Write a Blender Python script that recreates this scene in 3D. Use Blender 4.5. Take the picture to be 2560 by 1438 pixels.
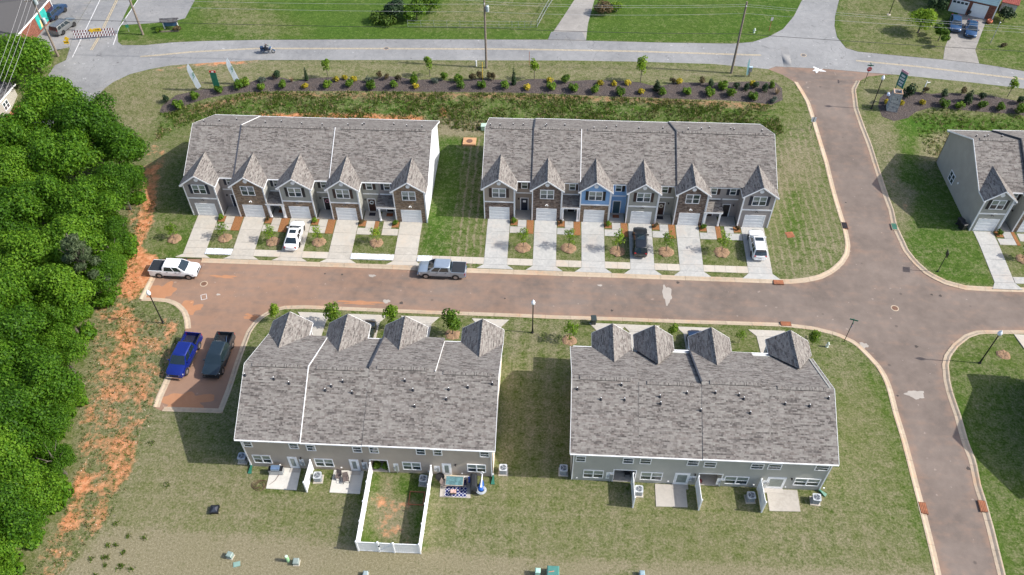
import bpy, bmesh, math, random
import numpy as np
from mathutils import Vector, Matrix
from mathutils.geometry import delaunay_2d_cdt

# ------------------------------------------------------------------ scene, camera, light
scene = bpy.context.scene
for o in list(bpy.data.objects):
    bpy.data.objects.remove(o)
random.seed(7)
rng = np.random.default_rng(7)
R = math.radians

cam = bpy.data.cameras.new("camera")
cam.lens = 36.0 * 2043.05 / 2560.0
cam.sensor_width = 36.0
cam.sensor_fit = 'HORIZONTAL'
cam.clip_start = 1.0
cam.clip_end = 5000.0
camo = bpy.data.objects.new("camera", cam)
scene.collection.objects.link(camo)
yaw, pit, roll = -0.05231, 0.82323, -0.00279
fw = Vector((math.sin(yaw) * math.cos(pit), math.cos(yaw) * math.cos(pit), -math.sin(pit)))
rt = Vector((math.cos(yaw), -math.sin(yaw), 0))
up = rt.cross(fw)
r2 = rt * math.cos(roll) + up * math.sin(roll)
u2 = -rt * math.sin(roll) + up * math.cos(roll)
camo.matrix_world = Matrix(((r2.x, u2.x, -fw.x, 0), (r2.y, u2.y, -fw.y, 0), (r2.z, u2.z, -fw.z, 72.97), (0, 0, 0, 1)))
scene.camera = camo

SUN_EL, SUN_AZ = 40.5, -4.0        # azimuth measured from +X
world = bpy.data.worlds.new("World")
scene.world = world
world.use_nodes = True
wn = world.node_tree
for n in list(wn.nodes):
    wn.nodes.remove(n)
wo = wn.nodes.new('ShaderNodeOutputWorld')
bg = wn.nodes.new('ShaderNodeBackground')
sky = wn.nodes.new('ShaderNodeTexSky')
sky.sky_type = 'NISHITA'
sky.sun_disc = False
sky.sun_elevation = R(SUN_EL)
sky.sun_rotation = R(90 - SUN_AZ)
sky.air_density = 1.0
sky.dust_density = 2.5
sky.ozone_density = 1.0
bg.inputs['Strength'].default_value = 0.15
wn.links.new(sky.outputs[0], bg.inputs[0])
wn.links.new(bg.outputs[0], wo.inputs[0])
sl = bpy.data.lights.new("sun", 'SUN')
sl.energy = 3.85
sl.angle = R(0.55)
sl.color = (1.0, 0.955, 0.88)
so = bpy.data.objects.new("sun", sl)
scene.collection.objects.link(so)
sd = Vector((math.cos(R(SUN_EL)) * math.cos(R(SUN_AZ)), math.cos(R(SUN_EL)) * math.sin(R(SUN_AZ)), math.sin(R(SUN_EL))))
so.rotation_euler = sd.to_track_quat('Z', 'Y').to_euler()
so.location = sd * 150
vs = scene.view_settings
vs.view_transform = 'Standard'
vs.look = 'None'
vs.exposure = 0.58
vs.gamma = 1.0
vs.use_curve_mapping = False

# ------------------------------------------------------------------ surveyed plan (metres)
D = {
    'street': [(-48.59,68.87),(-48.46,70.85),(-47.51,71.11),(-43.16,71.22),(-19.88,71.24),(-8.74,71.09),(7.28,71.1),(23.12,71.09),(28.77,71.09),(30.48,71.09),(32.52,71.42),(34.34,71.98),(36.01,73.01),(37.38,74.38),(38.28,75.74),(38.75,77.3),(38.9,79.09),(39.01,80.62),(39.0,81.56),(39.07,88.27),(39.19,93.28),(39.07,96.94),(38.9,102.4),(38.76,105.98),(38.37,108.07),(37.76,110.78),(36.37,112.49),(34.28,113.98),(35.66,114.82),(43.05,114.5),(53.73,113.34),(51.34,113.05),(49.42,112.68),(47.92,111.43),(46.77,109.16),(46.63,107.75),(46.25,104.96),(46.35,101.19),(46.6,96.93),(46.6,90.49),(46.57,86.7),(46.59,84.18),(46.22,81.2),(46.29,79.22),(46.47,76.77),(47.12,74.88),(48.23,73.07),(49.92,71.82),(52.04,71.12),(54.65,71.03),(59.09,71.1),(80.11,71.22),(76.34,63.78),(56.36,63.66),(51.34,63.41),(49.86,62.78),(48.07,61.29),(46.62,59.62),(45.87,58.19),(45.32,56.21),(45.08,54.26),(45.0,51.37),(44.71,47.94),(44.77,45.88),(44.32,42.99),(44.25,41.24),(44.16,40.23),(44.02,38.56),(43.74,36.2),(43.47,33.83),(41.91,21.59),(36.21,21.31),(37.02,33.51),(37.21,35.77),(37.35,38.05),(37.44,39.51),(37.51,40.7),(37.58,42.35),(37.75,45.34),(37.89,48.28),(37.91,51.47),(38.09,54.36),(38.02,56.01),(37.64,57.75),(36.9,59.55),(36.19,61.01),(34.45,62.32),(32.07,63.04),(29.85,63.3),(28.04,63.42),(16.37,63.35),(10.07,63.37),(1.42,63.3),(-2.85,63.35),(-12.54,63.33),(-21.82,63.4),(-28.22,63.46),(-30.65,63.26),(-31.87,62.72),(-32.74,61.83),(-33.31,60.5),(-33.52,59.28),(-33.46,56.7),(-33.47,54.25),(-33.38,51.11),(-33.5,47.81),(-40.0,47.75),(-41.12,48.21),(-41.23,49.51),(-41.11,52.91),(-41.2,57.23),(-41.36,59.35),(-41.99,60.85),(-42.7,62.02),(-43.63,62.97),(-44.97,63.66),(-46.73,63.77),(-48.4,63.75),(-48.64,64.0)],
    'mainroad': [(-69.26,102.4),(-69.98,93.85),(-68.93,82.23),(-80.26,86.88),(-78.79,97.99),(-77.82,104.72),(-77.96,109.82),(-76.86,111.35),(-77.82,115.13),(-79.58,121.34),(-80.59,130.54),(-73.43,130.87),(-72.77,125.37),(-72.21,121.74),(-71.64,119.53),(-70.62,117.07),(-69.6,116.13),(-65.83,116.34),(-61.73,117.36),(-57.23,117.98),(-48.19,118.77),(-27.22,119.98),(-6.21,120.86),(-0.31,121.12),(5.91,121.12),(18.33,121.08),(29.7,121.3),(33.04,121.95),(35.83,123.62),(38.74,126.3),(41.35,130.71),(43.76,136.34),(46.53,145.33),(53.07,145.63),(50.23,136.64),(48.35,131.04),(47.53,127.7),(47.17,124.16),(47.86,120.81),(49.54,119.8),(55.67,118.9),(62.47,118.04),(67.78,117.13),(70.5,116.4),(74.02,115.28),(92.12,109.9),(90.1,105.2),(72.22,110.38),(64.36,111.77),(53.73,113.34),(43.05,114.5),(35.66,114.82),(34.28,113.98),(25.74,115.03),(13.12,115.13),(3.62,114.97),(-5.9,114.55),(-26.23,113.7),(-46.59,112.74),(-50.54,112.12),(-56.67,111.14),(-59.71,110.53),(-62.51,109.39),(-65.14,107.85),(-67.15,105.88),(-68.04,104.66)],
    'curbs': [[(-43.16,71.22),(-19.88,71.24),(-8.74,71.09),(7.28,71.1),(23.12,71.09),(28.77,71.09),(30.48,71.09),(32.52,71.42),(34.34,71.98),(36.01,73.01),(37.38,74.38),(38.28,75.74),(38.75,77.3),(38.9,79.09),(39.01,80.62),(39.0,81.56),(39.07,88.27),(39.19,93.28),(39.07,96.94),(38.9,102.4),(38.76,105.98),(38.37,108.07),(37.76,110.78)],[(47.92,111.43),(46.77,109.16),(46.63,107.75),(46.25,104.96),(46.35,101.19),(46.6,96.93),(46.6,90.49),(46.57,86.7),(46.59,84.18),(46.22,81.2),(46.29,79.22),(46.47,76.77),(47.12,74.88),(48.23,73.07),(49.92,71.82),(52.04,71.12),(54.65,71.03),(59.09,71.1),(80.11,71.22)],[(76.34,63.78),(56.36,63.66),(51.34,63.41),(49.86,62.78),(48.07,61.29),(46.62,59.62),(45.87,58.19),(45.32,56.21),(45.08,54.26),(45.0,51.37),(44.71,47.94),(44.77,45.88),(44.32,42.99),(44.25,41.24),(44.16,40.23),(44.02,38.56),(43.74,36.2),(43.47,33.83),(41.91,21.59)],[(36.21,21.31),(37.02,33.51),(37.21,35.77),(37.35,38.05),(37.44,39.51),(37.51,40.7),(37.58,42.35),(37.75,45.34),(37.89,48.28),(37.91,51.47),(38.09,54.36),(38.02,56.01),(37.64,57.75),(36.9,59.55),(36.19,61.01),(34.45,62.32),(32.07,63.04),(29.85,63.3),(28.04,63.42),(16.37,63.35),(10.07,63.37),(1.42,63.3),(-2.85,63.35),(-12.54,63.33),(-21.82,63.4),(-28.22,63.46),(-30.65,63.26),(-31.87,62.72),(-32.74,61.83),(-33.31,60.5),(-33.52,59.28),(-33.46,56.7),(-33.47,54.25),(-33.38,51.11),(-33.5,47.81)],[(-33.5,47.81),(-40.0,47.75)],[(-41.12,48.21),(-41.23,49.51),(-41.11,52.91)],[(-41.36,59.35),(-41.99,60.85),(-42.7,62.02),(-43.63,62.97),(-44.97,63.66),(-46.73,63.77),(-48.4,63.75)],[(-48.64,64.0),(-48.59,68.87)]],
    'inlets': [(29.24,70.71),(39.26,80.71),(45.91,80.8),(37.78,40.28),(43.86,40.75),(28.94,63.71)],
    'yellow': [[(-47.5,116.17),(-26.77,117.12),(-6.07,117.94),(13.27,118.21),(33.84,117.99)],[(48.6,117.1),(57.94,115.81),(73.19,113.01),(91.26,108.08)],[(-65.39,112.89),(-63.42,113.28),(-57.81,114.62),(-47.5,116.17)]],
    'yellow2': [[(-73.98,114.34),(-74.34,118.52),(-75.97,130.04),(-77.57,138.03)]],
    'white': [[(-76.13,112.09),(-79.04,130.61),(-80.12,137.91)],[(-71.03,116.06),(-72.1,121.43),(-72.38,130.92)]],
    'lotN': [(-72.1,122.34),(-66.49,123.32),(-63.36,124.2),(-62.06,125.06),(-62.21,127.9),(-62.43,132.1),(-62.79,140.25),(-75.59,139.65),(-72.38,130.92),(-72.34,126.06)],
    'lotW': [(-77.82,115.13),(-79.58,121.34),(-80.59,130.54),(-82.41,140.89),(-110.43,139.59),(-100.8,121.39),(-92.18,117.93),(-86.31,116.95),(-80.76,113.54)],
    'driveN': [(-0.31,121.12),(1.59,126.85),(4.03,134.49),(6.52,143.47),(10.89,143.67),(7.53,134.65),(6.3,126.42),(5.91,121.12)],
    'driveN_apron': [(-0.31,121.08),(0.17,123.54),(5.34,123.78),(5.91,121.17)],
    'driveE': [(62.47,118.04),(63.79,121.56),(67.66,129.29),(70.39,134.79),(74.26,132.25),(71.47,126.89),(68.49,121.18),(67.78,117.13)],
    'patch': [(37.3,120.8),(38.59,120.86),(38.15,114.83),(36.88,114.66)],
    'drivesB1': [(-45.72,-43.08),(-39.49,-36.84),(-33.28,-30.63),(-27.15,-24.36),(-18.71,-15.96)],
    'drivesB2': [(-7.25,-4.47),(-1.08,1.69),(5.05,7.84),(11.18,14.04),(17.35,20.14),(25.82,28.63)],
    'drivesB3': [(-28.14,-25.2),(-21.94,-18.85),(-15.75,-12.72),(-7.26,-4.47)],
    'drivesB4': [(6.59,9.45),(10.45,13.31),(16.74,19.31),(25.17,27.88)],
    'patios': [[(-26.52,39.19),(-23.47,39.17),(-23.58,41.61),(-26.67,41.52)],[(-20.16,39.08),(-17.14,39.06),(-17.18,41.64),(-20.2,41.57)],[(-9.23,39.15),(-6.2,39.15),(-6.38,41.75),(-9.37,41.6)],[(11.95,39.15),(15.01,39.21),(15.02,41.72),(12.01,41.6)],[(22.92,39.21),(25.89,39.29),(26.0,41.74),(22.96,41.63)]],
    'b3_up': [(-28.49,-27.6,3.72,4.71),(-23.96,-23.03,3.74,4.73),(-22.3,-21.37,3.51,4.55),(-17.75,-16.82,3.57,4.61),(-16.11,-15.18,3.56,4.65),(-11.54,-10.61,3.66,4.72),(-9.88,-8.98,3.65,4.71),(-5.35,-4.4,3.69,4.7)],
    'b3_low': [(-28.13,-26.28,0.77,2.23),(-21.93,-20.05,0.59,2.05),(-13.12,-11.27,0.69,2.13),(-6.67,-4.8,0.79,2.26)],
    'b3_door': [(-24.61,-23.66,-0.02,2.12),(-18.42,-17.48,-0.19,1.98),(-9.18,-8.25,-0.45,2.05)],
    'b3_meter': [(-23.5,-23.03,0.46,1.62),(-17.23,-16.66,0.39,1.55),(-14.06,-13.54,0.18,1.56),(-10.0,-9.41,0.45,1.46)],
    'b3_porch': [(-16.26,-14.61,-0.17,2.18)],
    'b4_up': [(3.91,4.9,3.5,4.47),(8.43,9.5,3.54,4.53),(10.06,11.17,3.6,4.59),(14.56,15.7,3.66,4.65),(16.18,17.38,3.47,4.43),(20.63,21.88,3.53,4.49),(22.24,23.54,3.59,4.54),(26.65,27.97,3.76,4.69)],
    'b4_low': [(4.79,6.8,0.56,2.01),(10.41,12.57,0.62,2.08),(18.6,20.96,0.55,1.97),(25.34,27.82,0.83,2.16)],
    'b4_door': [(13.74,15.21,0.07,2.02),(22.72,24.53,-0.04,1.97)],
    'b4_meter': [(7.04,7.83,0.37,1.53),(15.09,15.87,0.63,1.54),(17.93,18.8,0.17,1.31),(22.39,23.11,0.55,1.31)],
    'b4_porch': [(7.81,9.9,-0.0,2.11),(16.1,18.3,-0.2,2.1)],
    'ventsB3': [(-28.77,46.93,7.97),(-25.87,46.71,7.87),(-24.31,46.37,7.71),(-19.05,46.74,7.88),(-20.14,46.31,7.68),(-20.69,45.93,7.5),(-18.03,45.81,7.44),(-12.96,47.03,8.02),(-12.1,46.24,7.65),(-8.63,46.44,7.74),(-8.8,45.58,7.33),(-6.77,46.69,7.86),(-4.41,47.06,8.03),(-11.82,44.84,6.98)],
    'ventsB4': [(3.86,46.92,7.92),(8.12,47.43,8.16),(6.16,46.12,7.54),(8.43,46.17,7.57),(11.82,46.54,7.74),(11.89,45.95,7.46),(14.41,46.95,7.94),(17.14,47.05,7.99),(19.39,46.93,7.92),(19.84,46.63,7.78),(23.75,46.32,7.64),(26.06,46.23,7.59),(27.9,46.96,7.94),(15.71,45.5,7.25),(20.4,45.43,7.21)],
    'ventsB1': [(-37.62,88.74,7.8),(-35.77,89.67,7.36),(-32.68,88.64,7.85),(-29.84,88.38,7.97),(-26.41,88.53,7.9),(-24.56,88.79,7.78),(-24.56,89.77,7.31),(-20.53,89.81,7.29),(-18.65,88.96,7.69),(-16.55,88.67,7.83),(-45.69,88.14,8.09),(-43.92,88.92,7.71),(-42.07,90.13,7.14)],
    'ventsB2': [(-4.48,89.84,7.83),(-3.14,89.89,7.8),(-0.04,89.8,7.84),(-0.19,88.89,8.28),(2.39,89.88,7.8),(6.17,88.5,8.46),(7.84,88.98,8.23),(9.22,90.18,7.66),(12.12,89.31,8.08),(15.35,89.87,7.81),(18.55,89.18,8.14),(20.34,89.61,7.93),(21.6,90.72,7.4),(24.36,90.47,7.52),(24.65,89.88,7.8),(28.23,89.62,7.93),(-7.48,89.16,8.15),(-6.2,89.21,8.12)],
    'lamps': [(-44.28,60.18),(-0.82,60.9),(48.2,104.89),(49.48,58.72)],
    'poles': [((-9.8,112.2),None),((28.37,112.54),11.53),((-78.52,112.33),9.95),((-67.3,119.48),None)],
    'bedW': [('D',-57.77,102.38,None),('G',-55.83,101.36,None),('G',-53.46,102.98,None),('G',-50.25,104.38,None),('G',-47.16,105.16,None),('G',-46.5,106.0,None),('G',-43.64,105.08,None),('B',-43.95,106.53,None),('P',-42.42,107.68,None),('D',-41.69,107.58,None),('G',-40.48,105.6,None),('P',-39.44,106.94,None),('C',-37.19,107.4,2.46),('Y',-37.07,105.82,None),('G',-33.67,106.05,None),('S',-34.05,108.21,3.33),('Y',-32.68,107.47,None),('Y',-31.29,107.92,None),('G',-30.36,106.17,None),('Y',-29.82,107.54,None),('B',-27.64,107.56,None),('G',-27.03,106.09,None),('R',-26.18,108.58,None),('R',-24.93,108.09,None),('G',-23.54,106.26,None),('R',-23.02,107.77,None),('A',-20.49,107.37,2.55),('Y',-20.12,106.24,None),('S',-18.36,109.37,3.5),('B',-17.43,107.63,None),('G',-16.07,108.65,None),('G',-13.84,108.06,None),('G',-13.27,106.5,None),('R',-11.6,108.58,None),('R',-10.61,109.18,None),('G',-10.19,106.73,None),('R',-9.27,108.97,None),('R',-8.52,108.86,None),('G',-6.56,106.76,None),('C',-5.27,107.66,3.14),('Y',-3.21,106.79,None),('S',-2.2,109.3,3.67),('Y',0.23,108.46,None),('G',0.37,106.82,None),('G',2.56,108.57,None),('G',3.72,106.61,None),('G',7.13,106.31,None),('Y',8.0,108.28,None),('Y',9.91,108.23,None),('G',10.76,106.13,None),('Y',12.05,108.34,None),('S',14.08,109.25,4.59),('Y',14.09,106.36,None),('A',16.34,107.12,2.28),('G',17.24,106.16,None),('R',18.89,109.2,2.2),('Y',20.12,109.26,None),('G',20.87,106.52,None),('R',23.22,109.0,None),('G',24.18,106.54,None),('D',24.76,108.53,None),('G',26.47,108.21,None),('G',27.49,106.46,None),('D',28.4,108.05,None),('D',29.97,108.12,None),('G',30.7,106.13,None),('Y',31.23,109.59,None),('D',31.5,108.76,None),('D',32.79,108.16,None),('A',34.0,109.09,1.76),('P',34.61,107.56,None),('B',33.82,105.77,None)],
    'bedE': [('Y',50.55,106.01,None),('Y',52.76,105.83,None),('D',54.1,107.73,2.18),('Y',55.86,105.91,None),('R',56.67,108.1,None),('G',58.65,105.48,None),('D',59.31,107.53,None),('G',61.07,105.18,None),('R',62.13,108.3,None),('A',62.44,106.32,2.61),('D',64.55,107.05,None),('G',64.16,105.29,None),('G',66.86,105.01,None),('S',68.89,107.97,3.46),('D',70.11,106.51,None),('G',69.58,104.55,None)],
    'mulchW': [(-58.52,100.42),(-58.41,101.67),(-56.73,103.68),(-53.27,104.78),(-49.71,105.54),(-46.19,106.43),(-45.13,107.22),(-43.17,108.14),(-40.91,107.92),(-39.16,107.08),(-36.86,108.0),(-33.53,108.49),(-30.33,108.09),(-27.75,107.56),(-25.52,109.2),(-22.99,108.99),(-20.72,108.32),(-17.36,108.7),(-14.82,108.16),(-10.58,109.13),(-6.85,108.98),(-4.98,108.52),(-3.16,109.37),(-0.08,109.63),(3.01,109.0),(6.09,109.59),(10.39,109.57),(14.05,109.31),(15.54,108.62),(17.36,108.49),(19.57,109.57),(23.86,109.66),(28.16,109.98),(32.56,110.7),(34.97,110.46),(35.65,109.0),(35.36,106.33),(33.58,105.15),(31.24,105.47),(25.85,105.61),(19.87,105.54),(13.88,105.72),(7.86,105.74),(1.82,105.85),(-5.46,105.91),(-16.42,105.67),(-28.65,105.4),(-40.91,104.97),(-46.99,104.45),(-51.7,103.33),(-55.05,101.78),(-56.58,100.49)],
    'mulchE': [(49.32,105.54),(50.03,107.41),(51.21,108.66),(52.84,109.32),(55.1,108.97),(57.86,108.27),(59.76,108.68),(63.27,108.53),(66.7,108.16),(69.34,107.29),(73.15,106.39),(78.58,105.17),(77.91,102.67),(72.38,103.52),(69.15,104.47),(65.69,104.57),(61.12,104.93),(57.14,105.37),(54.61,104.39),(53.15,103.07),(50.92,102.26),(49.38,103.14)],
    'yard_trees': [(-47.69,74.34),(-41.13,74.77),(-34.81,74.44),(-28.8,74.64),(-21.39,74.83),(-2.48,74.86),(3.34,75.05),(9.52,74.83),(15.72,75.0),(22.78,75.24)],
    's_trees': [((-31.04,61.44),2.7),((-23.93,61.0),3.54),((-17.29,60.95),3.4),((-10.05,60.14),4.29),((3.5,59.88),3.06),((15.27,61.03),2.22),((22.91,60.52),1.95),((31.31,60.65),2.3),((60.46,75.87),2.6)],
    'wood': [(-69.49,93.31,5.83),(-63.91,90.92,5.45),(-58.19,85.73,4.76),(-70.5,86.52,5.46),(-62.75,82.31,5.48),(-55.17,79.29,3.97),(-68.4,78.85,4.91),(-56.34,74.51,4.84),(-62.24,73.24,5.21),(-67.04,70.45,5.25),(-52.9,71.75,2.89),(-56.49,67.31,4.65),(-52.27,64.45,3.3),(-61.01,64.53,4.95),(-55.11,59.79,4.59),(-60.37,57.45,5.02),(-53.01,57.53,3.19),(-55.71,53.07,4.8),(-51.41,52.25,3.37),(-57.1,48.69,4.73),(-51.69,47.16,4.56),(-49.48,48.24,2.66),(-51.85,42.39,4.69),(-48.63,42.49,3.17),(-51.67,37.35,4.8),(-47.76,37.06,4.04),(-47.01,39.73,2.07),(-48.32,32.82,4.19),(-48.6,29.47,3.94),(-47.27,33.88,2.59),(-52.82,68.72,2.19),(-47.72,28.98,2.2)],
    'pine': (-53.01,63.59),
    'v_white': (-45.58,68.63,-0.6),
    'v_silver': (-12.26,69.83,179.4),
    'v_blue': (-39.66,54.97,-99.5),
    'v_grey': (-35.92,55.28,-91.6),
    'v_sedan': (-32.14,75.19,89.5),
    'v_black': (12.39,75.91,85.2),
    'v_wsuv': (27.4,76.25,89.3),
    'v_suv': (-81.23,120.76,82.2),
    'v_bluetl': (-84.69,125.37,91.8),
    'v_b1': (67.99,129.4,-108.3),
    'v_b2': (70.11,127.68,-111.4),
    'v_cycle': (-45.15,114.92,0.0),
    'p_bin1': (6.29,62.79),
    'p_bin2': (54.41,80.75),
    'p_firepit': (-30.87,36.6),
    'p_box1': (-28.03,32.06),
    'p_lid': (-27.27,31.36),
    'p_tube': (-22.56,31.91),
    'p_box2': (-21.73,31.75),
    'p_mint': (0.62,31.79),
    'p_xfmr': (2.01,31.71),
    'p_box3': (10.15,32.18),
    'p_box4': (-15.12,30.93),
    'p_stop1': (48.51,111.05),
    'p_stop2': (35.12,61.37),
    'p_whitesign': (38.36,99.75),
    'p_hydrant': (32.94,60.41),
    'p_pillar': (51.11,104.36),
    'p_banner': (52.8,108.65),
    'p_whitepole': (56.38,108.26),
    'p_flag1': (-53.52,104.54),
    'p_flag2': (-47.96,106.02),
    'p_flag3': (30.52,111.54),
    'p_gbanner': (-50.47,104.8),
    'p_blackpost': (49.25,73.22),
    'p_barr': (-74.8,116.99),
    'p_arrowsign': (-77.28,114.18),
    'p_shelter': (-63.4,120.3),
    'p_meter': (30.98,111.8),
    'p_yellowpole': (-10.12,108.82),
    'p_whitepost': (-11.41,112.58),
    'p_brownpost': (-3.12,113.32),
    'p_manh': (-11.16,96.09),
    'p_gbox': (-9.21,99.08),
    'p_mh1': (-41.64,67.0),
    'p_mh2': (42.49,67.07),
    'p_mh3': (-26.39,117.19),
    'p_mh4': (40.61,118.31),
    'p_mh5': (-41.48,118.44),
    'p_mh6': (-9.63,119.81),
    'p_postbox': (36.59,125.51),
    'p_hyd2': (33.73,124.86),
    'p_lp': (57.55,131.87),
    'p_oldsign': (-69.95,120.25),
    'p_bushball': (-81.88,106.68),
    'p_wheelfence': (-18.54,124.99),
    'p_rock': (-79.55,99.45),
    'p_utilW': (-78.64,112.44),
    'hgt': {'stop1':3.07,'stop2':3.49,'whitesign':2.52,'pillar':3.33,'banner':3.75,'flag1':4.73,'flag2':4.65,'flag3':3.22,'gbanner':3.36,'blackpost':3.3,'whitepole':2.23,'yellowpole':3.22},
    'lamp_ht': 5.6,
    'ac': [(-29.64,42.25),(-21.54,40.47),(-10.98,40.63),(-3.14,42.23),(2.89,42.48),(10.3,40.53),(21.18,40.38),(27.51,40.48)],
    'fences': {'d1':[(-22.38,39.04)],'long':[(-16.27,41.58),(-16.21,33.24),(-14.23,33.24),(-12.8,33.22),(-10.38,33.25),(-10.26,41.47)],'b4':[(9.68,38.95),(16.04,38.98),(22.1,39.04)]},
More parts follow.
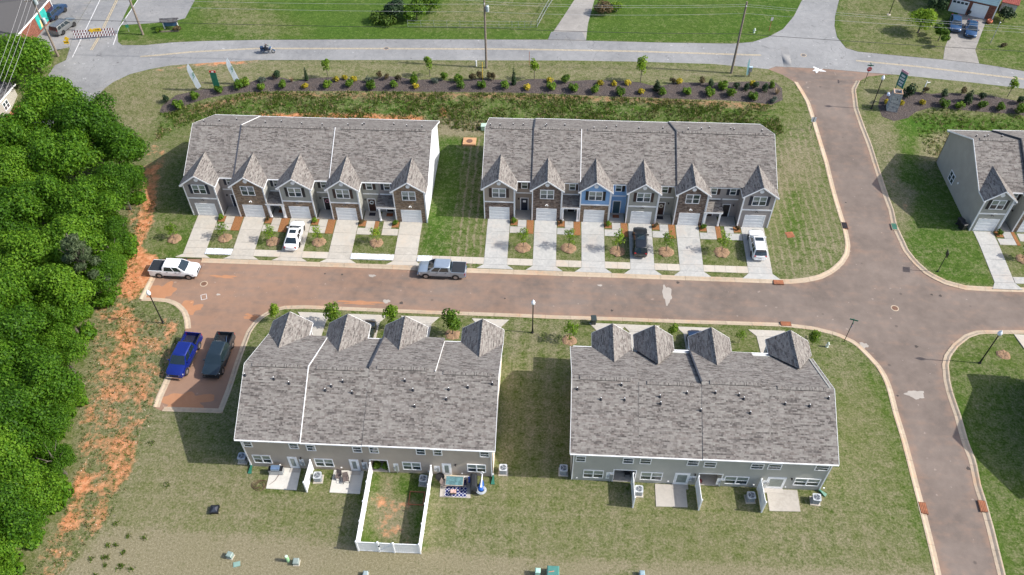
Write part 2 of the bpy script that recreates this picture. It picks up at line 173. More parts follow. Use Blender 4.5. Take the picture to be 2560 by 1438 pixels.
    'zones': [([(-157.38,180.49),(140.59,193.98),(105.5,124.74),(-116.61,115.52)],1.5,{'dry':0.22,'lush':0.75}),([(-48.25,118.99),(-18.07,120.79),(-22.27,133.26),(-33.47,132.74),(-47.48,132.08)],3,{'dry':0.12,'lush':0.8}),([(-54.49,131.75),(-60.97,134.33),(-58.29,123.39),(-48.25,118.99),(-40.87,121.61),(-47.15,127.92)],4,{'dry':0.5,'lush':0.4}),([(-21.1,123.83),(-0.42,126.1),(0.12,134.3),(-17.37,133.49),(-21.58,127.76)],4,{'dry':0.5,'lush':0.35}),([(50.31,139.52),(66.56,140.28),(63.27,118.2),(49.95,120.18),(47.53,125.13)],3,{'dry':0.5,'lush':0.35}),([(75.03,140.67),(93.37,141.53),(81.69,113.17),(67.95,117.26)],3,{'dry':0.35,'lush':0.5}),([(-68.83,102.41),(-66.56,107.3),(-60.02,110.4),(-46.54,112.55),(-5.89,114.35),(34.23,113.65),(37.71,110.48),(35.61,108.71),(20.19,109.6),(-5.62,109.04),(-29.05,107.93),(-45.06,106.93),(-57.84,103.13),(-63.09,96.12)],0.8,{'dry':0.66,'lush':0.3}),([(-66.56,103.21),(-58.02,103.86),(-58.4,100.43),(-60.78,94.77),(-63.69,96.09),(-68.01,101.72)],2,{'dry':0.66,'lush':0.3}),([(-58.44,100.58),(-44.59,104.84),(-5.46,105.83),(33.58,105.15),(34.48,99.25),(32.59,97.99),(-9.23,98.53),(-16.41,99.05),(-53.09,98.85),(-57.09,94.46)],1.2,{'dry':0.38,'lush':0.75,'straw':0.25}),([(-54.38,101.59),(-44.58,104.77),(-5.46,105.91),(33.63,105.52),(33.45,104.25),(-5.41,104.81),(-44.37,103.72),(-53.48,100.37)],0.5,{'dry':0.7,'lush':0.2,'straw':0.7}),([(-43.84,101.0),(-28.1,101.38),(-18.42,101.2),(-18.27,99.75),(-43.55,99.59)],0.6,{'clay':0.8,'dry':0.5}),([(-16.5,103.26),(-14.65,102.89),(-14.76,100.61),(-16.55,100.55)],0.6,{'clay':0.62,'dry':0.6}),([(-16.43,100.55),(-9.66,100.42),(-9.32,98.02),(-12.68,97.26),(-15.93,97.38)],0.6,{'straw':0.15,'dry':1.0,'lush':0}),([(35.06,99.27),(38.75,102.43),(39.25,96.95),(39.05,88.33),(38.96,81.54),(38.65,77.3),(38.05,75.26),(35.67,72.68),(31.46,71.09),(28.77,71.09),(29.03,79.75),(32.25,93.53)],0.6,{'dry':0.58,'lush':0.5,'stripe':0.55}),([(32.31,93.93),(35.53,96.79),(38.39,95.27),(36.98,90.38),(34.09,89.47),(32.06,83.81),(31.0,85.38)],2,{'dry':0.75,'lush':0.3,'stripe':0.5}),([(34.36,87.89),(34.13,80.77),(32.82,76.36),(31.0,77.64),(32.35,85.45)],2,{'dry':0.3,'lush':0.7,'stripe':0.5}),([(-15.82,97.39),(-12.07,97.1),(-11.37,83.35),(-11.71,78.55),(-12.14,72.36),(-15.77,72.86),(-15.23,78.38)],0.5,{'dry':0.3,'lush':0.75,'stripe':0.1}),([(-12.07,97.1),(-8.85,97.25),(-7.62,78.75),(-7.13,71.15),(-12.28,71.17),(-11.56,78.56),(-11.48,83.34)],0.3,{'dry':0.45,'lush':0.55,'stripe':0.85}),([(-50.43,71.31),(-46.59,78.43),(-45.53,78.48),(-45.41,71.0),(-49.48,70.81)],0.5,{'dry':0.25,'lush':0.75,'straw':0.1}),([(-46.29,78.68),(-47.62,71.43),(-51.19,71.28),(-52.51,83.02),(-52.62,90.0),(-51.2,90.99)],1.2,{'dry':0.45,'lush':0.5,'straw':0.15}),([(-56.8,94.48),(-54.38,91.76),(-52.8,83.85),(-51.17,76.78),(-51.46,70.57),(-48.0,61.92),(-42.27,60.84),(-40.67,52.94),(-40.73,47.36),(-40.55,42.7),(-40.4,36.86),(-41.54,33.26),(-43.44,28.34),(-46.71,28.17),(-45.41,33.68),(-45.46,37.47),(-48.52,46.21),(-51.41,57.01),(-54.09,64.26),(-55.25,72.44),(-56.34,82.84),(-57.84,91.59)],0.8,{'dry':0.66,'lush':0.35,'straw':0.34,'clay':0.44}),([(-55.7,88.05),(-54.13,86.37),(-51.44,76.77),(-51.7,71.25),(-53.28,76.69)],0.6,{'clay':0.75,'dry':0.7}),([(-52.15,72.58),(-48.64,71.39),(-47.95,67.93),(-48.61,64.2),(-51.04,64.08),(-52.45,69.1)],0.8,{'clay':0.85,'dry':0.5}),([(-51.4,63.09),(-48.99,62.56),(-45.06,54.41),(-44.51,51.11),(-47.53,54.29)],1.0,{'clay':0.6,'dry':0.6}),([(-48.14,52.57),(-44.51,51.11),(-43.88,45.94),(-46.41,45.82)],1.0,{'clay':0.55,'dry':0.8}),([(-43.32,44.49),(-40.89,43.64),(-40.03,39.06),(-42.08,38.07),(-43.29,41.17)],0.8,{'clay':0.62,'dry':0.6}),([(-42.7,37.61),(-40.48,37.07),(-40.38,34.75),(-42.3,34.65)],0.8,{'clay':0.6,'dry':0.6}),([(-45.56,40.14),(-44.57,39.73),(-44.01,34.99),(-45.49,33.88),(-45.7,36.17)],0.5,{'clay':0.72,'dry':0.6}),([(-40.39,47.63),(-33.26,47.67),(-32.65,51.69),(-31.37,44.83),(-28.21,41.68),(-26.44,35.03),(-39.3,33.98),(-41.13,33.69),(-40.52,40.39),(-40.44,44.14)],0.7,{'dry':0.68,'lush':0.2}),([(-38.3,47.22),(-31.92,47.53),(-30.3,41.81),(-35.32,42.02)],1.5,{'dry':0.52,'lush':0.35}),([(-41.13,33.69),(-39.38,34.18),(-21.62,34.25),(-16.17,33.71),(0.05,33.33),(0.18,29.4),(-44.04,27.21),(-42.4,30.27)],0.5,{'dry':1.02,'lush':0.0,'straw':0.12}),([(0.05,33.33),(9.34,33.52),(9.49,32.84),(0.54,29.41)],0.5,{'dry':1.0,'lush':0.05,'straw':0.1}),([(10.05,33.06),(13.8,33.82),(21.15,33.72),(27.7,33.55),(36.83,33.81),(36.42,31.19),(9.52,29.86)],0.6,{'dry':0.95,'lush':0.08,'straw':0.05}),([(-4.63,62.82),(3.79,62.86),(3.57,41.21),(3.77,33.71),(-2.94,33.38),(-3.85,41.74)],0.8,{'dry':0.58,'lush':0.3,'vstripe':0.5}),([(-27.44,38.8),(-17.48,38.85),(-16.21,33.91),(-26.22,34.22)],1.0,{'dry':0.62,'lush':0.28,'vstripe':0.2}),([(-10.74,38.75),(-3.44,41.76),(3.77,41.22),(28.62,41.56),(30.19,45.24),(37.22,38.99),(36.95,34.19),(27.04,33.9),(9.34,33.6),(0.04,33.53),(-10.1,33.62)],0.8,{'dry':0.6,'lush':0.3,'vstripe':0.25}),([(32.24,62.77),(34.81,61.94),(36.8,59.16),(37.69,50.95),(37.5,45.6),(37.25,37.76),(36.95,34.19),(29.52,40.3),(31.99,52.72)],0.8,{'dry':0.55,'lush':0.4}),([(36.35,59.14),(38.01,53.81),(37.56,41.56),(37.18,34.98),(36.44,34.94),(36.51,41.95),(36.81,52.44),(35.78,57.87)],0.6,{'dry':0.35,'lush':0.6}),([(-15.95,33.53),(-10.47,33.6),(-10.43,41.19),(-16.23,41.35)],0.1,{'dry':0.3,'lush':0.7}),([(-15.95,38.71),(-11.91,38.69),(-11.69,34.74),(-13.41,34.25),(-14.83,34.78)],1.2,{'dry':0.9,'lush':0.2,'clay':0.5}),([(-15.27,41.17),(-14.07,41.23),(-13.87,38.59),(-15.05,38.54)],0.8,{'dry':0.8,'clay':0.3,'lush':0.3}),([(44.48,53.34),(45.86,58.1),(48.19,61.17),(51.31,63.34),(62.73,63.65),(49.32,31.83),(42.87,31.51),(44.81,45.96)],0.6,{'dry':0.4,'lush':0.55}),([(45.55,53.39),(44.81,45.96),(43.67,33.77),(42.94,33.73),(43.99,45.92),(44.91,53.36)],0.3,{'dry':0.2,'lush':0.85}),([(45.87,98.89),(51.87,102.57),(55.34,95.04),(56.1,80.3),(55.26,71.16),(51.9,71.19),(48.29,73.12),(46.49,76.77),(46.62,84.11)],0.6,{'dry':0.32,'lush':0.72}),([(46.4,101.45),(50.59,102.07),(50.29,95.8),(47.99,88.49),(47.73,81.42),(46.37,78.33),(46.73,84.5),(46.55,91.6)],1.0,{'dry':0.72,'lush':0.3}),([(47.74,90.85),(50.53,87.86),(48.31,82.62),(46.16,81.35)],0.8,{'dry':0.8,'clay':0.35}),([(54.18,99.93),(59.12,100.66),(56.55,95.23),(53.16,91.39),(52.25,94.44)],1.5,{'dry':0.7,'lush':0.4}),([(55.52,100.53),(59.3,101.57),(58.3,99.53),(55.46,98.99)],0.8,{'dry':1.0,'straw':0.2}),([(52.07,103.44),(78.18,103.71),(77.55,101.29),(59.22,101.15),(52.77,98.92)],1.0,{'dry':0.2,'lush':0.9}),([(47.88,111.22),(54.0,112.74),(72.09,110.01),(79.66,108.26),(78.69,105.55),(69.41,107.48),(63.87,108.56),(51.21,108.66),(49.38,105.82),(46.55,104.98)],0.6,{'dry':0.62,'lush':0.35}),([(-79.69,95.33),(-77.06,104.75),(-76.71,112.53),(-78.18,113.66),(-78.55,103.56),(-80.88,95.27)],0.8,{'dry':0.5,'lush':0.5}),([(-56.49,111.38),(-50.67,112.35),(-46.6,112.78),(-46.41,112.09),(-51.15,110.71),(-56.83,110.44)],0.4,{'clay':0.6,'dry':0.9}),([(-62.15,109.16),(-56.42,111.15),(-56.2,110.47),(-61.87,108.38)],0.3,{'clay':0.5,'dry':0.8}),([(-71.96,121.44),(-65.73,116.43),(-48.22,118.87),(-48.35,119.36),(-62.64,118.06),(-69.25,119.64)],0.6,{'dry':0.45,'lush':0.5})],
    'ringSE': (52.68,60.13),
    'spills': [(15.37,67.97,0.55,1.5),(-21.09,69.37,0.45,0.22),(-18.64,65.2,0.45,0.3),(-11.49,63.87,0.12,0.25),(37.29,60.97,0.5,0.45),(41.04,53.96,1.0,0.55),(-39.33,65.31,0.25,0.15),(7.23,69.11,0.3,0.15)],
    'oil': [(-27.04,69.43,0.12,0.12),(-24.87,69.39,0.14,0.14),(-16.81,65.03,0.22,0.22),(-4.35,66.35,0.12,0.12),(43.3,61.1,0.2,0.2),(39.05,53.7,0.12,0.12),(43.77,44.99,0.2,0.2),(48.55,69.38,0.18,0.18),(47.55,69.53,0.14,0.14),(16.86,70.05,0.2,0.2),(8.57,65.04,0.16,0.16),(40.59,85.4,0.12,0.12),(38.84,80.99,0.12,0.12)],
    'washes': [(-46.52,65.29,1.7,1.6),(-42.27,62.89,1.4,1.2),(-33.74,61.98,1.6,0.5),(-37.68,49.31,2.4,1.1),(-38.81,48.74,1.3,0.9),(-39.48,68.34,1.5,0.25),(-21.79,64.85,2.5,0.3)],
    'star': (42.05,114.12),
    'paintmarks': [(-40.97,64.83)],
    'weedspots': [(-39.81,32.51),(-39.88,31.32),(-39.16,32.62),(-38.11,31.88),(-37.99,30.56),(-36.83,30.47),(-38.4,33.46),(-36.79,33.5),(-40.93,31.11),(-39.46,30.65),(-39.99,34.77),(-39.88,29.63),(-39.52,31.57),(-37.89,30.8),(-39.76,43.79),(-36.39,39.1),(21.07,40.75),(28.21,47.51)],
    'house': {'a':(67.87,132.76),'b':(74.66,130.67)},
    'bldW': {'wall':[(-84.25,116.55),(-83.94,121.92)],'roofL':None},
    'lots': {'frontsB1':[(-46.4,-42.38),(-40.07,-36.02),(-33.92,-29.89),(-27.65,-23.81),(-19.31,-15.24)],'frontsB2':[(-7.79,-3.82),(-1.54,2.26),(4.63,8.46),(10.73,14.55),(16.92,20.75),(25.24,29.18)]},
    'bigbush': (-80.85,106.77),
    'tree_tr': (60.74,126.03),
    'ivy': (62.58,120.06),
    'hedge': [(-26.11,126.78),(-22.65,126.61),(-20.67,129.83),(-28.17,125.65)],
    'wireR': [(66.02,107.65),(67.21,109.19),(69.26,110.25)],
    'wireL': [(-72.93,93.37),(-70.79,81.95)],
    'houseTR': [(67.99,133.76),(74.23,130.79)],
    'shed': [(76.72,134.13),(77.56,132.14)],
    'bldg2': [(-81.22,102.88),(-81.44,96.43)],
    'ledge': [(-79.95,105.45),(-80.96,96.06)],
    'furn': {'table':(-7.91,40.46),'rug':(-7.68,39.77),'smoker':(-5.96,40.47),'float':(-5.19,40.38),'bowl':(-9.4,41.15),'mat2':(-7.12,41.49),'cooler':(-6.44,41.02),'chairL':(-8.81,40.33),'chairB':(-7.89,39.5),'chairR':(-6.96,40.6),'grill':(-25.85,40.93),'hose':(-27.27,39.51),'ch1':(-19.55,40.69),'ch2':(-18.72,40.38),'porchchair':(9.24,41.98),'ball':(16.48,41.75),'frame':(-11.22,38.85),'pot1':(-15.85,41.51),'pot2':(-14.89,41.6),'bench':(-8.32,41.38)},
    'wfence': [(-23.82,124.09),(-15.09,124.24),(-6.4,124.52),(-2.2,124.84),(-0.78,130.64),(0.79,136.05)],
    'rest': {'lp':(57.55,131.87),'pole_r':(71.65,123.39),'mail':(36.59,125.51),'hyd2':(33.73,124.86),'peds':(-14.92,71.71),'cone':(41.0,97.85),'plant4':(33.26,77.46)},
}

def sstep(a, b, v):
    t = np.clip((v - a) / (b - a), 0.0, 1.0)
    return t * t * (3 - 2 * t)

def T(x, y):
    """terrain height: a bank climbs to the old road behind the pads; the street lies a little below the front doors"""
    x = np.asarray(x, float); y = np.asarray(y, float)
    c = sstep(17.0, 7.0, np.abs(x - 42.0))          # corridor of the entrance road: an even ramp
    lo = 97.0 - 14.0 * c
    hi = 108.0 + 8.0 * c
    t = np.clip((y - lo) / (hi - lo), 0, 1)
    dip = np.clip(np.minimum((y - 56.9) / 5.6, (78.2 - y) / 7.2), 0, 1)
    return 2.3 * (t * t * (3 - 2 * t)) - 0.6 * dip

def Tz(x, y):
    return float(T(x, y))

# ------------------------------------------------------------------ helpers: meshes, tags
COL = scene.collection

def tag(o, label=None, cat=None, group=None, kind=None):
    if label: o['label'] = label
    if cat: o['category'] = cat
    if group: o['group'] = group
    if kind: o['kind'] = kind
    return o

def empty(name, loc, rz=0.0):
    o = bpy.data.objects.new(name, None)
    o.empty_display_size = 0.3
    COL.objects.link(o)
    o.location = loc
    o.rotation_euler = (0, 0, rz)
    return o

def thing(name, label, cat, loc=(0, 0, 0), rz=0.0, group=None):
    return tag(empty(name, loc, rz), label, cat, group)

def copy_tree(o, parent=None):
    c = o.copy()
    COL.objects.link(c)
    if parent: c.parent = parent
    for ch in o.children:
        copy_tree(ch, c)
    return c

class MB:
    """collects faces of one part"""
    def __init__(s):
        s.v = []; s.f = []; s.m = []; s.uv = []; s.smooth = False
    def quad(s, a, b, c, d, mi=0, uv=None):
        n = len(s.v); s.v += [a, b, c, d]; s.f.append((n, n + 1, n + 2, n + 3)); s.m.append(mi); s.uv.append(uv)
        return s
    def poly(s, pts, mi=0, uv=None):
        n = len(s.v); s.v += list(pts); s.f.append(tuple(range(n, n + len(pts)))); s.m.append(mi); s.uv.append(uv)
        return s
    def box(s, x0, x1, y0, y1, z0, z1, mi=0):
        n = len(s.v)
        s.v += [(x0, y0, z0), (x1, y0, z0), (x1, y1, z0), (x0, y1, z0), (x0, y0, z1), (x1, y0, z1), (x1, y1, z1), (x0, y1, z1)]
        for q in ((0, 3, 2, 1), (4, 5, 6, 7), (0, 1, 5, 4), (1, 2, 6, 5), (2, 3, 7, 6), (3, 0, 4, 7)):
            s.f.append(tuple(n + i for i in q)); s.m.append(mi); s.uv.append(None)
        return s
    def bar(s, a, b, w, h, mi=0, upv=(0, 0, 1)):
        """box beam from a to b, w wide, h high"""
        a = Vector(a); b = Vector(b); d = (b - a).normalized(); u = Vector(upv)
        if abs(d.dot(u)) > .98: u = Vector((0, 1, 0))
        sx = d.cross(u).normalized(); sy = sx.cross(d).normalized()
        n = len(s.v)
        for p in (a, b):
            for i, j in ((-1, -1), (1, -1), (1, 1), (-1, 1)):
                s.v.append(tuple(p + sx * (i * w / 2) + sy * (j * h / 2)))
        for q in ((0, 1, 2, 3), (7, 6, 5, 4), (0, 4, 5, 1), (1, 5, 6, 2), (2, 6, 7, 3), (3, 7, 4, 0)):
            s.f.append(tuple(n + i for i in q)); s.m.append(mi); s.uv.append(None)
        return s
    def prism(s, pts, z0, z1, mi=0):
        """pts counter-clockwise plan polygon; z0, z1 numbers or functions"""
        A = sum(pts[i][0] * pts[(i + 1) % len(pts)][1] - pts[(i + 1) % len(pts)][0] * pts[i][1] for i in range(len(pts)))
        if A < 0: pts = pts[::-1]
        f0 = z0 if callable(z0) else (lambda x, y: z0)
        f1 = z1 if callable(z1) else (lambda x, y: z1)
        n = len(s.v); k = len(pts)
        s.v += [(p[0], p[1], f0(p[0], p[1])) for p in pts] + [(p[0], p[1], f1(p[0], p[1])) for p in pts]
        s.f.append(tuple(n + k - 1 - i for i in range(k))); s.f.append(tuple(n + k + i for i in range(k)))
        for i in range(k):
            j = (i + 1) % k
            s.f.append((n + i, n + j, n + k + j, n + k + i))
        s.m += [mi] * (k + 2); s.uv += [None] * (k + 2)
        return s
    def tube(s, pts, rad, seg=8, mi=0, caps=True):
        pts = [Vector(p) for p in pts]
        rads = rad if isinstance(rad, (list, tuple)) else [rad] * len(pts)
        rings = []
        for i, p in enumerate(pts):
            d = (pts[min(i + 1, len(pts) - 1)] - pts[max(i - 1, 0)]).normalized()
            u = Vector((0, 0, 1)) if abs(d.z) < .9 else Vector((1, 0, 0))
            sx = d.cross(u).normalized(); sy = sx.cross(d)
            n = len(s.v)
            for k in range(seg):
                a = 2 * math.pi * k / seg
                s.v.append(tuple(p + (sx * math.cos(a) + sy * math.sin(a)) * rads[i]))
            rings.append(n)
        for i in range(len(pts) - 1):
            for k in range(seg):
                k2 = (k + 1) % seg
                s.f.append((rings[i] + k, rings[i] + k2, rings[i + 1] + k2, rings[i + 1] + k)); s.m.append(mi); s.uv.append(None)
        if caps:
            s.f.append(tuple(rings[0] + seg - 1 - k for k in range(seg))); s.f.append(tuple(rings[-1] + k for k in range(seg)))
            s.m += [mi, mi]; s.uv += [None, None]
        return s
    def lathe(s, prof, c=(0, 0, 0), seg=14, mi=0):
        """prof: (radius, z) from bottom to top"""
        rings = []
        for r_, z in prof:
            n = len(s.v); rings.append(n)
            for k in range(seg):
                a = 2 * math.pi * k / seg
                s.v.append((c[0] + r_ * math.cos(a), c[1] + r_ * math.sin(a), c[2] + z))
        for i in range(len(prof) - 1):
            for k in range(seg):
                k2 = (k + 1) % seg
                s.f.append((rings[i] + k, rings[i] + k2, rings[i + 1] + k2, rings[i + 1] + k)); s.m.append(mi); s.uv.append(None)
        s.f.append(tuple(rings[-1] + k for k in range(seg))); s.m.append(mi); s.uv.append(None)
        s.f.append(tuple(rings[0] + seg - 1 - k for k in range(seg))); s.m.append(mi); s.uv.append(None)
        return s
    def loft(s, secs, mi=0, close=True):
        n0 = len(s.v); k = len(secs[0])
        for sec in secs: s.v += list(sec)
        for i in range(len(secs) - 1):
            for j in range(k if close else k - 1):
                j2 = (j + 1) % k
                s.f.append((n0 + i * k + j, n0 + i * k + j2, n0 + (i + 1) * k + j2, n0 + (i + 1) * k + j)); s.m.append(mi); s.uv.append(None)
        if close:
            s.f.append(tuple(n0 + k - 1 - j for j in range(k))); s.f.append(tuple(n0 + (len(secs) - 1) * k + j for j in range(k)))
            s.m += [mi, mi]; s.uv += [None, None]
        return s
    def mesh(s, name, mats, smooth=False, angle=None):
        me = bpy.data.meshes.new(name)
        me.from_pydata([tuple(map(float, p)) for p in s.v], [], s.f)
        for m in (mats if isinstance(mats, (list, tuple)) else [mats]): me.materials.append(m)
        if any(s.m): me.polygons.foreach_set('material_index', s.m)
        if any(u is not None for u in s.uv):
            l = me.uv_layers.new(name='UVMap'); i = 0
            for f, u in zip(s.f, s.uv):
                for k in range(len(f)):
                    if u is not None: l.data[i].uv = u[k]
                    i += 1
        if smooth or s.smooth:
            me.polygons.foreach_set('use_smooth', [True] * len(s.f))
            if angle: 
                try: me.set_sharp_from_angle(angle=R(angle))
                except Exception: pass
        me.update()
        return me
    def build(s, name, mats, parent=None, smooth=False, angle=None, loc=None):
        o = bpy.data.objects.new(name, s.mesh(name, mats, smooth, angle))
        COL.objects.link(o)
        if parent: o.parent = parent
        if loc: o.location = loc
        return o

def inst(name, me, parent=None, loc=(0, 0, 0), rz=0.0, sc=None):
    o = bpy.data.objects.new(name, me)
    COL.objects.link(o)
    if parent: o.parent = parent
    o.location = loc; o.rotation_euler = (0, 0, rz)
    if sc: o.scale = sc if isinstance(sc, (tuple, list)) else (sc, sc, sc)
    return o

# ------------------------------------------------------------------ helpers: materials
class NT:
    def __init__(s, name):
        s.mat = bpy.data.materials.new(name); s.mat.use_nodes = True
        s.t = s.mat.node_tree
        s.b = s.t.nodes['Principled BSDF']
    def n(s, typ, **kw):
        nd = s.t.nodes.new(typ)
        for k, v in kw.items():
            if k.startswith('_'): setattr(nd, k[1:], v)
        for k, v in kw.items():
            if k.startswith('_'): continue
            s.put(nd.inputs[k.replace('__', ' ')], v)
        return nd
    def put(s, sock, v):
        if isinstance(v, bpy.types.NodeSocket): s.t.links.new(v, sock)
        else: sock.default_value = v
    def math(s, op, a, b=0.0, c=0.0, clamp=False):
        nd = s.t.nodes.new('ShaderNodeMath'); nd.operation = op; nd.use_clamp = clamp
        s.put(nd.inputs[0], a); s.put(nd.inputs[1], b); s.put(nd.inputs[2], c)
        return nd.outputs[0]
    def noise(s, vec, scale, detail=3.0, rough=.55, dist=0.0, color=False):
        nd = s.n('ShaderNodeTexNoise', Scale=scale, Detail=detail, Roughness=rough, Distortion=dist)
        if vec is not None: s.t.links.new(vec, nd.inputs['Vector'])
        return nd.outputs['Color' if color else 'Fac']
    def ramp(s, fac, stops, interp='LINEAR'):
        nd = s.t.nodes.new('ShaderNodeValToRGB'); nd.color_ramp.interpolation = interp
        e = nd.color_ramp.elements
        while len(e) < len(stops): e.new(.5)
        for i, (p, c) in enumerate(stops):
            e[i].position = p; e[i].color = (*c, 1) if len(c) == 3 else c
        s.t.links.new(fac, nd.inputs[0])
        return nd.outputs[0]
    def map(s, v, a, b, c=0.0, d=1.0):
        nd = s.n('ShaderNodeMapRange', Value=v); nd.clamp = True
        nd.inputs[1].default_value = a; nd.inputs[2].default_value = b; nd.inputs[3].default_value = c; nd.inputs[4].default_value = d
        return nd.outputs[0]
    def mix(s, fac, a, b, mode='MIX'):
        nd = s.t.nodes.new('ShaderNodeMix'); nd.data_type = 'RGBA'; nd.blend_type = mode
        s.put(nd.inputs['Factor'], fac)
        for k, v in ((6, a), (7, b)):
            if isinstance(v, tuple): v = (*v, 1) if len(v) == 3 else v
            s.put(nd.inputs[k], v)
        return nd.outputs[2]
    def pos(s): return s.t.nodes.new('ShaderNodeNewGeometry').outputs['Position']
    def obj(s): return s.t.nodes.new('ShaderNodeTexCoord').outputs['Object']
    def uvc(s): return s.t.nodes.new('ShaderNodeTexCoord').outputs['UV']
    def xyz(s, v):
        nd = s.t.nodes.new('ShaderNodeSeparateXYZ'); s.t.links.new(v, nd.inputs[0]); return nd.outputs
    def comb(s, x, y, z=0.0):
        nd = s.t.nodes.new('ShaderNodeCombineXYZ'); s.put(nd.inputs[0], x); s.put(nd.inputs[1], y); s.put(nd.inputs[2], z); return nd.outputs[0]
    def attr(s, name):
        nd = s.t.nodes.new('ShaderNodeAttribute'); nd.attribute_name = name; return nd
    def bump(s, h, strength=.3, dist=.05):
        nd = s.n('ShaderNodeBump', Strength=strength, Distance=dist, Height=h); s.put(s.b.inputs['Normal'], nd.outputs[0])
    def base(s, col, rough=.7, metal=0.0, spec=None):
        if isinstance(col, tuple): col = (*col, 1) if len(col) == 3 else col
        s.put(s.b.inputs['Base Color'], col); s.put(s.b.inputs['Roughness'], rough); s.b.inputs['Metallic'].default_value = metal
        if spec is not None: s.b.inputs['Specular IOR Level'].default_value = spec
        return s.mat

def plain(name, col, rough=.6, metal=0.0, var=.12, scale=2.5, spec=None, coat=0.0):
    """one colour with slight weathering"""
    m = NT(name)
    n = m.noise(m.pos(), scale, 4)
    c = m.mix(m.map(n, .3, .7), tuple(x * (1 - var) for x in col), tuple(min(1, x * (1 + var)) for x in col))
    m.base(c, rough, metal, spec)
    if coat: m.b.inputs['Coat Weight'].default_value = coat; m.b.inputs['Coat Roughness'].default_value = .05
    return m.mat

def mat_ground():
    m = NT('turf and soil')
    p = m.pos(); x, y, z = m.xyz(p)[:3]
    za = m.xyz(m.attr('za').outputs['Vector']); zb = m.xyz(m.attr('zb').outputs['Vector']); zl = m.attr('zl').outputs['Fac']
    n0 = m.noise(p, .09, 3); n1 = m.noise(p, .45, 4, .6); n2 = m.noise(p, 1.5, 4, .65); n3 = m.noise(p, 4.6, 3, .7)
    fine = m.noise(p, 11.0, 2, .75); n4 = m.noise(p, 2.6, 3, .75)
    # green sward
    gmix = m.math('ADD', m.math('MULTIPLY', n2, .30), m.math('ADD', m.math('MULTIPLY', n3, .42), m.math('MULTIPLY', fine, .28)))
    green = m.ramp(gmix, [(.36, (.040, .058, .010)), (.5, (.088, .105, .024)), (.64, (.150, .155, .048))])
    deep = m.ramp(gmix, [(.36, (.013, .044, .005)), (.5, (.038, .100, .010)), (.64, (.095, .170, .026))])
    green = m.mix(zl, green, deep)
    dry = m.ramp(m.math('ADD', m.math('MULTIPLY', fine, .55), m.math('MULTIPLY', n3, .45)), [(.33, (.118, .104, .062)), (.5, (.200, .176, .112)), (.68, (.335, .298, .21))])
    # dryness with blotches; sod seams as pale lines
    d = m.math('ADD', za[0], m.math('MULTIPLY', m.math('SUBTRACT', n1, .5), .55))
    d = m.math('ADD', d, m.math('MULTIPLY', m.math('SUBTRACT', n2, .5), .85))
    d = m.math('ADD', d, m.math('MULTIPLY', m.math('SUBTRACT', n3, .5), .80))
    d = m.math('ADD', d, m.math('MULTIPLY', m.math('SUBTRACT', n4, .5), .70))
    wob = m.math('MULTIPLY', m.math('SUBTRACT', n1, .5), .9)
    fr = m.math('FRACT', m.math('ADD', m.math('DIVIDE', x, .98), wob))
    tri = m.math('ABSOLUTE', m.math('SUBTRACT', fr, .5))
    seam = m.math('MULTIPLY', m.map(tri, .30, .46), m.map(n2, .35, .6))
    d = m.math('ADD', d, m.math('MULTIPLY', m.math('MULTIPLY', seam, zb[0]), .95))
    mow = m.math('SINE', m.math('ADD', m.math('MULTIPLY', y, 3.4), m.math('MULTIPLY', n0, 9.0)))
    d = m.math('ADD', d, m.math('MULTIPLY', m.math('MULTIPLY', mow, zb[2]), .06))
    mv = m.math('SINE', m.math('ADD', m.math('MULTIPLY', x, 2.9), m.math('MULTIPLY', n0, 8.0)))
    d = m.math('ADD', d, m.math('MULTIPLY', m.math('MULTIPLY', mv, zb[1]), .16))
    col = m.mix(m.map(d, .28, .92), green, dry)
    col = m.mix(m.map(n0, .35, .65, 0, .35), col, m.mix(.5, col, (.11, .12, .035)), 'MIX')
    # pine straw / trampled brown thatch
    sm = m.math('ADD', za[2], m.math('MULTIPLY', m.math('SUBTRACT', n2, .5), 1.3))
    sm = m.math('ADD', sm, m.math('MULTIPLY', m.math('SUBTRACT', n3, .5), .7))
    straw = m.ramp(fine, [(.3, (.14, .075, .035)), (.5, (.255, .150, .078)), (.7, (.42, .29, .17))])
    sm = m.math('ADD', sm, m.math('MULTIPLY', m.math('SUBTRACT', n4, .5), .8))
    col = m.mix(m.map(sm, .42, .78), col, straw)
    # bare red clay
    cm = m.math('ADD', za[1], m.math('MULTIPLY', m.math('SUBTRACT', n1, .5), 1.25))
    cm = m.math('ADD', cm, m.math('MULTIPLY', m.math('SUBTRACT', n2, .5), .85))
    cm = m.math('ADD', cm, m.math('MULTIPLY', m.math('SUBTRACT', n4, .5), .35))
    clay = m.ramp(m.math('ADD', m.math('MULTIPLY', n2, .6), m.math('MULTIPLY', fine, .4)), [(.32, (.30, .105, .042)), (.5, (.46, .19, .088)), (.68, (.58, .33, .19))])
    col = m.mix(m.map(cm, .40, .74), col, clay)
    # scattered pale stones and dead tufts
    vo = m.n('ShaderNodeTexVoronoi', Scale=1.1); m.t.links.new(p, vo.inputs['Vector'])
    dots = m.math('LESS_THAN', vo.outputs['Distance'], .06)
    col = m.mix(m.math('MULTIPLY', dots, m.map(n1, .5, .6, 0, .5)), col, (.07, .095, .028))
    m.bump(m.math('ADD', m.math('MULTIPLY', n3, .6), m.math('MULTIPLY', fine, .5)), .55, .10)
    return m.base(col, .95, 0, .1)

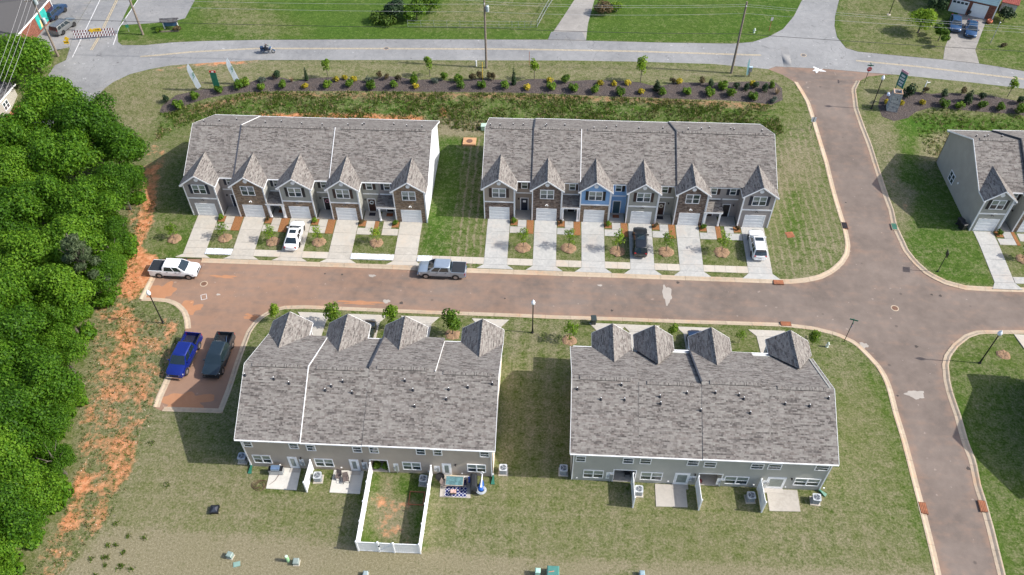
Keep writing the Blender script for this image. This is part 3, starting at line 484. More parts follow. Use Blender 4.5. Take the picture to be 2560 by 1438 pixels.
def mat_asphalt(name, a, b, stain, stain_amt, cracks):
    m = NT(name)
    p = m.pos()
    n0 = m.noise(p, .12, 4, .6); n1 = m.noise(p, .9, 4, .6); fine = m.noise(p, 18, 3, .7)
    pm = m.n('ShaderNodeMapping', Vector=p); pm.inputs['Scale'].default_value = (.18, 1.5, 1)
    st = m.noise(pm.outputs[0], 1.0, 4, .6)
    f = m.math('ADD', m.math('MULTIPLY', n0, .45), m.math('ADD', m.math('MULTIPLY', n1, .25), m.math('MULTIPLY', fine, .3)))
    col = m.mix(m.map(f, .36, .64), a, b)
    za = m.attr('za').outputs['Vector']; zz = m.xyz(za)
    s = m.math('ADD', zz[1], m.math('MULTIPLY', m.math('SUBTRACT', n1, .5), 1.0))
    s = m.math('ADD', s, m.math('MULTIPLY', m.math('SUBTRACT', st, .5), .9))
    col = m.mix(m.math('MULTIPLY', m.map(s, .15, .95), stain_amt), col, stain)
    pale = m.math('MULTIPLY', m.math('GREATER_THAN', m.noise(p, 1.6, 2, .4), .74), .35)
    col = m.mix(pale, col, tuple(min(1, c * 1.9) for c in b))
    if cracks:
        nz = m.n('ShaderNodeTexNoise', Scale=.6, Detail=3.0); m.t.links.new(p, nz.inputs['Vector'])
        wp = m.n('ShaderNodeVectorMath', _operation='MULTIPLY_ADD'); m.t.links.new(nz.outputs['Color'], wp.inputs[0]); wp.inputs[1].default_value = (2.2, 2.2, 0)
        pm2 = m.n('ShaderNodeMapping', Vector=p); pm2.inputs['Scale'].default_value = (.75, .42, 0)
        m.t.links.new(pm2.outputs[0], wp.inputs[2])
        vo = m.n('ShaderNodeTexVoronoi', _feature='DISTANCE_TO_EDGE', Scale=1.25); m.t.links.new(wp.outputs[0], vo.inputs['Vector'])
        cr = m.map(vo.outputs['Distance'], .004, .016, 1, 0)
        cr = m.math('MULTIPLY', cr, m.map(n1, .35, .6, .08, .55))
        col = m.mix(cr, col, (.045, .045, .05))
    spots = m.n('ShaderNodeTexVoronoi', Scale=.30); m.t.links.new(p, spots.inputs['Vector'])
    col = m.mix(m.math('MULTIPLY', m.map(spots.outputs['Distance'], .035, .07, 1, 0), .5), col, (.05, .042, .04))
    m.bump(fine, .25, .01)
    return m.base(col, .88, 0, .25)

def mat_concrete(name, a, b, stain=(.50, .30, .17), amt=.5, rough=.85):
    m = NT(name)
    p = m.pos()
    n0 = m.noise(p, .35, 4, .6); n1 = m.noise(p, 1.6, 5, .62, 1.2); fine = m.noise(p, 20, 3)
    info = m.t.nodes.new('ShaderNodeObjectInfo')
    col = m.mix(m.map(m.math('ADD', m.math('MULTIPLY', n1, .7), m.math('MULTIPLY', fine, .3)), .35, .65), a, b)
    col = m.mix(m.map(info.outputs['Random'], 0, 1, 0, .28), col, tuple(min(1, c * 1.18) for c in b))
    col = m.mix(m.math('MULTIPLY', m.map(m.math('ADD', m.math('MULTIPLY', n0, .6), m.math('MULTIPLY', n1, .4)), .50, .72), amt), col, stain)
    m.bump(fine, .12, .01)
    return m.base(col, rough, 0, .25)

def mat_shingle(name, tint=(1, 1, 1)):
    m = NT(name)
    u = m.xyz(m.uvc()); x, y = u[0], u[1]
    row = m.math('FLOOR', m.math('DIVIDE', y, .145))
    wr = m.n('ShaderNodeTexWhiteNoise', _noise_dimensions='1D', W=row).outputs['Value']
    def cells(w, k):
        t = m.math('FLOOR', m.math('ADD', m.math('DIVIDE', x, w), m.math('MULTIPLY', wr, k)))
        return m.n('ShaderNodeTexWhiteNoise', _noise_dimensions='2D', Vector=m.comb(t, row)).outputs
    c1 = cells(.17, 91.0); c2 = cells(.42, 37.0); c3 = cells(.95, 53.0)
    lo = m.noise(m.comb(x, y), .5, 3)
    v = m.math('ADD', m.math('MULTIPLY', c1['Value'], .25), m.math('ADD', m.math('MULTIPLY', c2['Value'], .40), m.math('MULTIPLY', c3['Value'], .22)))
    v = m.math('ADD', v, m.math('MULTIPLY', lo, .22))
    t = lambda c: tuple(a * b for a, b in zip(c, tint))
    col = m.ramp(v, [(.22, t((.080, .072, .068))), (.42, t((.145, .132, .123))), (.62, t((.215, .198, .184))), (.86, t((.285, .264, .245)))])
    col = m.mix(m.map(c3['Value'], .25, .75, .0, .22), col, m.mix(c2['Value'], (.20, .15, .135), (.165, .18, .155)))
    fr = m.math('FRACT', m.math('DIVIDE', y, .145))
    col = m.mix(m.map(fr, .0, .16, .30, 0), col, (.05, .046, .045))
    m.bump(m.math('ADD', c1['Value'], m.noise(m.comb(x, y), 40, 2)), .18, .012)
    return m.base(col, .93, 0, .12)

def mat_siding(name, col):
    m = NT(name)
    p = m.pos(); x, y, z = m.xyz(p)[:3]
    fr = m.math('FRACT', m.math('DIVIDE', z, .118))
    n = m.noise(p, .8, 4)
    c = m.mix(m.map(n, .3, .7), tuple(v * .93 for v in col), tuple(v * 1.06 for v in col))
    c = m.mix(m.map(fr, .0, .14, .38, 0), c, tuple(v * .45 for v in col))
    m.bump(m.math('MULTIPLY', fr, -1.0), .6, .014)
    return m.base(c, .62, 0, .3)

def mat_stone(name, cols, sx=.30, sz=.095):
    m = NT(name)
    p = m.obj(); q = m.xyz(p)
    h = m.math('ADD', q[0], q[1])
    row = m.math('FLOOR', m.math('DIVIDE', q[2], sz))
    wr = m.n('ShaderNodeTexWhiteNoise', _noise_dimensions='1D', W=row).outputs['Value']
    tx = m.math('ADD', m.math('DIVIDE', h, sx), m.math('MULTIPLY', wr, 31.0))
    cell = m.math('FLOOR', tx)
    w = m.n('ShaderNodeTexWhiteNoise', _noise_dimensions='2D', Vector=m.comb(cell, row)).outputs
    k = len(cols)
    col = m.ramp(m.math('ADD', m.math('MULTIPLY', w['Value'], .85), m.math('MULTIPLY', m.noise(p, 6, 3), .15)), [(i / (k - 1), c) for i, c in enumerate(cols)])
    fz = m.math('ABSOLUTE', m.math('SUBTRACT', m.math('FRACT', m.math('DIVIDE', q[2], sz)), .5))
    fx = m.math('ABSOLUTE', m.math('SUBTRACT', m.math('FRACT', tx), .5))
    j = m.math('MAXIMUM', m.map(fz, .36, .5), m.map(fx, .44, .5))
    col = m.mix(m.math('MULTIPLY', j, .75), col, (.045, .036, .03))
    m.bump(m.math('SUBTRACT', m.math('MULTIPLY', w['Value'], .6), j), .8, .03)
    return m.base(col, .9, 0, .15)

def mat_leaf(name, dark, mid, light, trans=.25):
    m = NT(name)
    g = m.t.nodes.new('ShaderNodeNewGeometry')
    info = m.t.nodes.new('ShaderNodeObjectInfo')
    n = m.noise(m.pos(), .55, 3)
    v = m.math('ADD', m.math('MULTIPLY', g.outputs['Random Per Island'], .45), m.math('ADD', m.math('MULTIPLY', n, .35), m.math('MULTIPLY', info.outputs['Random'], .34)))
    col = m.ramp(v, [(.24, dark), (.54, mid), (.88, light)])
    m.base(col, .6, 0, .25)
    tr = m.n('ShaderNodeBsdfTranslucent', Color=m.mix(.5, col, light))
    mx = m.n('ShaderNodeMixShader', Fac=trans)
    m.t.links.new(m.b.outputs[0], mx.inputs[1]); m.t.links.new(tr.outputs[0], mx.inputs[2])
    m.t.links.new(mx.outputs[0], m.t.nodes['Material Output'].inputs['Surface'])
    return m.mat

def mat_mulch():
    m = NT('dark bark mulch'); p = m.pos()
    n = m.noise(p, 8, 4, .8); n1 = m.noise(p, 1.2, 3)
    col = m.ramp(n, [(.3, (.022, .019, .020)), (.48, (.066, .056, .055)), (.62, (.16, .135, .125)), (.75, (.30, .25, .21))])
    col = m.mix(m.map(n1, .45, .75, 0, .5), col, (.11, .085, .07))
    m.bump(n, 1.0, .08)
    return m.base(col, .97, 0, .05)

def mat_bark_straw(name, a, b, c):
    m = NT(name); p = m.pos()
    n = m.noise(p, 16, 4, .75); col = m.ramp(n, [(.3, a), (.5, b), (.72, c)])
    m.bump(n, .9, .05)
    return m.base(col, .97, 0, .05)

MG = mat_ground()
M_STREET = mat_asphalt('street asphalt washed with clay', (.125, .100, .086), (.225, .182, .156), (.33, .185, .115), .60, False)
M_ROAD = mat_asphalt('old grey asphalt', (.175, .178, .182), (.30, .30, .30), (.34, .29, .22), .3, True)
M_LOT = mat_asphalt('worn lot asphalt', (.155, .160, .168), (.285, .280, .275), (.33, .28, .21), .5, True)
M_CONC = mat_concrete('driveway concrete', (.34, .315, .275), (.475, .445, .395), (.42, .30, .19), .40)
M_CONC2 = mat_concrete('grey driveway concrete', (.285, .285, .275), (.45, .445, .425), (.42, .27, .16), .32)
M_WALK = mat_concrete('sidewalk concrete', (.37, .335, .285), (.50, .46, .40), (.46, .29, .17), .45)
M_CURB = mat_concrete('curb concrete', (.33, .265, .195), (.47, .385, .29), (.46, .235, .115), .62)
M_OLDC = mat_concrete('old driveway concrete', (.17, .16, .15), (.33, .31, .285), (.10, .095, .09), .6)
M_PORCH = mat_concrete('porch concrete', (.33, .305, .27), (.43, .40, .36), (.36, .27, .2), .2)
M_MULCH = mat_mulch()
M_BARK = mat_bark_straw('brown bark strip', (.13, .055, .025), (.27, .125, .055), (.42, .23, .11))
M_RING = mat_bark_straw('pine straw ring', (.14, .085, .05), (.27, .175, .11), (.42, .30, .20))
M_SHING = mat_shingle('weathered shingles')
M_SHING2 = mat_shingle('charcoal shingles', (.42, .46, .55))
M_TRIM = plain('white trim', (.80, .81, .82), .5, var=.04)
M_VINYL = plain('white vinyl', (.84, .85, .86), .42, var=.04)
M_SEAM_SHADE = plain('painted seam shade', (.045, .05, .065), .6)  # dark strip colour standing in for shaded trim and its cast shadow
M_DARKT = plain('dark trim', (.03, .03, .035), .6)
M_GARAGE = plain('white garage panel', (.76, .78, .79), .5, var=.04)
SID = {
    'taupe': mat_siding('taupe siding', (0.310, 0.284, 0.271)),
    'grey': mat_siding('sage grey siding', (0.323, 0.323, 0.290)),
    'tan': mat_siding('tan siding', (0.356, 0.297, 0.244)),
    'blue': mat_siding('blue siding', (0.211, 0.376, 0.620)),
    'greige': mat_siding('greige siding', (0.396, 0.341, 0.288)),
    'greige5': mat_siding('pebble grey siding', (0.356, 0.337, 0.297)),
    'stonegrey': mat_siding('stone grey siding', (0.376, 0.376, 0.346)),
    'cream': mat_siding('cream siding', (0.792, 0.686, 0.554)),
    'white': mat_siding('white siding', (.74, .76, .78)),
    'paleblue': mat_siding('pale blue siding', (0.581, 0.766, 0.820)),
}
STN = {
    'brown': mat_stone('brown stone veneer', [(.12, .08, .055), (.26, .18, .12), (.40, .30, .21), (.20, .16, .13), (.48, .38, .28)]),
    'dark': mat_stone('dark ledge stone', [(.06, .045, .042), (.17, .12, .095), (.33, .26, .21), (.11, .085, .08), (.42, .36, .30)]),
    'pale': mat_stone('pale grey ledge stone', [(.30, .31, .32), (.46, .47, .47), (.58, .58, .56), (.22, .23, .25), (.66, .66, .63)], .34, .13),
    'brick': mat_stone('red brick', [(.22, .085, .06), (.30, .12, .08), (.17, .065, .05), (.34, .16, .11)], .22, .08),
}
M_GLASS = plain('window glass', (.035, .05, .06), .06, var=.2, spec=.9)
M_BLIND = plain('glass over pale blinds', (.20, .235, .215), .12, var=.15, spec=.8)
M_SHUT = {'navy': plain('navy shutters', (.018, .024, .04), .6), 'brown': plain('brown shutters', (.045, .026, .022), .6), 'black': plain('black shutters', (.016, .016, .018), .6)}
M_DOOR = {'navy': plain('navy door', (.012, .02, .04), .4), 'black': plain('black door', (.012, .011, .013), .4), 'brown': plain('dark brown door', (.05, .022, .016), .4), 'teal': plain('teal door', (.02, .065, .085), .4), 'yellow': plain('yellow door', (.50, .38, .06), .5), 'grey': plain('grey door', (.30, .31, .31), .5), 'white': plain('white door', (.78, .79, .8), .4)}
M_METAL = plain('galvanised metal', (.42, .44, .46), .45, .6)
M_BLACK = plain('black paint', (.012, .012, .014), .45)
M_WOOD = plain('weathered pole wood', (.20, .165, .135), .9, var=.3, scale=6)
M_GREEN = plain('green enamel', (.02, .14, .09), .5)
M_LEAD = plain('black rubber boot', (.012, .014, .022), .6)
M_WHITE = plain('white paint', (.82, .83, .84), .45, var=.03)
M_RED = plain('red paint', (.50, .02, .025), .45)
M_YEL = plain('yellow sign', (.72, .46, .02), .5, var=.05)
M_ORANGE = plain('rust', (.30, .11, .05), .8, var=.3)
M_LINEY = plain('worn yellow paint', (.50, .40, .24), .8, var=.3, scale=3)
M_LINEW = plain('worn white paint', (.60, .60, .60), .8, var=.15, scale=3)
M_BARKT = plain('grey bark', (.10, .085, .07), .95, var=.3, scale=4)
LEAF = {
    'wood': mat_leaf('broad leaves', (.022, .070, .004), (.062, .160, .007), (.150, .285, .018), .42),
    'lime': mat_leaf('lime leaves', (.05, .11, .006), (.12, .23, .012), (.25, .36, .03), .4),
    'green': mat_leaf('shrub leaves', (.025, .065, .006), (.08, .165, .012), (.19, .29, .025), .35),
    'dark': mat_leaf('dark shrub leaves', (.010, .024, .010), (.022, .05, .018), (.05, .09, .03), .15),
    'yellow': mat_leaf('yellow shrub leaves', (.16, .15, .01), (.40, .33, .02), (.62, .48, .05), .25),
    'rust': mat_leaf('russet shrub leaves', (.04, .035, .015), (.085, .07, .03), (.16, .11, .05), .2),
    'blue': mat_leaf('blue grey shrub leaves', (.03, .045, .032), (.065, .09, .066), (.12, .15, .115), .2),
    'plume': mat_leaf('straw plume', (.16, .11, .06), (.30, .22, .13), (.45, .36, .24), .2),
    'pine': mat_leaf('pine needles', (.04, .065, .028), (.085, .12, .055), (.15, .19, .095), .3),
    'bank': mat_leaf('bank grass', (.035, .075, .008), (.075, .135, .016), (.14, .19, .035), .3),
    'bank2': mat_leaf('bank straw', (.16, .12, .055), (.27, .21, .11), (.40, .33, .19), .3),
}
# ------------------------------------------------------------------ ground, roads, kerbs
def inside(P, poly):
    x, y = P[:, 0], P[:, 1]; r = np.zeros(len(P), bool); n = len(poly)
    for i in range(n):
        x0, y0 = poly[i]; x1, y1 = poly[(i + 1) % n]
        if y0 == y1: continue
        c = ((y0 > y) != (y1 > y)) & (x < (x1 - x0) * (y - y0) / (y1 - y0) + x0)
        r ^= c
    return r

def edge_dist(P, poly, closed=True):
    d = np.full(len(P), 1e9); n = len(poly)
    for i in range(n if closed else n - 1):
        a = np.array(poly[i]); b = np.array(poly[(i + 1) % n]); ab = b - a; L = ab @ ab
        if L < 1e-9: continue
        t = np.clip(((P - a) @ ab) / L, 0, 1)
        d = np.minimum(d, np.hypot(*(P - a - t[:, None] * ab).T))
    return d

def weight(P, poly, soft):
    poly_a = np.array(poly); lo = poly_a.min(0) - soft * 2; hi = poly_a.max(0) + soft * 2
    w = np.zeros(len(P)); k = np.where(((P > lo) & (P < hi)).all(1))[0]
    if len(k):
        q = P[k]; d = edge_dist(q, poly); d[~inside(q, poly)] *= -1
        w[k] = sstep(-soft, soft, d)
    return w

def zones_at(P):
    a = np.zeros((len(P), 3)); b = np.zeros((len(P), 3)); l = np.zeros(len(P))
    a[:, 0] = .5; l[:] = .4
    for poly, soft, k in D['zones']:
        w = weight(P, poly, max(soft, .15))
        a[:, 0] += (k.get('dry', .5) - a[:, 0]) * w
        a[:, 1] += (k.get('clay', 0) - a[:, 1]) * w
        a[:, 2] += (k.get('straw', 0) - a[:, 2]) * w
        l += (k.get('lush', .4) - l) * w
        b[:, 0] += (k.get('stripe', 0) - b[:, 0]) * w
        b[:, 1] += (k.get('vstripe', 0) - b[:, 1]) * w
    b[:, 2] = .5
    return a, b, l

def cdt(polys, pts, keep, zfun, name, mats, attrs=None):
    """one sheet: Delaunay mesh of the outlines and the points, keeping faces whose middle passes keep()"""
    V = []; E = []
    for pl in polys:
        # long edges get extra points so that the sheet follows the slope
        q = []
        for i in range(len(pl)):
            a = np.array(pl[i]); b = np.array(pl[(i + 1) % len(pl)]); n = max(1, int(np.hypot(*(b - a)) / 2.0))
            if n > 60: n = 60
            q += [tuple(a + (b - a) * t / n) for t in range(n)]
        n0 = len(V); V += q; E += [(n0 + i, n0 + (i + 1) % len(q)) for i in range(len(q))]
    V += [tuple(p) for p in pts]
    vo, eo, fo = delaunay_2d_cdt([Vector(v) for v in V], E, [], 0, 1e-4)[:3]
    P = np.array([(v.x, v.y) for v in vo]); F = np.array([f for f in fo])
    c = P[F].mean(1)
    F = F[keep(c)]
    used = np.unique(F); remap = np.full(len(P), -1); remap[used] = np.arange(len(used))
    P = P[used]; F = remap[F]
    e1 = P[F[:, 1]] - P[F[:, 0]]; e2 = P[F[:, 2]] - P[F[:, 0]]
    flip = (e1[:, 0] * e2[:, 1] - e1[:, 1] * e2[:, 0]) < 0
    F[flip] = F[flip][:, ::-1]
    z = zfun(P[:, 0], P[:, 1])
    me = bpy.data.meshes.new(name)
    me.from_pydata(np.column_stack([P, z]).tolist(), [], F.tolist())
    me.materials.append(mats)
    if attrs:
        a, b, l = attrs(P)
        for nm, arr in (('za', a), ('zb', b)):
            at = me.attributes.new(nm, 'FLOAT_VECTOR', 'POINT'); at.data.foreach_set('vector', arr.astype(np.float32).ravel())
        at = me.attributes.new('zl', 'FLOAT', 'POINT'); at.data.foreach_set('value', l.astype(np.float32))
    me.polygons.foreach_set('use_smooth', [True] * len(F))
    o = bpy.data.objects.new(name, me); COL.objects.link(o)
    return o

def grid(x0, x1, y0, y1, s, jit=.25):
    X, Y = np.meshgrid(np.arange(x0, x1, s), np.arange(y0, y1, s))
    P = np.column_stack([X.ravel(), Y.ravel()])
    return P + rng.uniform(-jit * s, jit * s, P.shape)

street, mainroad = D['street'], D['mainroad']
BIG = [(-900, -500), (900, -500), (900, 1600), (-900, 1600)]
gp = np.vstack([grid(-104, 92, 26, 146, .8), grid(-260, 260, -60, 300, 14)])
g2 = grid(-260, 260, -60, 300, 14)
m_in = (np.abs(gp[:, 0] + 6) < 99) & (gp[:, 1] > 25) & (gp[:, 1] < 147); m_in[:len(gp) - len(g2)] = False
gp = gp[~m_in]
nearb = np.minimum(edge_dist(gp, street), edge_dist(gp, mainroad)) < .25
gp = gp[~nearb]
gp = gp[~(inside(gp, street) | inside(gp, mainroad))]
ground = cdt([BIG, street, mainroad], gp, lambda c: ~(inside(c, street) | inside(c, mainroad)),
             lambda x, y: T(x, y), 'ground', MG, zones_at)
tag(ground, kind='structure')

def street_z(x, y): return T(x, y) - .12 + .10 * sstep(108.0, 117.0, np.asarray(y, float))
def street_attr(P):
    a = np.zeros((len(P), 3)); l = np.zeros(len(P))
    x, y = P[:, 0], P[:, 1]
    e = edge_dist(P, street)
    bay = weight(P, [(-48, 46), (-27, 45), (-25, 63), (-30, 70), (-52, 70)], 3.0)
    west = sstep(36, -40, x) * .50 + .10
    cl = west + .45 * sstep(1.6, .5, e) + .38 * bay * sstep(64, 50, y) + .20 * bay
    a[:, 1] = np.clip(cl, 0, 1)
    return a, a * 0, l
def inpts(poly, s):
    p = np.array(poly); q = grid(max(p[:, 0].min(), -115), min(p[:, 0].max(), 110), max(p[:, 1].min(), 10), min(p[:, 1].max(), 150), s)
    q = q[inside(q, poly)]
    return q[edge_dist(q, poly) > .3]
tag(cdt([street], inpts(street, .9), lambda c: inside(c, street), street_z, 'street', M_STREET, street_attr), kind='structure')
def road_attr(P):
    a = np.zeros((len(P), 3)); a[:, 1] = .25 * sstep(1.2, .2, edge_dist(P, mainroad)); return a, a * 0, np.zeros(len(P))
tag(cdt([mainroad], inpts(mainroad, 1.2), lambda c: inside(c, mainroad), lambda x, y: T(x, y) - .02, 'main_road', M_ROAD, road_attr), kind='structure')
def sheet(name, poly, mat, dz, s=1.5, attr=road_attr, kind='structure'):
    q = inpts(poly, s)
    return tag(cdt([poly], q, lambda c: inside(c, poly), lambda x, y: T(x, y) + dz, name, mat, attr), kind=kind)
sheet('parking_lot', D['lotN'], M_LOT, .018)
sheet('parking_lot', D['lotW'], M_LOT, .022)
sheet('driveway', D['driveN'], M_OLDC, .02)
sheet('driveway', D['driveN_apron'], M_LOT, .026)
sheet('driveway', D['driveE'], M_OLDC, .02)
sheet('road_patch', D['patch'], M_LOT, -.012)
# painted lines
def line_strip(name, pts, w, mat, dz, off=0.0):
    mb = MB(); P = []
    for i in range(len(pts) - 1):
        a, b = Vector(pts[i]), Vector(pts[i + 1]); n = max(1, int((b - a).length / 2))
        P += [a + (b - a) * k / n for k in range(n)]
    P.append(Vector(pts[-1])); L = []; Q = []
    for i, p in enumerate(P):
        d = (P[min(i + 1, len(P) - 1)] - P[max(i - 1, 0)]).normalized(); nn = Vector((-d.y, d.x))
        for lst, k in ((L, off + w / 2), (Q, off - w / 2)):
            q = p + nn * k; lst.append((q.x, q.y, Tz(q.x, q.y) + dz))
    for i in range(len(P) - 1): mb.quad(Q[i], Q[i + 1], L[i + 1], L[i])
    return tag(mb.build(name, mat), kind='structure')
for pl in D['yellow']:
    for s in (-.12, .12): line_strip('centre_line', pl, .10, M_LINEY, -.012, s)
for s in (-.14, .14): line_strip('centre_line', D['yellow2'][0], .11, M_LINEY, .028, s)
for pl in D['white']: line_strip('edge_line', pl, .13, M_LINEW, .03)

# kerb and gutter, cast in three-metre lengths
def curb_run(pts, root):
    P = [Vector(p) for p in pts]
    L = [0.0]
    for i in range(len(P) - 1): L.append(L[-1] + (P[i + 1] - P[i]).length)
    def at(s):
        s = min(max(s, 0), L[-1])
        for i in range(len(P) - 1):
            if s <= L[i + 1] or i == len(P) - 2:
                t = (s - L[i]) / max(1e-6, L[i + 1] - L[i]); return P[i] + (P[i + 1] - P[i]) * t
    # smoothed normal
    def nrm(s):
        d = (at(s + .6) - at(s - .6)).normalized(); return Vector((-d.y, d.x))
    prof = [(-.02, -.20), (-.02, .035), (.13, .035), (.24, -.02), (.34, -.078), (.64, -.098), (.64, -.20)]
    s = 0.0
    while s < L[-1] - .2:
        e = min(s + 3.05, L[-1]); secs = []
        n = 4
        for k in range(n + 1):
            t = s + .012 + (e - s - .024) * k / n; p = at(t); nn = nrm(t) * SIDE
            q0 = Tz(p.x, p.y) + .10 * float(sstep(108.0, 117.0, p.y)) * .7
            secs.append([(p.x + nn.x * a, p.y + nn.y * a, q0 + h) for a, h in prof])
        mb = MB(); mb.loft(secs)
        mb.build('kerb_stone', M_CURB, root)
        s = e
for ci, pts in enumerate(D['curbs']):
    mid = np.array([(Vector(pts[0]) + Vector(pts[1])) / 2]); d = Vector(pts[1]) - Vector(pts[0]); nn = Vector((-d.y, d.x)).normalized()
    SIDE = 1 if inside(mid + np.array([[nn.x, nn.y]]) * .3, street)[0] else -1
    root = tag(empty('kerb', (0, 0, 0)), kind='structure')
    curb_run(pts, root)

# inlets: cast iron grates in the gutter
for i, (x, y) in enumerate(D['inlets']):
    p = np.array([[x, y]]); poly = np.array(street)
    k = int(np.argmin(np.hypot(poly[:, 0] - x, poly[:, 1] - y))); a = Vector(street[k - 1]); b = Vector(street[(k + 1) % len(street)])
    ang = math.atan2((b - a).y, (b - a).x)
    where = ['rusty storm drain at the kerb by the striped corner lawn below the white car', 'dark storm drain in the left kerb of the entrance road', 'green lidded storm drain in the right kerb of the entrance road', 'rusty storm drain in the left kerb of the lower road', 'rusty storm drain in the right kerb of the lower road', 'rusty storm drain in the kerb above the lower right townhouses'][i]
    nn = Vector((-math.sin(ang), math.cos(ang))); 
    if not inside(np.array([[x + nn.x * .5, y + nn.y * .5]]), street)[0]: nn = -nn
    t = thing('storm_drain', where, 'storm drain', (x + nn.x * .12, y + nn.y * .12, Tz(x, y) - .05), ang, 'storm drains in the kerbs')
    mb = MB(); mb.box(-.62, .62, -.36, .36, -.12, .085); mb.build('drain_frame', M_CURB if i == 2 else plain('rust frame', (.16, .07, .04), .9, var=.3), t)
    for j in range(4):
        MB().box(-.56, .56, -.30 + j * .16, -.18 + j * .16, .086, .105).build('grate_bar', M_GREEN if i == 2 else M_ORANGE if i != 1 else M_BLACK, t)
# manhole covers
def disc(name, label, cat, x, y, r_, z, mat, group=None):
    t = thing(name, label, cat, (x, y, z), 0, group)
    MB().lathe([(r_ + .12, -.03), (r_ + .12, .012), (r_, .012)]).build('frame', M_CURB if name != 'round_patch' else mat, t)
    MB().lathe([(r_, -.02), (r_, .02), (r_ * .8, .024), (r_ * .2, .022)]).build('cover', mat, t)
MH = plain('rusty iron cover', (.16, .085, .055), .85, var=.3, scale=8)
MHG = plain('iron cover', (.12, .115, .115), .8, var=.3, scale=8)
for k, lab, m_ in (('mh1', 'rusty manhole cover in the street by the white pickup', MH), ('mh2', 'rusty manhole cover in the middle of the crossroads', MH), ('mh3', 'iron manhole cover on the centre line of the grey road', MHG), ('mh4', 'iron manhole cover in the mouth of the northern side road', MHG)):
    x, y = D['p_' + k]; dz = -.12 if k in ('mh1', 'mh2') else -.02
    disc('manhole', lab, 'manhole cover', x, y, .36, Tz(x, y) + dz, m_, 'manhole covers in the roads')
x, y = D['p_manh']
t = thing('manhole_slab', 'orange tan concrete manhole slab with rusty lid on the green side lawn', 'manhole', (x, y, Tz(x, y)))
MB().box(-.95, .95, -.85, .85, -.1, .22).build('slab', plain('clay stained concrete', (.52, .29, .15), .9), t)
MB().lathe([(.45, .2), (.45, .25), (.1, .26)], seg=18).build('cover', MH, t)

# ------------------------------------------------------------------ slabs: driveways, sidewalks, patios
def slab_group(name, rects, mat, z=.045, root_kind='structure', label=None):
    r0 = tag(empty(name, (0, 0, 0)), kind='structure')
    for pts in rects:
        MB().prism(list(pts), lambda x, y: Tz(x, y) - .16, lambda x, y: Tz(x, y) + z).build('slab', mat, r0)
    return r0
def rect(x0, x1, y0, y1, g=.012): return [(x0 + g, y0 + g), (x1 - g, y0 + g), (x1 - g, y1 - g), (x0 + g, y1 - g)]
def driveway_n(x0, x1, yf, yc, mat):
    """from the garage at yf down to the kerb at yc, with flared apron"""
    L = []
    ys = [yf, yf - 2.3, yf - 4.5, 72.95, 71.87]
    for a, b in zip(ys[:-1], ys[1:]): L.append(rect(x0, x1, b, a))
    L.append([(x0 - .85, yc + .03), (x1 + .85, yc + .03), (x1, 71.86), (x0, 71.86)])
    return slab_group('driveway', L, mat)
YB1, YB2 = 78.62, 79.77
def curbY(x): return float(np.interp(x, [-44, -28, 7.3, 30], [71.28, 71.25, 71.10, 70.95]))
for (x0, x1) in D['drivesB1']: driveway_n(x0 - .08, x1 + .08, YB1 - .02, curbY((x0 + x1) / 2), M_CONC)
for i, (x0, x1) in enumerate(D['drivesB2']): driveway_n(x0 - .08, x1 + .08, YB2 - .02, curbY((x0 + x1) / 2), M_CONC2)
def sidewalk(xs, mat):
    for a, b in xs:
        n = max(1, round((b - a) / 1.5)); slab_group('sidewalk', [rect(a + (b - a) * i / n, a + (b - a) * (i + 1) / n, 71.87, 72.95) for i in range(n)], mat)
dv = D['drivesB1']; w2 = D['drivesB2']
sidewalk([(dv[i][1] + .08, dv[i + 1][0] - .08) for i in range(4)] + [(dv[4][1] + .08, w2[0][0] - .08)], M_WALK)
sidewalk([(w2[i][1] + .08, w2[i + 1][0] - .08) for i in range(5)], M_WALK)
# plastic sheets laid over three stretches of sidewalk
PLAST = plain('crinkled plastic film', (.62, .68, .74), .25, var=.12, scale=5)
for i, (a, b, lab) in enumerate(((dv[0][1] + .1, dv[1][0] - .1, 'crinkled white plastic sheet over the sidewalk near the white pickup'), (dv[3][1] + .1, dv[4][0] - .1, 'crinkled white plastic sheet over the sidewalk left of the silver pickup'), (dv[4][1] + .2, dv[4][1] + 2.0, 'crinkled grey plastic sheet over the sidewalk in front of the silver pickup hood'))):
    mb = MB(); nx, ny = 26, 6
    P = [[(a + (b - a) * u / nx, 71.9 + 1.02 * v / ny, Tz(a, 72.4) + .07 + random.uniform(0, .05)) for u in range(nx + 1)] for v in range(ny + 1)]
    for v in range(ny):
        for u in range(nx): mb.quad(P[v][u], P[v][u + 1], P[v + 1][u + 1], P[v + 1][u])
    tag(mb.build('plastic_sheet', PLAST), lab, 'plastic sheet', 'plastic sheets on the sidewalk')
# south side driveways
for rr, mat in ((D['drivesB3'], M_CONC), (D['drivesB4'], M_CONC)):
    for (x0, x1) in rr:
        yc = float(np.interp((x0 + x1) / 2, [-28, -12, 8, 27], [62.9, 62.9, 62.86, 62.75]))
        slab_group('driveway', [rect(x0, x1, 56.0, 58.9), rect(x0, x1, 58.9, 61.7), [(x0, 61.72), (x1, 61.72), (x1 + .8, yc - .03), (x0 - .8, yc - .03)]], mat)
for i, pl in enumerate(D['patios']):
    (x0, y0), (x1, y1) = (pl[0], pl[2])
    slab_group('patio', [[pl[0], pl[1], (pl[2][0], 41.6), (pl[3][0], 41.6)]], mat_concrete('patio concrete', (.46, .44, .40), (.60, .58, .53), (.34, .33, .31), .3) if i < 2 else M_PORCH, .06)
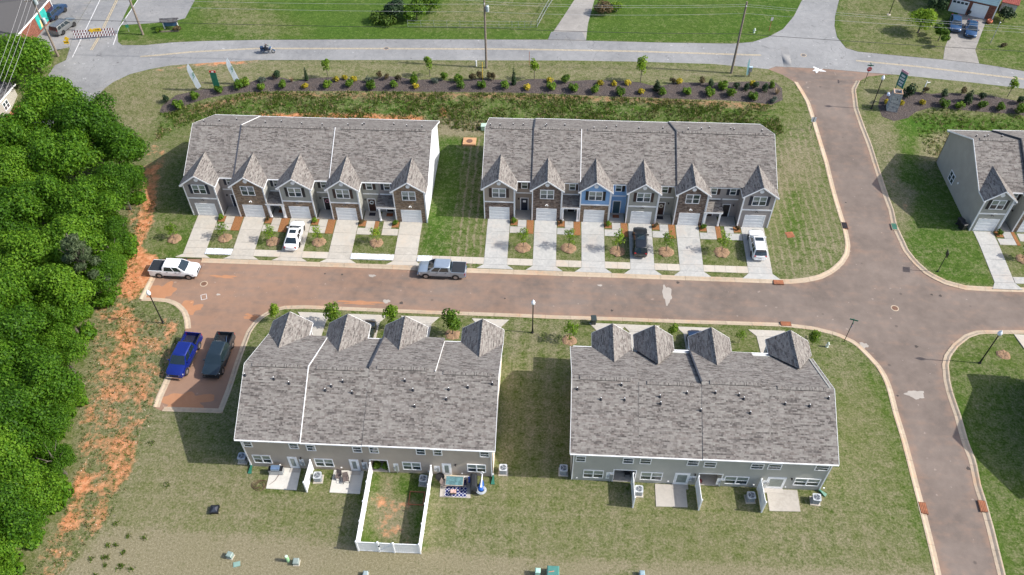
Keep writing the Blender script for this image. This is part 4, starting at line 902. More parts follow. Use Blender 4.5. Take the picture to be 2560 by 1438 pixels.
# tan walk and asphalt far right of the street
slab_group('driveway', [rect(55.75, 58.2, 78.0, 80.4), rect(55.75, 58.2, 75.5, 78.0), rect(55.75, 58.2, 72.9, 75.5), rect(55.75, 58.2, 71.8, 72.9), [(55.2, 70.75), (58.8, 70.75), (58.2, 71.78), (55.75, 71.78)]], M_CONC2)
slab_group('sidewalk', [rect(58.25 + 1.4 * k, 59.65 + 1.4 * k, 71.7, 72.75) for k in range(3)], M_CONC2)
slab_group('driveway', [rect(61.2, 63.8, 76.9, 80.2), rect(61.2, 63.8, 72.8, 76.9)], M_CONC2)
slab_group('driveway', [[(55.15, 63.5), (55.6, 60.0), (60, 60.0), (60, 63.5)]], M_WALK)

# ------------------------------------------------------------------ planting beds
def bed(name, poly, mat, h=.10):
    q = inpts(poly, .55); P = np.array(poly)
    def zf(x, y):
        e = edge_dist(np.column_stack([x, y]), poly)
        return T(x, y) + .012 + h * sstep(0, 1.0, e) + .03 * np.sin(x * 2.1 + y * 1.3) * sstep(0, .6, e)
    return tag(cdt([poly], q, lambda c: inside(c, poly), zf, name, mat, None), kind='structure')
bed('mulch_bed', D['mulchW'], M_MULCH)
bed('mulch_bed', D['mulchE'], M_MULCH)

# spills, patches and paint left on the roads
def splash(name, x, y, rx, ry, mat, dz, n=26, rag=.35):
    mb = MB(); ph = rng.uniform(0, 6.28, 4)
    P = []
    for k in range(n):
        a = 2 * math.pi * k / n; r_ = 1 + rag * (math.sin(3 * a + ph[0]) * .4 + math.sin(5 * a + ph[1]) * .35 + math.sin(8 * a + ph[2]) * .3)
        px, py = x + rx * r_ * math.cos(a), y + ry * r_ * math.sin(a); P.append((px, py, Tz(px, py) + dz))
    c = (x, y, Tz(x, y) + dz)
    for k in range(n): mb.poly([c, P[k], P[(k + 1) % n]])
    tag(mb.build(name, mat), kind='structure')
PALE = mat_asphalt('pale dusty spill', (.30, .27, .24), (.44, .40, .36), (.40, .25, .17), .3, False)
DARKS = mat_asphalt('dark oil stain', (.05, .042, .038), (.09, .075, .068), (.1, .07, .05), .2, False)
CLAYS = mat_asphalt('clay wash on asphalt', (.33, .16, .085), (.44, .225, .125), (.5, .3, .2), .3, False)
WHITES = plain('dried white paint', (.66, .66, .66), .8, var=.2)
for (x, y, rx, ry) in D['spills']: splash('pale_spill', x, y, rx, ry, PALE, -.1085)
for (x, y, rx, ry) in D['oil']: splash('oil_stain', x, y, rx, ry, DARKS, -.1065, 12)
for i, (x, y, rx, ry) in enumerate(D['washes']): splash('clay_wash', x, y, rx, ry, CLAYS, -.1185 + .0012 * i, 40, .5)
x, y = D['star']; splash('paint_splash', x, y, .75, .55, WHITES, -.005, 40, .9)
for (x, y) in D['paintmarks']:
    for (a, b) in (((-.32, -.42), (.32, -.42)), ((-.32, .42), (.32, .42)), ((-.32, -.42), (-.32, .42)), ((.32, -.42), (.32, .42))):
        c_, s_ = math.cos(.4), math.sin(.4); q = lambda p: (x + p[0] * c_ - p[1] * s_, y + p[0] * s_ + p[1] * c_)
        line_strip('paint_mark', [q(a), q(b)], .06, M_LINEW, -.104)
# ------------------------------------------------------------------ townhouse rows
def roof_slope(name, a, b, c, d, parent, mat=M_SHING, course=.145, lift=.014):
    """shingled slope: a-b the eave (left to right seen from outside), d-c the upper edge; each course a lapped strip"""
    a, b, c, d = map(Vector, (a, b, c, d))
    n = (b - a).cross(d - a).normalized()
    up = ((d + c) / 2 - (a + b) / 2).length
    k = max(2, int(round(up / course)))
    mb = MB(); ux = (b - a).normalized(); off = random.uniform(0, 40); vo = random.randint(0, 60) * .145
    def P(t, s):
        l = a + (d - a) * t; r = b + (c - b) * t
        return l + (r - l) * s
    def U(p, t): return ((p - a).dot(ux) + off, t * up * (course * k / up) + vo)
    for i in range(k):
        t0, t1 = i / k, (i + 1) / k
        p0, p1 = P(t0, 0) + n * lift, P(t0, 1) + n * lift
        q0, q1 = P(t1, 0), P(t1, 1)
        e = 1e-3
        mb.quad(p0, p1, q1, q0, uv=[U(p0, t0 + e), U(p1, t0 + e), U(q1, t1 - e), U(q0, t1 - e)])
        mb.quad(P(t0, 0), P(t0, 1), p1, p0, uv=[U(p0, t0 + e), U(p1, t0 + e), U(p1, t0 + e), U(p0, t0 + e)])
    th = n * -.09
    mb.quad(a + th, d + th, c + th, b + th, uv=[(0, 0)] * 4)
    for p, q in ((a, d), (c, b), (b, a), (d, c)):
        mb.quad(p + th, q + th, q, p, uv=[(0, 0)] * 4)
    return mb.build(name, mat, parent)

def window(parent, x0, x1, z0, z1, y, out=-1, cols=1, shutters=None, blinds=(1, 0), axis='y', name='window', shl=True, shr=True):
    """sash window set proud of a wall at y (facing out: -1 = towards -y); frame with panes as sub-parts"""
    def bx(mb, a, b, c, d, e, f):  # u0,u1, depth0, depth1 outward, z0,z1
        lo, hi = sorted((y + out * c, y + out * d))
        if axis == 'y': mb.box(a, b, lo, hi, e, f)
        else: mb.box(lo, hi, a, b, e, f)
        return mb
    mb = MB(); fwid = .085
    bx(mb, x0, x1, .003, .07, z0, z0 + fwid); bx(mb, x0, x1, .003, .07, z1 - fwid, z1)
    bx(mb, x0, x0 + fwid, .003, .068, z0 + fwid, z1 - fwid); bx(mb, x1 - fwid, x1, .003, .068, z0 + fwid, z1 - fwid)
    xs = [x0 + (x1 - x0) * i / cols for i in range(cols + 1)]
    for i in range(1, cols): bx(mb, xs[i] - .06, xs[i] + .06, .003, .066, z0 + fwid, z1 - fwid)
    zm = (z0 + z1) / 2
    for i in range(cols): bx(mb, xs[i] + .05, xs[i + 1] - .05, .003, .055, zm - .03, zm + .03)
    w = mb.build(name, M_TRIM, parent)
    for i in range(cols):
        a = xs[i] + (.085 if i == 0 else .06); b = xs[i + 1] - (.085 if i == cols - 1 else .06)
        for (e, f, bl) in ((zm + .03, z1 - fwid, blinds[0]), (z0 + fwid, zm - .03, blinds[1])):
            p = MB(); bx(p, a, b, .004, .028, e, f); p.build('pane', M_BLIND if bl else M_GLASS, w)
    if shutters:
        sw = .36
        for k, (a, b) in enumerate(((x0 - sw - .02, x0 - .02), (x1 + .02, x1 + sw + .02))):
            if (k == 0 and not shl) or (k == 1 and not shr): continue
            s = MB(); bx(s, a, b, .003, .05, z0 + .02, z1 - .02)
            for q in range(9):
                zz = z0 + .10 + (z1 - z0 - .2) * q / 8; bx(s, a + .05, b - .05, .05, .062, zz - .03, zz + .03)
            s.build('shutter', M_SHUT[shutters], parent)
    return w

def trim(parent, name, boxes, mat=M_TRIM):
    mb = MB()
    for b in boxes: mb.box(*b)
    return mb.build(name, mat, parent)

def garage_door(parent, x0, x1, z1, y):
    d = MB(); d.box(x0 - .1, x0, y - .035, y + .0, 0, z1 + .1); d.box(x1, x1 + .1, y - .035, y, 0, z1 + .1); d.box(x0, x1, y - .035, y, z1, z1 + .1)
    g = d.build('garage_door', M_TRIM, parent)
    h = z1 / 4
    for i in range(4):
        p = MB(); p.box(x0 + .005, x1 - .005, y - .012, y + .02, .02 + i * h, (i + 1) * h - .012)
        n = 4
        for j in range(n):
            a = x0 + (x1 - x0) * (j + .1) / n; b = x0 + (x1 - x0) * (j + .9) / n
            p.box(a, b, y - .022, y - .012, i * h + .13, (i + 1) * h - .13)
        p.build('panel', M_GARAGE, g)
    return g

def wall_light(parent, x, z, y, out=-1):
    mb = MB(); mb.lathe([(.05, 0), (.09, .06), (.09, .22), (.03, .30)], (x, y + out * .14, z), 8); mb.box(x - .05, x + .05, min(y, y + out * .1), max(y, y + out * .1), z + .1, z + .2)
    mb.build('wall_lantern', M_BLACK, parent)

ZE = 5.55       # eave height of the walls
def row(name, label, W, D_, units, secs, ze=5.28, zr=8.65, slope=.5, end_mats=('greige', 'greige'), rear_mat='greige', loc=(0, 0, 0), rz=0.0, ym=1.88, seams=()):
    """front faces -y at y=0 (garage bays); main wall at y=ym; rear at y=D_"""
    t = thing(name, label, 'townhouses', loc, rz, 'townhouse rows')
    ye, yr = ym - .30, D_ + .27
    yrg = (ye + yr) / 2
    slope_z = (lambda y: ze + slope * (min(y, 2 * yrg - y) - ye)) if zr is None else (lambda y: ze + (zr - ze) * (min(y, 2 * yrg - y) - ye) / (yrg - ye))
    zrg = slope_z(yrg)
    wtop = slope_z(ym) - .12
    x0s, x1s = 0.0, W
    # --- end walls with gables
    for xe, sgn, mt in ((0.0, -1, end_mats[0]), (W, 1, end_mats[1])):
        a, b = (xe, xe + .14) if sgn < 0 else (xe - .14, xe)
        mb = MB(); prof = [(ym, 0), (D_, 0), (D_, slope_z(D_) - .10), (yrg, zrg - .10), (ym, slope_z(ym) - .10)]
        mb.loft([[(a, y, z) for y, z in prof], [(b, y, z) for y, z in prof]])
        mb.build('end_wall', SID[mt], t)
    # --- foundation and rear wall
    MB().box(.15, W - .15, ym + .02, D_ - .15, -.2, .06).build('floor_slab', M_PORCH, t)
    # --- sections of roof
    for i, s in enumerate(secs):
        xa, xb, dz, dyf = s
        oa = .28 if i == 0 else 0.0; ob = .28 if i == len(secs) - 1 else 0.0
        xa2, xb2 = xa - oa, xb + ob
        ef = (ye - dyf); zf = ze + dz; rg = yrg - dyf / 2; zt = zrg + dz + dyf * .18; zb = ze + dz
        roof_slope('roof', (xa2, ef, zf), (xb2, ef, zf), (xb2, rg, zt), (xa2, rg, zt), t)
        roof_slope('roof', (xb2, yr, zb), (xa2, yr, zb), (xa2, rg, zt), (xb2, rg, zt), t)
        # ridge vent
        rc = MB(); inset = .8; m_ = .23; dzs = m_ * (zt - zf) / (rg - ef)
        rc.quad((xa2 + inset, rg - m_, zt - dzs + .09), (xb2 - inset, rg - m_, zt - dzs + .09), (xb2 - inset, rg, zt + .10), (xa2 + inset, rg, zt + .10), uv=[(0, 0), (0, xb2 - xa2), (.3, xb2 - xa2), (.3, 0)])
        rc.quad((xa2 + inset, rg, zt + .10), (xb2 - inset, rg, zt + .10), (xb2 - inset, rg + m_, zt - dzs + .09), (xa2 + inset, rg + m_, zt - dzs + .09), uv=[(.3, 0), (.3, xb2 - xa2), (.6, xb2 - xa2), (.6, 0)])
        rc.quad((xa2 + inset, rg - m_, zt - dzs), (xb2 - inset, rg - m_, zt - dzs), (xb2 - inset, rg - m_, zt - dzs + .09), (xa2 + inset, rg - m_, zt - dzs + .09), mi=1)
        rc.quad((xb2 - inset, rg + m_, zt - dzs), (xa2 + inset, rg + m_, zt - dzs), (xa2 + inset, rg + m_, zt - dzs + .09), (xb2 - inset, rg + m_, zt - dzs + .09), mi=1)
        rc.build('ridge_cap', [M_SHING, M_DARKT], t)
        # rakes at the ends and at steps
        for xe, endp, nb in ((xa2, i == 0, secs[i - 1] if i else None), (xb2, i == len(secs) - 1, secs[i + 1] if i < len(secs) - 1 else None)):
            if nb is None:
                hgt = .17
                sg = -1 if xe == xa2 else 1
                mb = MB()
                lo, hi = sorted((xe, xe + sg * .035))
                for (p, q) in (((ef, zf), (rg, zt)), ((yr, zb), (rg, zt))):
                    mb.loft([[(lo, p[0], p[1] - hgt), (hi, p[0], p[1] - hgt), (hi, p[0], p[1] + .02), (lo, p[0], p[1] + .02)], [(lo, q[0], q[1] - hgt), (hi, q[0], q[1] - hgt), (hi, q[0], q[1] + .02), (lo, q[0], q[1] + .02)]])
                mb.build('rake_board', M_TRIM, t)
        # joints between sections: white trim strips; dark ones paint in step shade and shadow
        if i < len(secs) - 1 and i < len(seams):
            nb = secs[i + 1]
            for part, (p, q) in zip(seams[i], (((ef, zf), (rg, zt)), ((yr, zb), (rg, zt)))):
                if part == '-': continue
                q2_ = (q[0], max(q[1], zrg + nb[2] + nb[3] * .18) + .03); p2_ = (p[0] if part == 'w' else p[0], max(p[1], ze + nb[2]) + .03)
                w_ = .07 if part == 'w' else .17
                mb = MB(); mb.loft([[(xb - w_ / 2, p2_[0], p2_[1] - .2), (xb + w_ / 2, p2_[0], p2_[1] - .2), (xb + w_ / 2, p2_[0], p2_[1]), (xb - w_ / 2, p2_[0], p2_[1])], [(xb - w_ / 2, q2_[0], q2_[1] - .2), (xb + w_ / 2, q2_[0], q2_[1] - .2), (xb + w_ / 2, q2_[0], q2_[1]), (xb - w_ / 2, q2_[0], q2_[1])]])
                mb.build('trim_or_shade_strip', M_TRIM if part == 'w' else M_SEAM_SHADE, t)
        # eaves: fascia with gutter
        trim(t, 'gutter', [(xa2, xb2, yr, yr + .11, zb - .13, zb - .01), (xa2, xb2, yr - .03, yr - .002, zb - .19, zb - .02)])
        mb = MB(); mb.box(xa2, xb2, D_ - .0, yr - .03, zb - .19, zb - .16); mb.build('soffit', M_TRIM, t)
    # --- front: recesses (main wall) and garage bays
    for u in units:
        gx0, gx1, rx0, rx1, sp = u['g'][0], u['g'][1], u['r'][0], u['r'][1], u
        up, low = u['up'], u['low']
        stone_full = u.get('full')
        # garage bay: front wall lower and upper, side walls
        top = 5.315
        zb = 2.96
        gw = u.get('gw', 2.46); gc = (gx0 + gx1) / 2 + u.get('go', 0); a, b = gc - gw / 2, gc + gw / 2
        lm = STN[low] if low in STN else SID[low]; um = STN[stone_full] if stone_full else SID[up]
        mb = MB()
        mb.box(gx0, a - .1, 0, .2, 0, zb); mb.box(b + .1, gx1, 0, .2, 0, zb); mb.box(a - .1, b + .1, 0, .2, 2.14, zb)
        mb.build('garage_wall', STN[stone_full] if stone_full else lm, t)
        zg = 6.92; ox = .30; gm = (gx0 + gx1) / 2; hw = (gx1 - gx0) / 2
        gz_ = lambda x: zg - (zg - top + .03) * abs(x - gm) / (hw + ox)
        mb = MB(); pr = [(gx0, zb + .002), (gx1, zb + .002), (gx1, gz_(gx1) - .05), (gm, zg - .05), (gx0, gz_(gx0) - .05)]
        mb.loft([[(x, .2, z) for x, z in pr], [(x, 0, z) for x, z in pr]])
        mb.build('gable_wall', um, t)
        sm = SID[u.get('side', up)]
        for xs_, nm in ((gx0, 0), (gx1, 1)):
            lo, hi = (xs_, xs_ + .12) if nm == 0 else (xs_ - .12, xs_)
            edge = (nm == 0 and gx0 < .05) or (nm == 1 and gx1 > W - .05)
            MB().box(lo, hi, .2, ym if not edge else ym, 0, min(top - .1, gz_(xs_) - .06)).build('bay_side_wall', SID[end_mats[0] if nm == 0 else end_mats[1]] if edge else sm, t)
        # white corner boards, belt
        trim(t, 'corner_board', [(gx0 - .03, gx0 + .11, -.028, -.002, .0, gz_(gx0) - .1), (gx0 - .03, gx0 - .002, -.002, .10, 0, gz_(gx0) - .12)])
        trim(t, 'corner_board', [(gx1 - .11, gx1 + .03, -.028, -.002, .0, gz_(gx1) - .1), (gx1 + .002, gx1 + .03, -.002, .10, 0, gz_(gx1) - .12)])
        if not stone_full: trim(t, 'belt_board', [(gx0 + .10, gx1 - .10, -.03, -.003, zb - .05, zb + .16)])
        garage_door(t, a, b, 2.04, -.002)
        ww = 1.78 * u.get('ws', 1); wc = gm
        window(t, wc - ww / 2, wc + ww / 2, 3.79, 5.30, 0, -1, 2, u.get('sh'), (1, 0) if not u.get('dk') else (0, 0))
        # round louvre vent
        v = MB(); pts = [(gm + .27 * math.cos(k * math.pi / 9), 6.08 + .27 * math.sin(k * math.pi / 9)) for k in range(18)]
        v.loft([[(x, -.004, z) for x, z in pts], [(x, -.06, z) for x, z in pts]]); v.build('gable_vent', M_TRIM, t)
        # floodlight over the door
        f = MB(); f.box(gc - .07, gc + .07, -.10, -.036, 2.80, 2.90); f.tube([(gc - .06, -.10, 2.86), (gc - .16, -.24, 2.80)], [.04, .07], 6); f.tube([(gc + .06, -.10, 2.86), (gc + .16, -.24, 2.80)], [.04, .07], 6)
        f.build('floodlight', M_WHITE if stone_full else M_DARKT, t)
        # gable roof running back to the valley with the main slope
        s0 = [s for s in secs if s[0] - .3 <= gm <= s[1] + .3][0]
        zv = zg + .02; mainz = lambda y: slope_z(y) + s0[2] if y > ye else ze + s0[2]
        yv = ye
        while mainz(yv) < zv - .02 and yv < yrg: yv += .02
        za = top - .03
        yb = ye
        while mainz(yb) < za - .02 and yb < yrg: yb += .02
        lx, rx = gx0 - ox, gx1 + ox
        yf = -.28
        roof_slope('gable_roof', (lx, yb + .05, za), (lx, yf, za), (gm, yf, zv), (gm, yv + .05, zv), t)
        roof_slope('gable_roof', (rx, yf, za), (rx, yb + .05, za), (gm, yv + .05, zv), (gm, yf, zv), t)
        cp = MB(); m_ = .14; ds = m_ * (zv - za) / (hw + ox)
        cp.quad((gm - m_, yf, zv - ds + .03), (gm, yf, zv + .05), (gm, yv, zv + .05), (gm - m_, yv - .2, zv - ds + .03), uv=[(0, 0), (.3, 0), (.3, yv), (0, yv)])
        cp.quad((gm, yf, zv + .05), (gm + m_, yf, zv - ds + .03), (gm + m_, yv - .2, zv - ds + .03), (gm, yv, zv + .05), uv=[(.3, 0), (.6, 0), (.6, yv), (.3, yv)])
        cp.build('ridge_cap', M_SHING, t)
        rk = MB()
        for (p, q) in (((lx, za), (gm, zv)), ((rx, za), (gm, zv))):
            rk.loft([[(p[0], yf - .03, p[1] - .20), (p[0], yf, p[1] - .20), (p[0], yf, p[1] + .02), (p[0], yf - .03, p[1] + .02)], [(q[0], yf - .03, q[1] - .20), (q[0], yf, q[1] - .20), (q[0], yf, q[1] + .02), (q[0], yf - .03, q[1] + .02)]])
        rk.box(lx - .03, lx - .002, yf, yb, za - .16, za - .01); rk.box(rx + .002, rx + .03, yf, yb, za - .16, za - .01)
        rk.build('rake_board', M_TRIM, t)
        MB().box(lx, gx0 - .03, yf, ye, za - .2, za - .17).build('soffit', M_TRIM, t); MB().box(gx1 + .03, rx, yf, ye, za - .2, za - .17).build('soffit', M_TRIM, t)
        dx = gx1 + .06 if u.get('dsR', True) else gx0 - .06
        trim(t, 'downspout', [(dx - .04, dx + .04, -.11, -.03, .1, za - .2)])
        # recess wall behind the porch
        if rx1 - rx0 > .2:
            mb = MB()
            mb.box(rx0, rx1, ym, ym + .14, 0, wtop); mb.build('recess_wall', SID[u.get('rm', up)], t)
            trim(t, 'belt_board', [(rx0 + .12, rx1 - .12, ym - .03, ym - .003, 2.97, 3.15)])
            trim(t, 'fascia', [(rx0 + .02, rx1 - .02, ye - .10, ye, ze - .13, ze - .01), (rx0 + .02, rx1 - .02, ye - .028, ye - .0, ze - .22, ze - .13), (rx0, rx1, ye, ym - .002, ze - .22, ze - .19)])
            MB().box(rx0 + .13, rx1 - .13, .03, ym - .01, -.1, .10).build('porch_floor', M_PORCH, t)
            for e in u['entries']:
                dc, dm = e['x'], e['door']
                d = MB(); d.box(dc - .55, dc + .55, ym - .045, ym - .003, .10, 2.24); dr = d.build('door_frame', M_TRIM, t)
                lf = MB(); lf.box(dc - .44, dc + .44, ym - .07, ym - .046, .12, 2.14)
                for q in (0, 1):
                    for z0, z1 in ((.35, .95), (1.1, 1.98)): lf.box(dc - .36 + q * .4, dc - .04 + q * .4, ym - .078, ym - .07, z0, z1)
                lf.build('door', M_DOOR[dm], dr)
                if e.get('wreath'):
                    w = MB(); pts = [(dc + .24 * math.cos(k * math.pi / 8), ym - .12, 1.65 + .24 * math.sin(k * math.pi / 8)) for k in range(17)]
                    w.tube(pts, .07, 6, caps=False); w.build('wreath', {'p': plain('pink wreath', (.45, .2, .25), .8), 'w': plain('white wreath', (.55, .6, .6), .8), 'c': plain('cream wreath', (.6, .55, .45), .8)}[e['wreath']], dr)
                if e.get('sign'):
                    MB().box(dc - .2, dc + .2, ym - .095, ym - .08, 1.5, 1.85).build('door_sign', M_WHITE, dr)
                if e.get('mat'):
                    MB().box(dc - .42, dc + .42, ym - 1.0, ym - .4, .101, .12).build('door_mat', plain('door mat ' + e['mat'], {'k': (.02, .02, .03), 'r': (.25, .08, .03), 'b': (.05, .04, .04)}[e['mat']], .95), t)
                wall_light(t, dc + e.get('lx', -.85), 2.0, ym)
                wx = e.get('wx', dc); whw = .43
                window(t, wx - whw, wx + whw, 3.80, 5.02, ym, -1, 1, u.get('sh2', u.get('sh') or 'brown'), (1, 0), shl=e.get('shl', True), shr=e.get('shr', True))
                if e.get('porch'):
                    pa, pb = e['porch']
                    roof_slope('porch_roof', (pa, -.12, 2.50), (pb, -.12, 2.50), (pb, ym - .02, 2.92), (pa, ym - .02, 2.92), t)
                    trim(t, 'porch_beam', [(pa + .02, pb - .02, -.10, .06, 2.22, 2.44), (pa + .02, pb - .02, -.15, -.125, 2.33, 2.48), (pa + .02, pa + .1, .06, ym - .05, 2.22, 2.44)])
                    for px_ in e['posts']:
                        p = MB(); p.box(px_ - .10, px_ + .10, -.09, .11, .101, 2.22); p.box(px_ - .14, px_ + .14, -.13, .15, .10, .3); p.box(px_ - .14, px_ + .14, -.13, .15, 2.08, 2.218); p.build('porch_post', M_TRIM, t)
    return t, dict(ye=ye, yr=yr, yrg=yrg, zrg=zrg, slope=slope_z)

def rear_wall(t, W, y, ze, rects_up, rects_low, doors, meters, porches, mat, dsx, flip):
    """rear elevation at local y facing +y; rects are given in local x"""
    holes = [(p[0], p[1], p[3]) for p in porches]
    cuts = sorted(holes); x = 0.0; mb = MB(); top = ze - .02
    for (a, b, h) in cuts:
        mb.box(x, a, y - .14, y, 0, top); mb.box(a, b, y - .14, y, h, top); x = b
    mb.box(x, W, y - .14, y, 0, top)
    mb.build('rear_wall', mat, t)
    for (a, b, h) in cuts:
        m = MB(); m.box(a - .1, a - .001, y - 2.0, y - .141, .0, h); m.box(b + .001, b + .1, y - 2.0, y - .141, 0, h); m.box(a - .1, b + .1, y - 2.1, y - 2.0, 0, h); m.build('recess_wall', mat, t)
        MB().box(a - .1, b + .1, y - 2.1, y - .141, h + .002, h + .1).build('porch_ceiling', M_TRIM, t)
        MB().box(a, b, y - 1.98, y + .02, -.1, .07).build('porch_floor', M_PORCH, t)
        trim(t, 'opening_trim', [(a - .10, a, y + .002, y + .03, .0, h + .1), (b, b + .10, y + .002, y + .03, 0, h + .1), (a, b, y + .002, y + .03, h, h + .1)])
        d = MB(); d.box(a + .35, a + 1.3, y - 1.99, y - 1.95, .07, 2.2); d.build('back_door', M_DOOR['grey'], t)
    for (a, b, z0, z1) in rects_up: window(t, a, b, z0, z1, y, 1, 1, None, (0, 0))
    for (a, b, z0, z1) in rects_low: window(t, a, b, z0, z1, y, 1, 2, None, (1, 0))
    for (a, b, z0, z1) in doors:
        d = MB(); d.box(a, b, y + .003, y + .05, .06, 2.14); fr = d.build('back_door', M_TRIM, t)
        l = MB(); l.box(a + .1, b - .1, y + .05, y + .075, .10, 2.06); lf = l.build('door_leaf', M_DOOR['white'], fr)
        g = MB(); g.box(a + .26, b - .26, y + .076, y + .085, .5, 1.88); 
        for q in range(1, 3): g.box(a + .26 + (b - a - .52) * q / 3 - .012, a + .26 + (b - a - .52) * q / 3 + .012, y + .085, y + .092, .5, 1.88)
        g.build('door_glass', M_BLIND, fr)
        trim(t, 'door_step', [(a - .05, b + .05, y + .02, y + .55, -.05, .08)], M_PORCH)
        wall_light(t, a - .45 if flip else b + .45, 1.95, y, 1)
    for (a, b, z0, z1) in meters:
        m = MB(); m.box(a, b - .02, y + .003, y + .02, z0 + .1, z1 + .15); mo = m.build('utility_board', M_TRIM, t)
        c = (a + b) / 2
        q = MB(); q.box(a + .08, c + .02, y + .02, y + .16, z0 + .2, z1); q.build('meter_box', M_METAL, mo)
        q = MB(); q.lathe([(.11, 0), (.11, .12), (.05, .15)], (0, 0, 0), 12); 
        o = q.build('meter_dial', M_METAL, mo); o.rotation_euler = (-math.pi / 2, 0, 0); o.location = (c + .18, y + .02, (z0 + z1) / 2 + .05)
        q = MB(); q.tube([(c - .05, y + .06, z0 + .2), (c - .05, y + .06, .0)], .03, 6); q.build('conduit', M_METAL, mo)
    for x in dsx:
        trim(t, 'downspout', [(x - .05, x + .05, y + .01, y + .09, .15, ze - .25)])
    # hose taps and dryer vents
    for (a, b, z0, z1) in rects_low:
        trim(t, 'wall_vent', [(a - .75, a - .6, y + .003, y + .09, .45, .6), (b + .5, b + .62, y + .003, y + .07, .35, .47)])

def vents(t, pts, inv, cap=True):
    """plumbing vents: white pipe in a dark boot, given in world coordinates"""
    me1 = MB().lathe([(.16, -.10), (.14, .0), (.085, .10), (.055, .14), (.05, .30)], seg=8).mesh('vent_pipe', M_LEAD)
    me2 = MB().lathe([(.051, .295), (.05, .33), (.03, .34)], seg=8).mesh('pipe_tip', M_WHITE)
    for i, p in enumerate(pts):
        q = inv @ Vector(p)
        o = inst('vent_pipe', me1, t, q); inst('pipe_tip', me2, o)

U = lambda **k: k
def rescale(units, k):
    for u in units:
        u['g'] = tuple(v * k for v in u['g']); u['r'] = tuple(v * k for v in u['r'])
        for e in u['entries']:
            for q in ('x', 'wx'):
                if q in e: e[q] *= k
            for q in ('porch', 'posts'):
                if q in e: e[q] = tuple(v * k for v in e[q])
# --- row 1: five homes, back left
W1 = 31.16; X1 = -46.40
L1 = lambda x: x - X1
r1 = [
    U(g=(0, 3.98), r=(3.98, 6.25), up='taupe', low='taupe', sh='navy', entries=[dict(x=5.35, door='navy', lx=-.9)], rm='taupe'),
    U(g=(6.25, 10.25), r=(10.25, 12.32), up='stonegrey', low='brown', full='brown', sh2='navy', dk=1, entries=[dict(x=11.45, door='yellow', porch=(10.0, 12.5), posts=(10.42, 12.16), lx=-.8, shr=True, mat='r')], rm='stonegrey'),
    U(g=(12.32, 16.31), r=(16.31, 18.53), up='grey', low='brown', sh='black', entries=[dict(x=17.6, door='black', wreath='p', lx=-.85)], rm='grey'),
    U(g=(18.53, 22.34), r=(22.34, 24.6), up='grey', low='brown', sh='brown', entries=[dict(x=23.45, door='brown', wreath='w', mat='k', lx=-.8)], rm='grey'),
    U(g=(26.81, 30.83), r=(24.6, 26.81), up='greige', low='brown', full='brown', sh2='navy', go=.05, entries=[dict(x=25.75, door='black', porch=(24.45, 27.0), posts=(24.78,), mat='r', lx=.75)], rm='taupe'),
]
rescale(r1, W1 / 30.83)
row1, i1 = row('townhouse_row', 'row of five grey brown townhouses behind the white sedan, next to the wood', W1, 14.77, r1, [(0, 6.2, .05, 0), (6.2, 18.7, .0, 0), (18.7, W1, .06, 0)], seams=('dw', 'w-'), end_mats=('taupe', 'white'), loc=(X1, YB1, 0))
rear_wall(row1, W1, 14.77, 5.28, [(1 + 6.1 * k, 2 + 6.1 * k, 3.7, 4.7) for k in range(5)], [(1 + 6.1 * k, 3 + 6.1 * k, .9, 2.5) for k in range(5)], [(4 + 6.1 * k, 5 + 6.1 * k, 0, 2.4) for k in range(5)], [], [], SID['greige'], (0.1, W1 - .1), False)
# --- row 2: six homes, back middle
W2 = 36.97; X2 = -7.79
r2 = [
    U(g=(0, 3.93), r=(3.93, 6.19), up='tan', low='dark', sh='brown', entries=[dict(x=5.15, door='navy', sign=1, lx=-.75)], rm='tan'),
    U(g=(6.19, 9.96), r=(9.96, 12.31), up='stonegrey', low='dark', full='dark', sh2='brown', entries=[dict(x=11.3, door='black', porch=(9.9, 12.4), posts=(10.2, 12.1), shl=False)], rm='tan'),
    U(g=(12.31, 16.11), r=(16.11, 18.36), up='blue', low='brown', sh='black', entries=[dict(x=17.2, door='teal', mat='r', shl=False)], rm='blue'),
    U(g=(18.36, 22.16), r=(22.16, 24.51), up='grey', low='grey', sh='brown', entries=[dict(x=22.95, door='brown', wreath='c', mat='k', wx=23.1, shl=False, lx=.9)], rm='grey'),
    U(g=(24.51, 28.31), r=(28.31, 30.5), up='stonegrey', low='dark', full='dark', sh2='brown', dk=1, entries=[dict(x=29.3, door='brown', porch=(28.15, 30.6), posts=(28.5, 30.3), shl=False)], rm='taupe'),
    U(g=(32.78, 36.70), r=(30.5, 32.78), up='taupe', low='taupe', sh='navy', entries=[dict(x=31.35, door='black', lx=.85, wx=31.75)], rm='taupe', dsR=False),
]
rescale(r2, W2 / 36.70)
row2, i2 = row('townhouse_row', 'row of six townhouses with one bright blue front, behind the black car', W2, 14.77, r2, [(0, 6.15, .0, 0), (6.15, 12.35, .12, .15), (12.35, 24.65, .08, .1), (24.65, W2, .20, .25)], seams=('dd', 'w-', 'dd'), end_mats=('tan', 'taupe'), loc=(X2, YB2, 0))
rear_wall(row2, W2, 14.77, 5.28, [(1 + 6.1 * k, 2 + 6.1 * k, 3.7, 4.7) for k in range(6)], [(1 + 6.1 * k, 3 + 6.1 * k, .9, 2.5) for k in range(6)], [(4 + 6.1 * k, 5 + 6.1 * k, 0, 2.4) for k in range(6)], [], [], SID['greige'], (0.1, W2 - .1), False)
